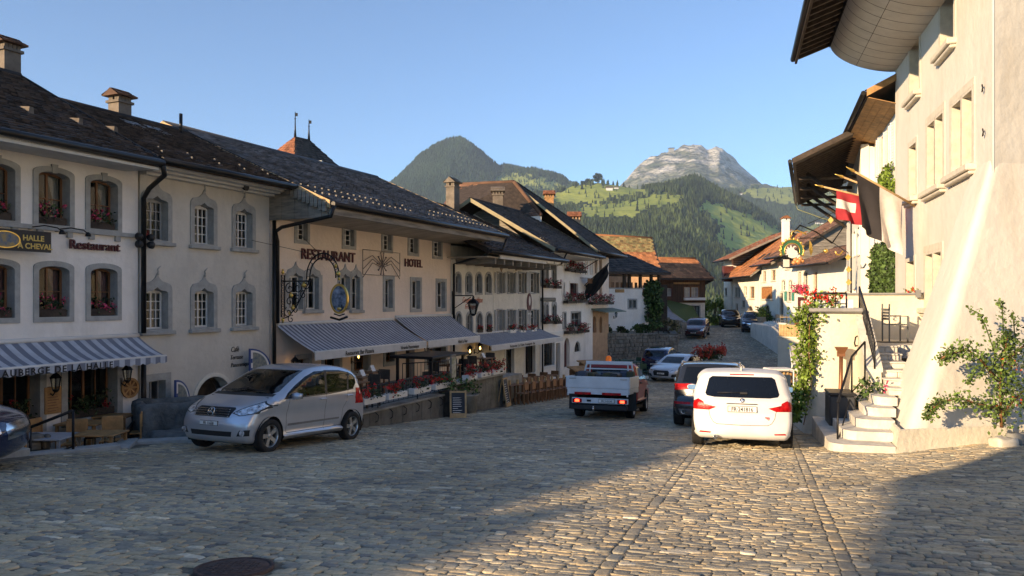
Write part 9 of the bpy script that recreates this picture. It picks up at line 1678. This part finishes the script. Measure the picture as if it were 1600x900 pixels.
for i, (u, v) in enumerate(((22.8,-2.6),(24.2,-3.1),(25.6,-2.4),(27.0,-1.8),(30.2,-2.8),(33.4,-2.5))): cafe_table(LF, u, v, TZ, .38, .74, ('first','second','third','fourth','fifth','sixth')[i]+' dark table from the silver car on the hotel terrace', W_BROWN, HT, True); mb = MB(); mb.add([(u-.1,v-.1,TZ+.75),(u+.1,v-.1,TZ+.75),(u+.1,v,TZ+.93),(u-.1,v,TZ+.93),(u-.1,v+.1,TZ+.75),(u+.1,v+.1,TZ+.75)],[(0,1,2,3),(3,2,5,4)]); single('menu_card', 'white menu card standing on the '+('first','second','third','fourth','fifth','sixth')[i]+' dark table of the hotel terrace', 'menu', mb, [W_WHITE], LF, (u,v,TZ+.75), 'menu cards on the hotel tables')
for i, (u, v, rz) in enumerate(((22.1,-2.6,90),(23.5,-2.5,-90),(23.5,-3.4,90),(24.9,-3.2,-90),(25.0,-2.1,90),(26.3,-2.6,-90),(29.5,-2.7,90),(30.9,-2.9,-90),(32.7,-2.5,90),(34.1,-2.4,-90))): chair(LF, u, v, TZ, rz, ('first','second','third','fourth','fifth','sixth','seventh','eighth','ninth','tenth')[i]+' dark chair counted from the silver car on the hotel terrace', W_DARK, HT)
T = Thing('entrance_porch', 'slim black porch frame with a flat roof before the hotel entrance door', 'porch', LF, (30,-2.4,TZ)); za = LF.pp(645,563,-2.6)[1]
for a in (28.8,31.0):
    for b in (-2.9,-1.6): mb = MB(); mb.box(a-.04,a+.04,b-.04,b+.04,TZ,za); T.part('post', mb, IRON)
mb = MB(); mb.bbox(28.6,31.2,-3.05,-1.4,za,za+.09,.02); T.part('roof', mb, IRON)
u, z0, z1, wd = wpx(LF, 640, 647, 568, 605, -3.0)
# taller mossy wall
WT = LF.pp(745,594,-3.75)[1]; T = Thing('terrace_wall', 'taller stained plaster wall with a blind arch carrying geranium troughs', 'wall', LF, (31,-3.75,-4)); ua, ub = LF.pp(704,600,-3.75)[0], LF.pp(786,600,-3.75)[0]; uc = LF.pp(722,600,-3.75)[0]
mb = MB(); lp = [(ua,-5),(ub,-5),(ub,WT),(ua,WT)]; mb.plate([lp], -3.75,-3.45); mb.box(ub-.3,ub,-3.44,-.5,-5,WT); T.part('wall', mb, weathered(mat('plaster_stained',(.17,.165,.145),.95,bump=.8,bs=7,bd=.05,var=.3),(.07,.085,.045),.8,1.6)); mb = MB(); mb.bbox(ua-.05,ub+.05,-3.85,-3.3,WT,WT+.08,.015); T.part('coping', mb, STONE)
mb = MB(); mb.plate([[(uc-.75,-4.2),(uc+.75,-4.2)]+arcpts(uc,-3.75,.75,.5,0,180,10), [(uc-.62,-4.15),(uc+.62,-4.15)]+arcpts(uc,-3.76,.62,.40,0,180,10)], -3.79,-3.74); T.part('blind_arch', mb, CONC)
for i, (p0, p1) in enumerate(((727,741),(747,762),(766,782))): a = LF.pp(p0,590,-3.8)[0]; b = LF.pp(p1,590,-3.8)[0]; flower_box(LF, (a+b)/2, WT+.09, b-a, -3.8, ('left','middle','right')[i]+' white trough of red geraniums on the stained terrace wall', 'geranium troughs on the stained wall', PET_R, .36, .26, W_WHITE, 140+i, LEAFD, 150, 120)
HB = 'tables behind the stained wall'
for i, (u, v) in enumerate(((ua+.8,-2.6),(ua+2.2,-2.2),(ua+3.6,-2.6))): cafe_table(LF, u, v, WT-.55, .4, .74, ('left','middle','right')[i]+' pale table behind the geraniums of the stained wall', W_GREY, HB, True)
mb = MB(); mb.box(ua,ub-.3,-3.44,-.05,WT-.75,WT-.55); tag(link('upper_terrace_floor', mb.mesh('upper_terrace_floor', CONC, (30,0,0))), kind='structure').matrix_world = LF.M @ Matrix.Translation((30,0,0))
gz = lambda fr, u, v: G(*(fr.at(u,v,0).xy))
def lp3(px, v): u = LF.pp(px,600,v)[0]; return u, v, gz(LF,u,v)
u, v, z = lp3(700,-4.2); plantpot(LF, u, v, z, .22, .78, 'tall square wooden planter with a dark bush beside the menu stand', .4, .45, LEAF, None, 180, 0, .1, W_DARK, 3, None, True); u2_, v2_, z2_ = lp3(708,-4.1); t = Thing('menu_stand', 'narrow menu stand with a lit photo panel behind the square planter', 'menu stand', LF, (u2_,v2_,z2_)); mb = MB(); mb.bbox(u2_-.16,u2_+.16,v2_-.03,v2_+.03,z2_,z2_+1.9,.01); t.part('frame', mb, W_GREY); mb = MB(); mb.box(u2_-.13,u2_+.13,v2_-.035,v2_-.03,z2_+1.0,z2_+1.82); t.part('poster', mb, mat('poster_food',(.52,.50,.44),.5,col2=(.20,.22,.12),scale=9,bump=0))
u, v, z = lp3(733,-4.05); plantpot(LF, u, v, z, .30, .62, 'round dark pot with a green bush against the stained wall', .38, .45, LEAF, None, 190, 0, .1, CONC, 4)
def aboard(px, v, w, h, label, dark=True, rz=0):
    u, v, z = lp3(px, v); f2 = Frame(LF.at(u,v,z), 66+rz); t = Thing('chalkboard', label, 'sign board', f2, (0,0,0), 'A-boards on the street'); M1 = Matrix.Rotation(R(-9),4,'X'); mb = MB(); mb.plate([[(-w/2,0),(w/2,0),(w/2,h),(-w/2,h)],[(-w/2+.05,.14),(w/2-.05,.14),(w/2-.05,h-.05),(-w/2+.05,h-.05)]],-.02,.02,T=M1); t.part('frame', mb, W_PALE); mb = MB(); mb.plate([[(-w/2+.05,.14),(w/2-.05,.14),(w/2-.05,h-.05),(-w/2+.05,h-.05)]],-.005,.005,T=M1); t.part('board', mb, mat('slate_board',(.02,.025,.035),.6,bump=0) if dark else W_WHITE)
    mb = MB(); r = random.Random(int(px))
    for i in range(9): a = -w/2+.09; mb.plate([[(a,h*.9-.13-i*h*.078),(a+(w-.2)*r.uniform(.5,1),h*.9-.13-i*h*.078),(a+(w-.2)*r.uniform(.5,1),h*.9-.115-i*h*.078),(a,h*.9-.115-i*h*.078)]],-.008,-.006,T=M1)
    t.part('chalk_writing', mb, LETW, kind='stuff'); M2 = Matrix.Translation((0,.35,0)) @ Matrix.Rotation(R(9),4,'X'); mb = MB(); [mb.plate([[(s*w/2-.025,0),(s*w/2+.025,0),(s*w/2+.025,h),(s*w/2-.025,h)]],-.015,.015,T=M2) for s in (-.9,.9)]; t.part('prop', mb, W_PALE)
aboard(795,-4.0,.62,1.05,'large chalkboard in a pale wooden frame at the end of the stained wall',True,10)
aboard(716,-4.75,.5,.8,'small dark A-board leaning behind the square planter',True,-60)
# row of tables before the slate-blue awning
for i in range(9):
    u = 33.4+i*.74; v = -3.6+.0*i; z = gz(LF,u,v); nm = ('first','second','third','fourth','fifth','sixth','seventh','eighth','ninth')[i]
    cafe_table(LF, u, v, z, .29, .74, f'{nm} dark wooden table counted from the chalkboard in the row under the slate-blue awning', W_BROWN, 'tables in the row past the chalkboard', True)
    for k, (dv, rz) in enumerate(((-.52,180),(.55,0))): chair(LF, u+.05, v+dv, z, rz, f'{"street" if k == 0 else "wall"} side chair at the {nm} dark table past the chalkboard', W_BROWN, 'chairs in the row past the chalkboard')
    mb = MB(); mb.bbox(u-.10,u-.02,v-.1,v-.02,z+.745,z+.93,.008); mb.bbox(u+.06,u+.12,v-.05,v+.03,z+.745,z+.88,.008); single('menu_holder', f'pale wooden menu and cutlery holder on the {nm} dark table past the chalkboard', 'holder', mb, [W_PALE], LF, (u,v,z+.745), 'holders on the dark tables')
for i in range(5): u = 36.0+i*1.5; v = -1.9; z = gz(LF,u,v); cafe_table(LF, u, v, z, .4, .74, ('first','second','third','fourth','fifth')[i]+' table close to the shop windows behind the row past the chalkboard', W_BROWN, 'tables close to the shop windows', True); chair(LF, u+.6, v, z, -90, ('first','second','third','fourth','fifth')[i]+' chair close to the shop windows behind the row past the chalkboard', W_BROWN, 'chairs close to the shop windows')
# wooden display racks, dark boxes, green garden furniture
def rack(px, py0, py1, Y, w, label, seed):
    p = pix(px,py1,Y); z = G(p.x,Y); h = (py1-py0)/F*Y; f2 = Frame((p.x,Y,z), 30); t = Thing('display_rack', label, 'rack', f2, (0,0,0), 'wooden souvenir racks'); r = random.Random(seed)
    for a in (-w/2,w/2-.05): mb = MB(); mb.box(a,a+.05,-.25,.25,0,h-.15); t.part('side_panel', mb, W_BROWN)
    mb = MB(); mb.box(-w/2+.05,w/2-.05,.2,.24,0,h-.2); t.part('back_panel', mb, W_DARK)
    for k in range(5):
        z_ = .12+k*(h-.35)/5; mb = MB(); mb.box(-w/2+.05,w/2-.05,-.25,.2,z_,z_+.03); t.part('shelf', mb, W_WARM); mb = MB(); x = -w/2+.08
        while x < w/2-.14: ww = r.uniform(.06,.12); mb.bbox(x,x+ww,-.22,.0,z_+.03,z_+.03+r.uniform(.1,.2),.01,r.randint(0,3)); x += ww+.02
        t.part('goods', mb, [W_PALE,W_WHITE,PET_D,BLACKP], kind='stuff')
    mb = MB(); mb.add([(-w/2-.12,-.4,h-.15),(w/2+.12,-.4,h-.15),(w/2+.12,.3,h),(-w/2-.12,.3,h),(-w/2-.12,-.4,h-.2),(w/2+.12,-.4,h-.2),(w/2+.12,.3,h-.05),(-w/2-.12,.3,h-.05)],[(0,1,2,3),(7,6,5,4),(0,4,5,1),(1,5,6,2),(2,6,7,3),(3,7,4,0)]); t.part('roof', mb, W_WARM)
rack(907,550,586,38,1.0,'wooden souvenir rack with a shingled top, left of two',1); rack(922,545,583,41,1.1,'wooden souvenir rack with a shingled top, right of two',2)
for i, px in enumerate((884,890)): p = pix(px,580,36.5+i); z = G(p.x,p.y); mb = MB(); mb.bbox(p.x-.35,p.x+.35,p.y-.3,p.y+.3,z,z+.6,.03); single('storage_box', ('left','right')[i]+' dark storage box by the shop door before the racks', 'box', mb, [BLACKP], W0, (p.x,p.y,z), 'dark boxes by the racks')
GREENP = mat('paint_garden_green',(.03,.085,.05),.55,bump=0); k = 0
for i, (px, Y) in enumerate(((943,47),(958,46),(975,48),(990,47),(965,43.5),(985,44))): p = pix(px,560,Y); z = G(p.x,Y); cafe_table(W0, p.x, Y, z, .55, .72, ['leftmost','second','third','rightmost','nearer left','nearer right'][i]+' green garden table before the rubble wall', GREENP, 'green garden tables', True); chair(W0, p.x+.8, Y, z, -90+20*i, ['leftmost','second','third','rightmost','nearer left','nearer right'][i]+' green folding chair before the rubble wall', GREENP, 'green garden chairs')
p = pix(1100,575,41.5)
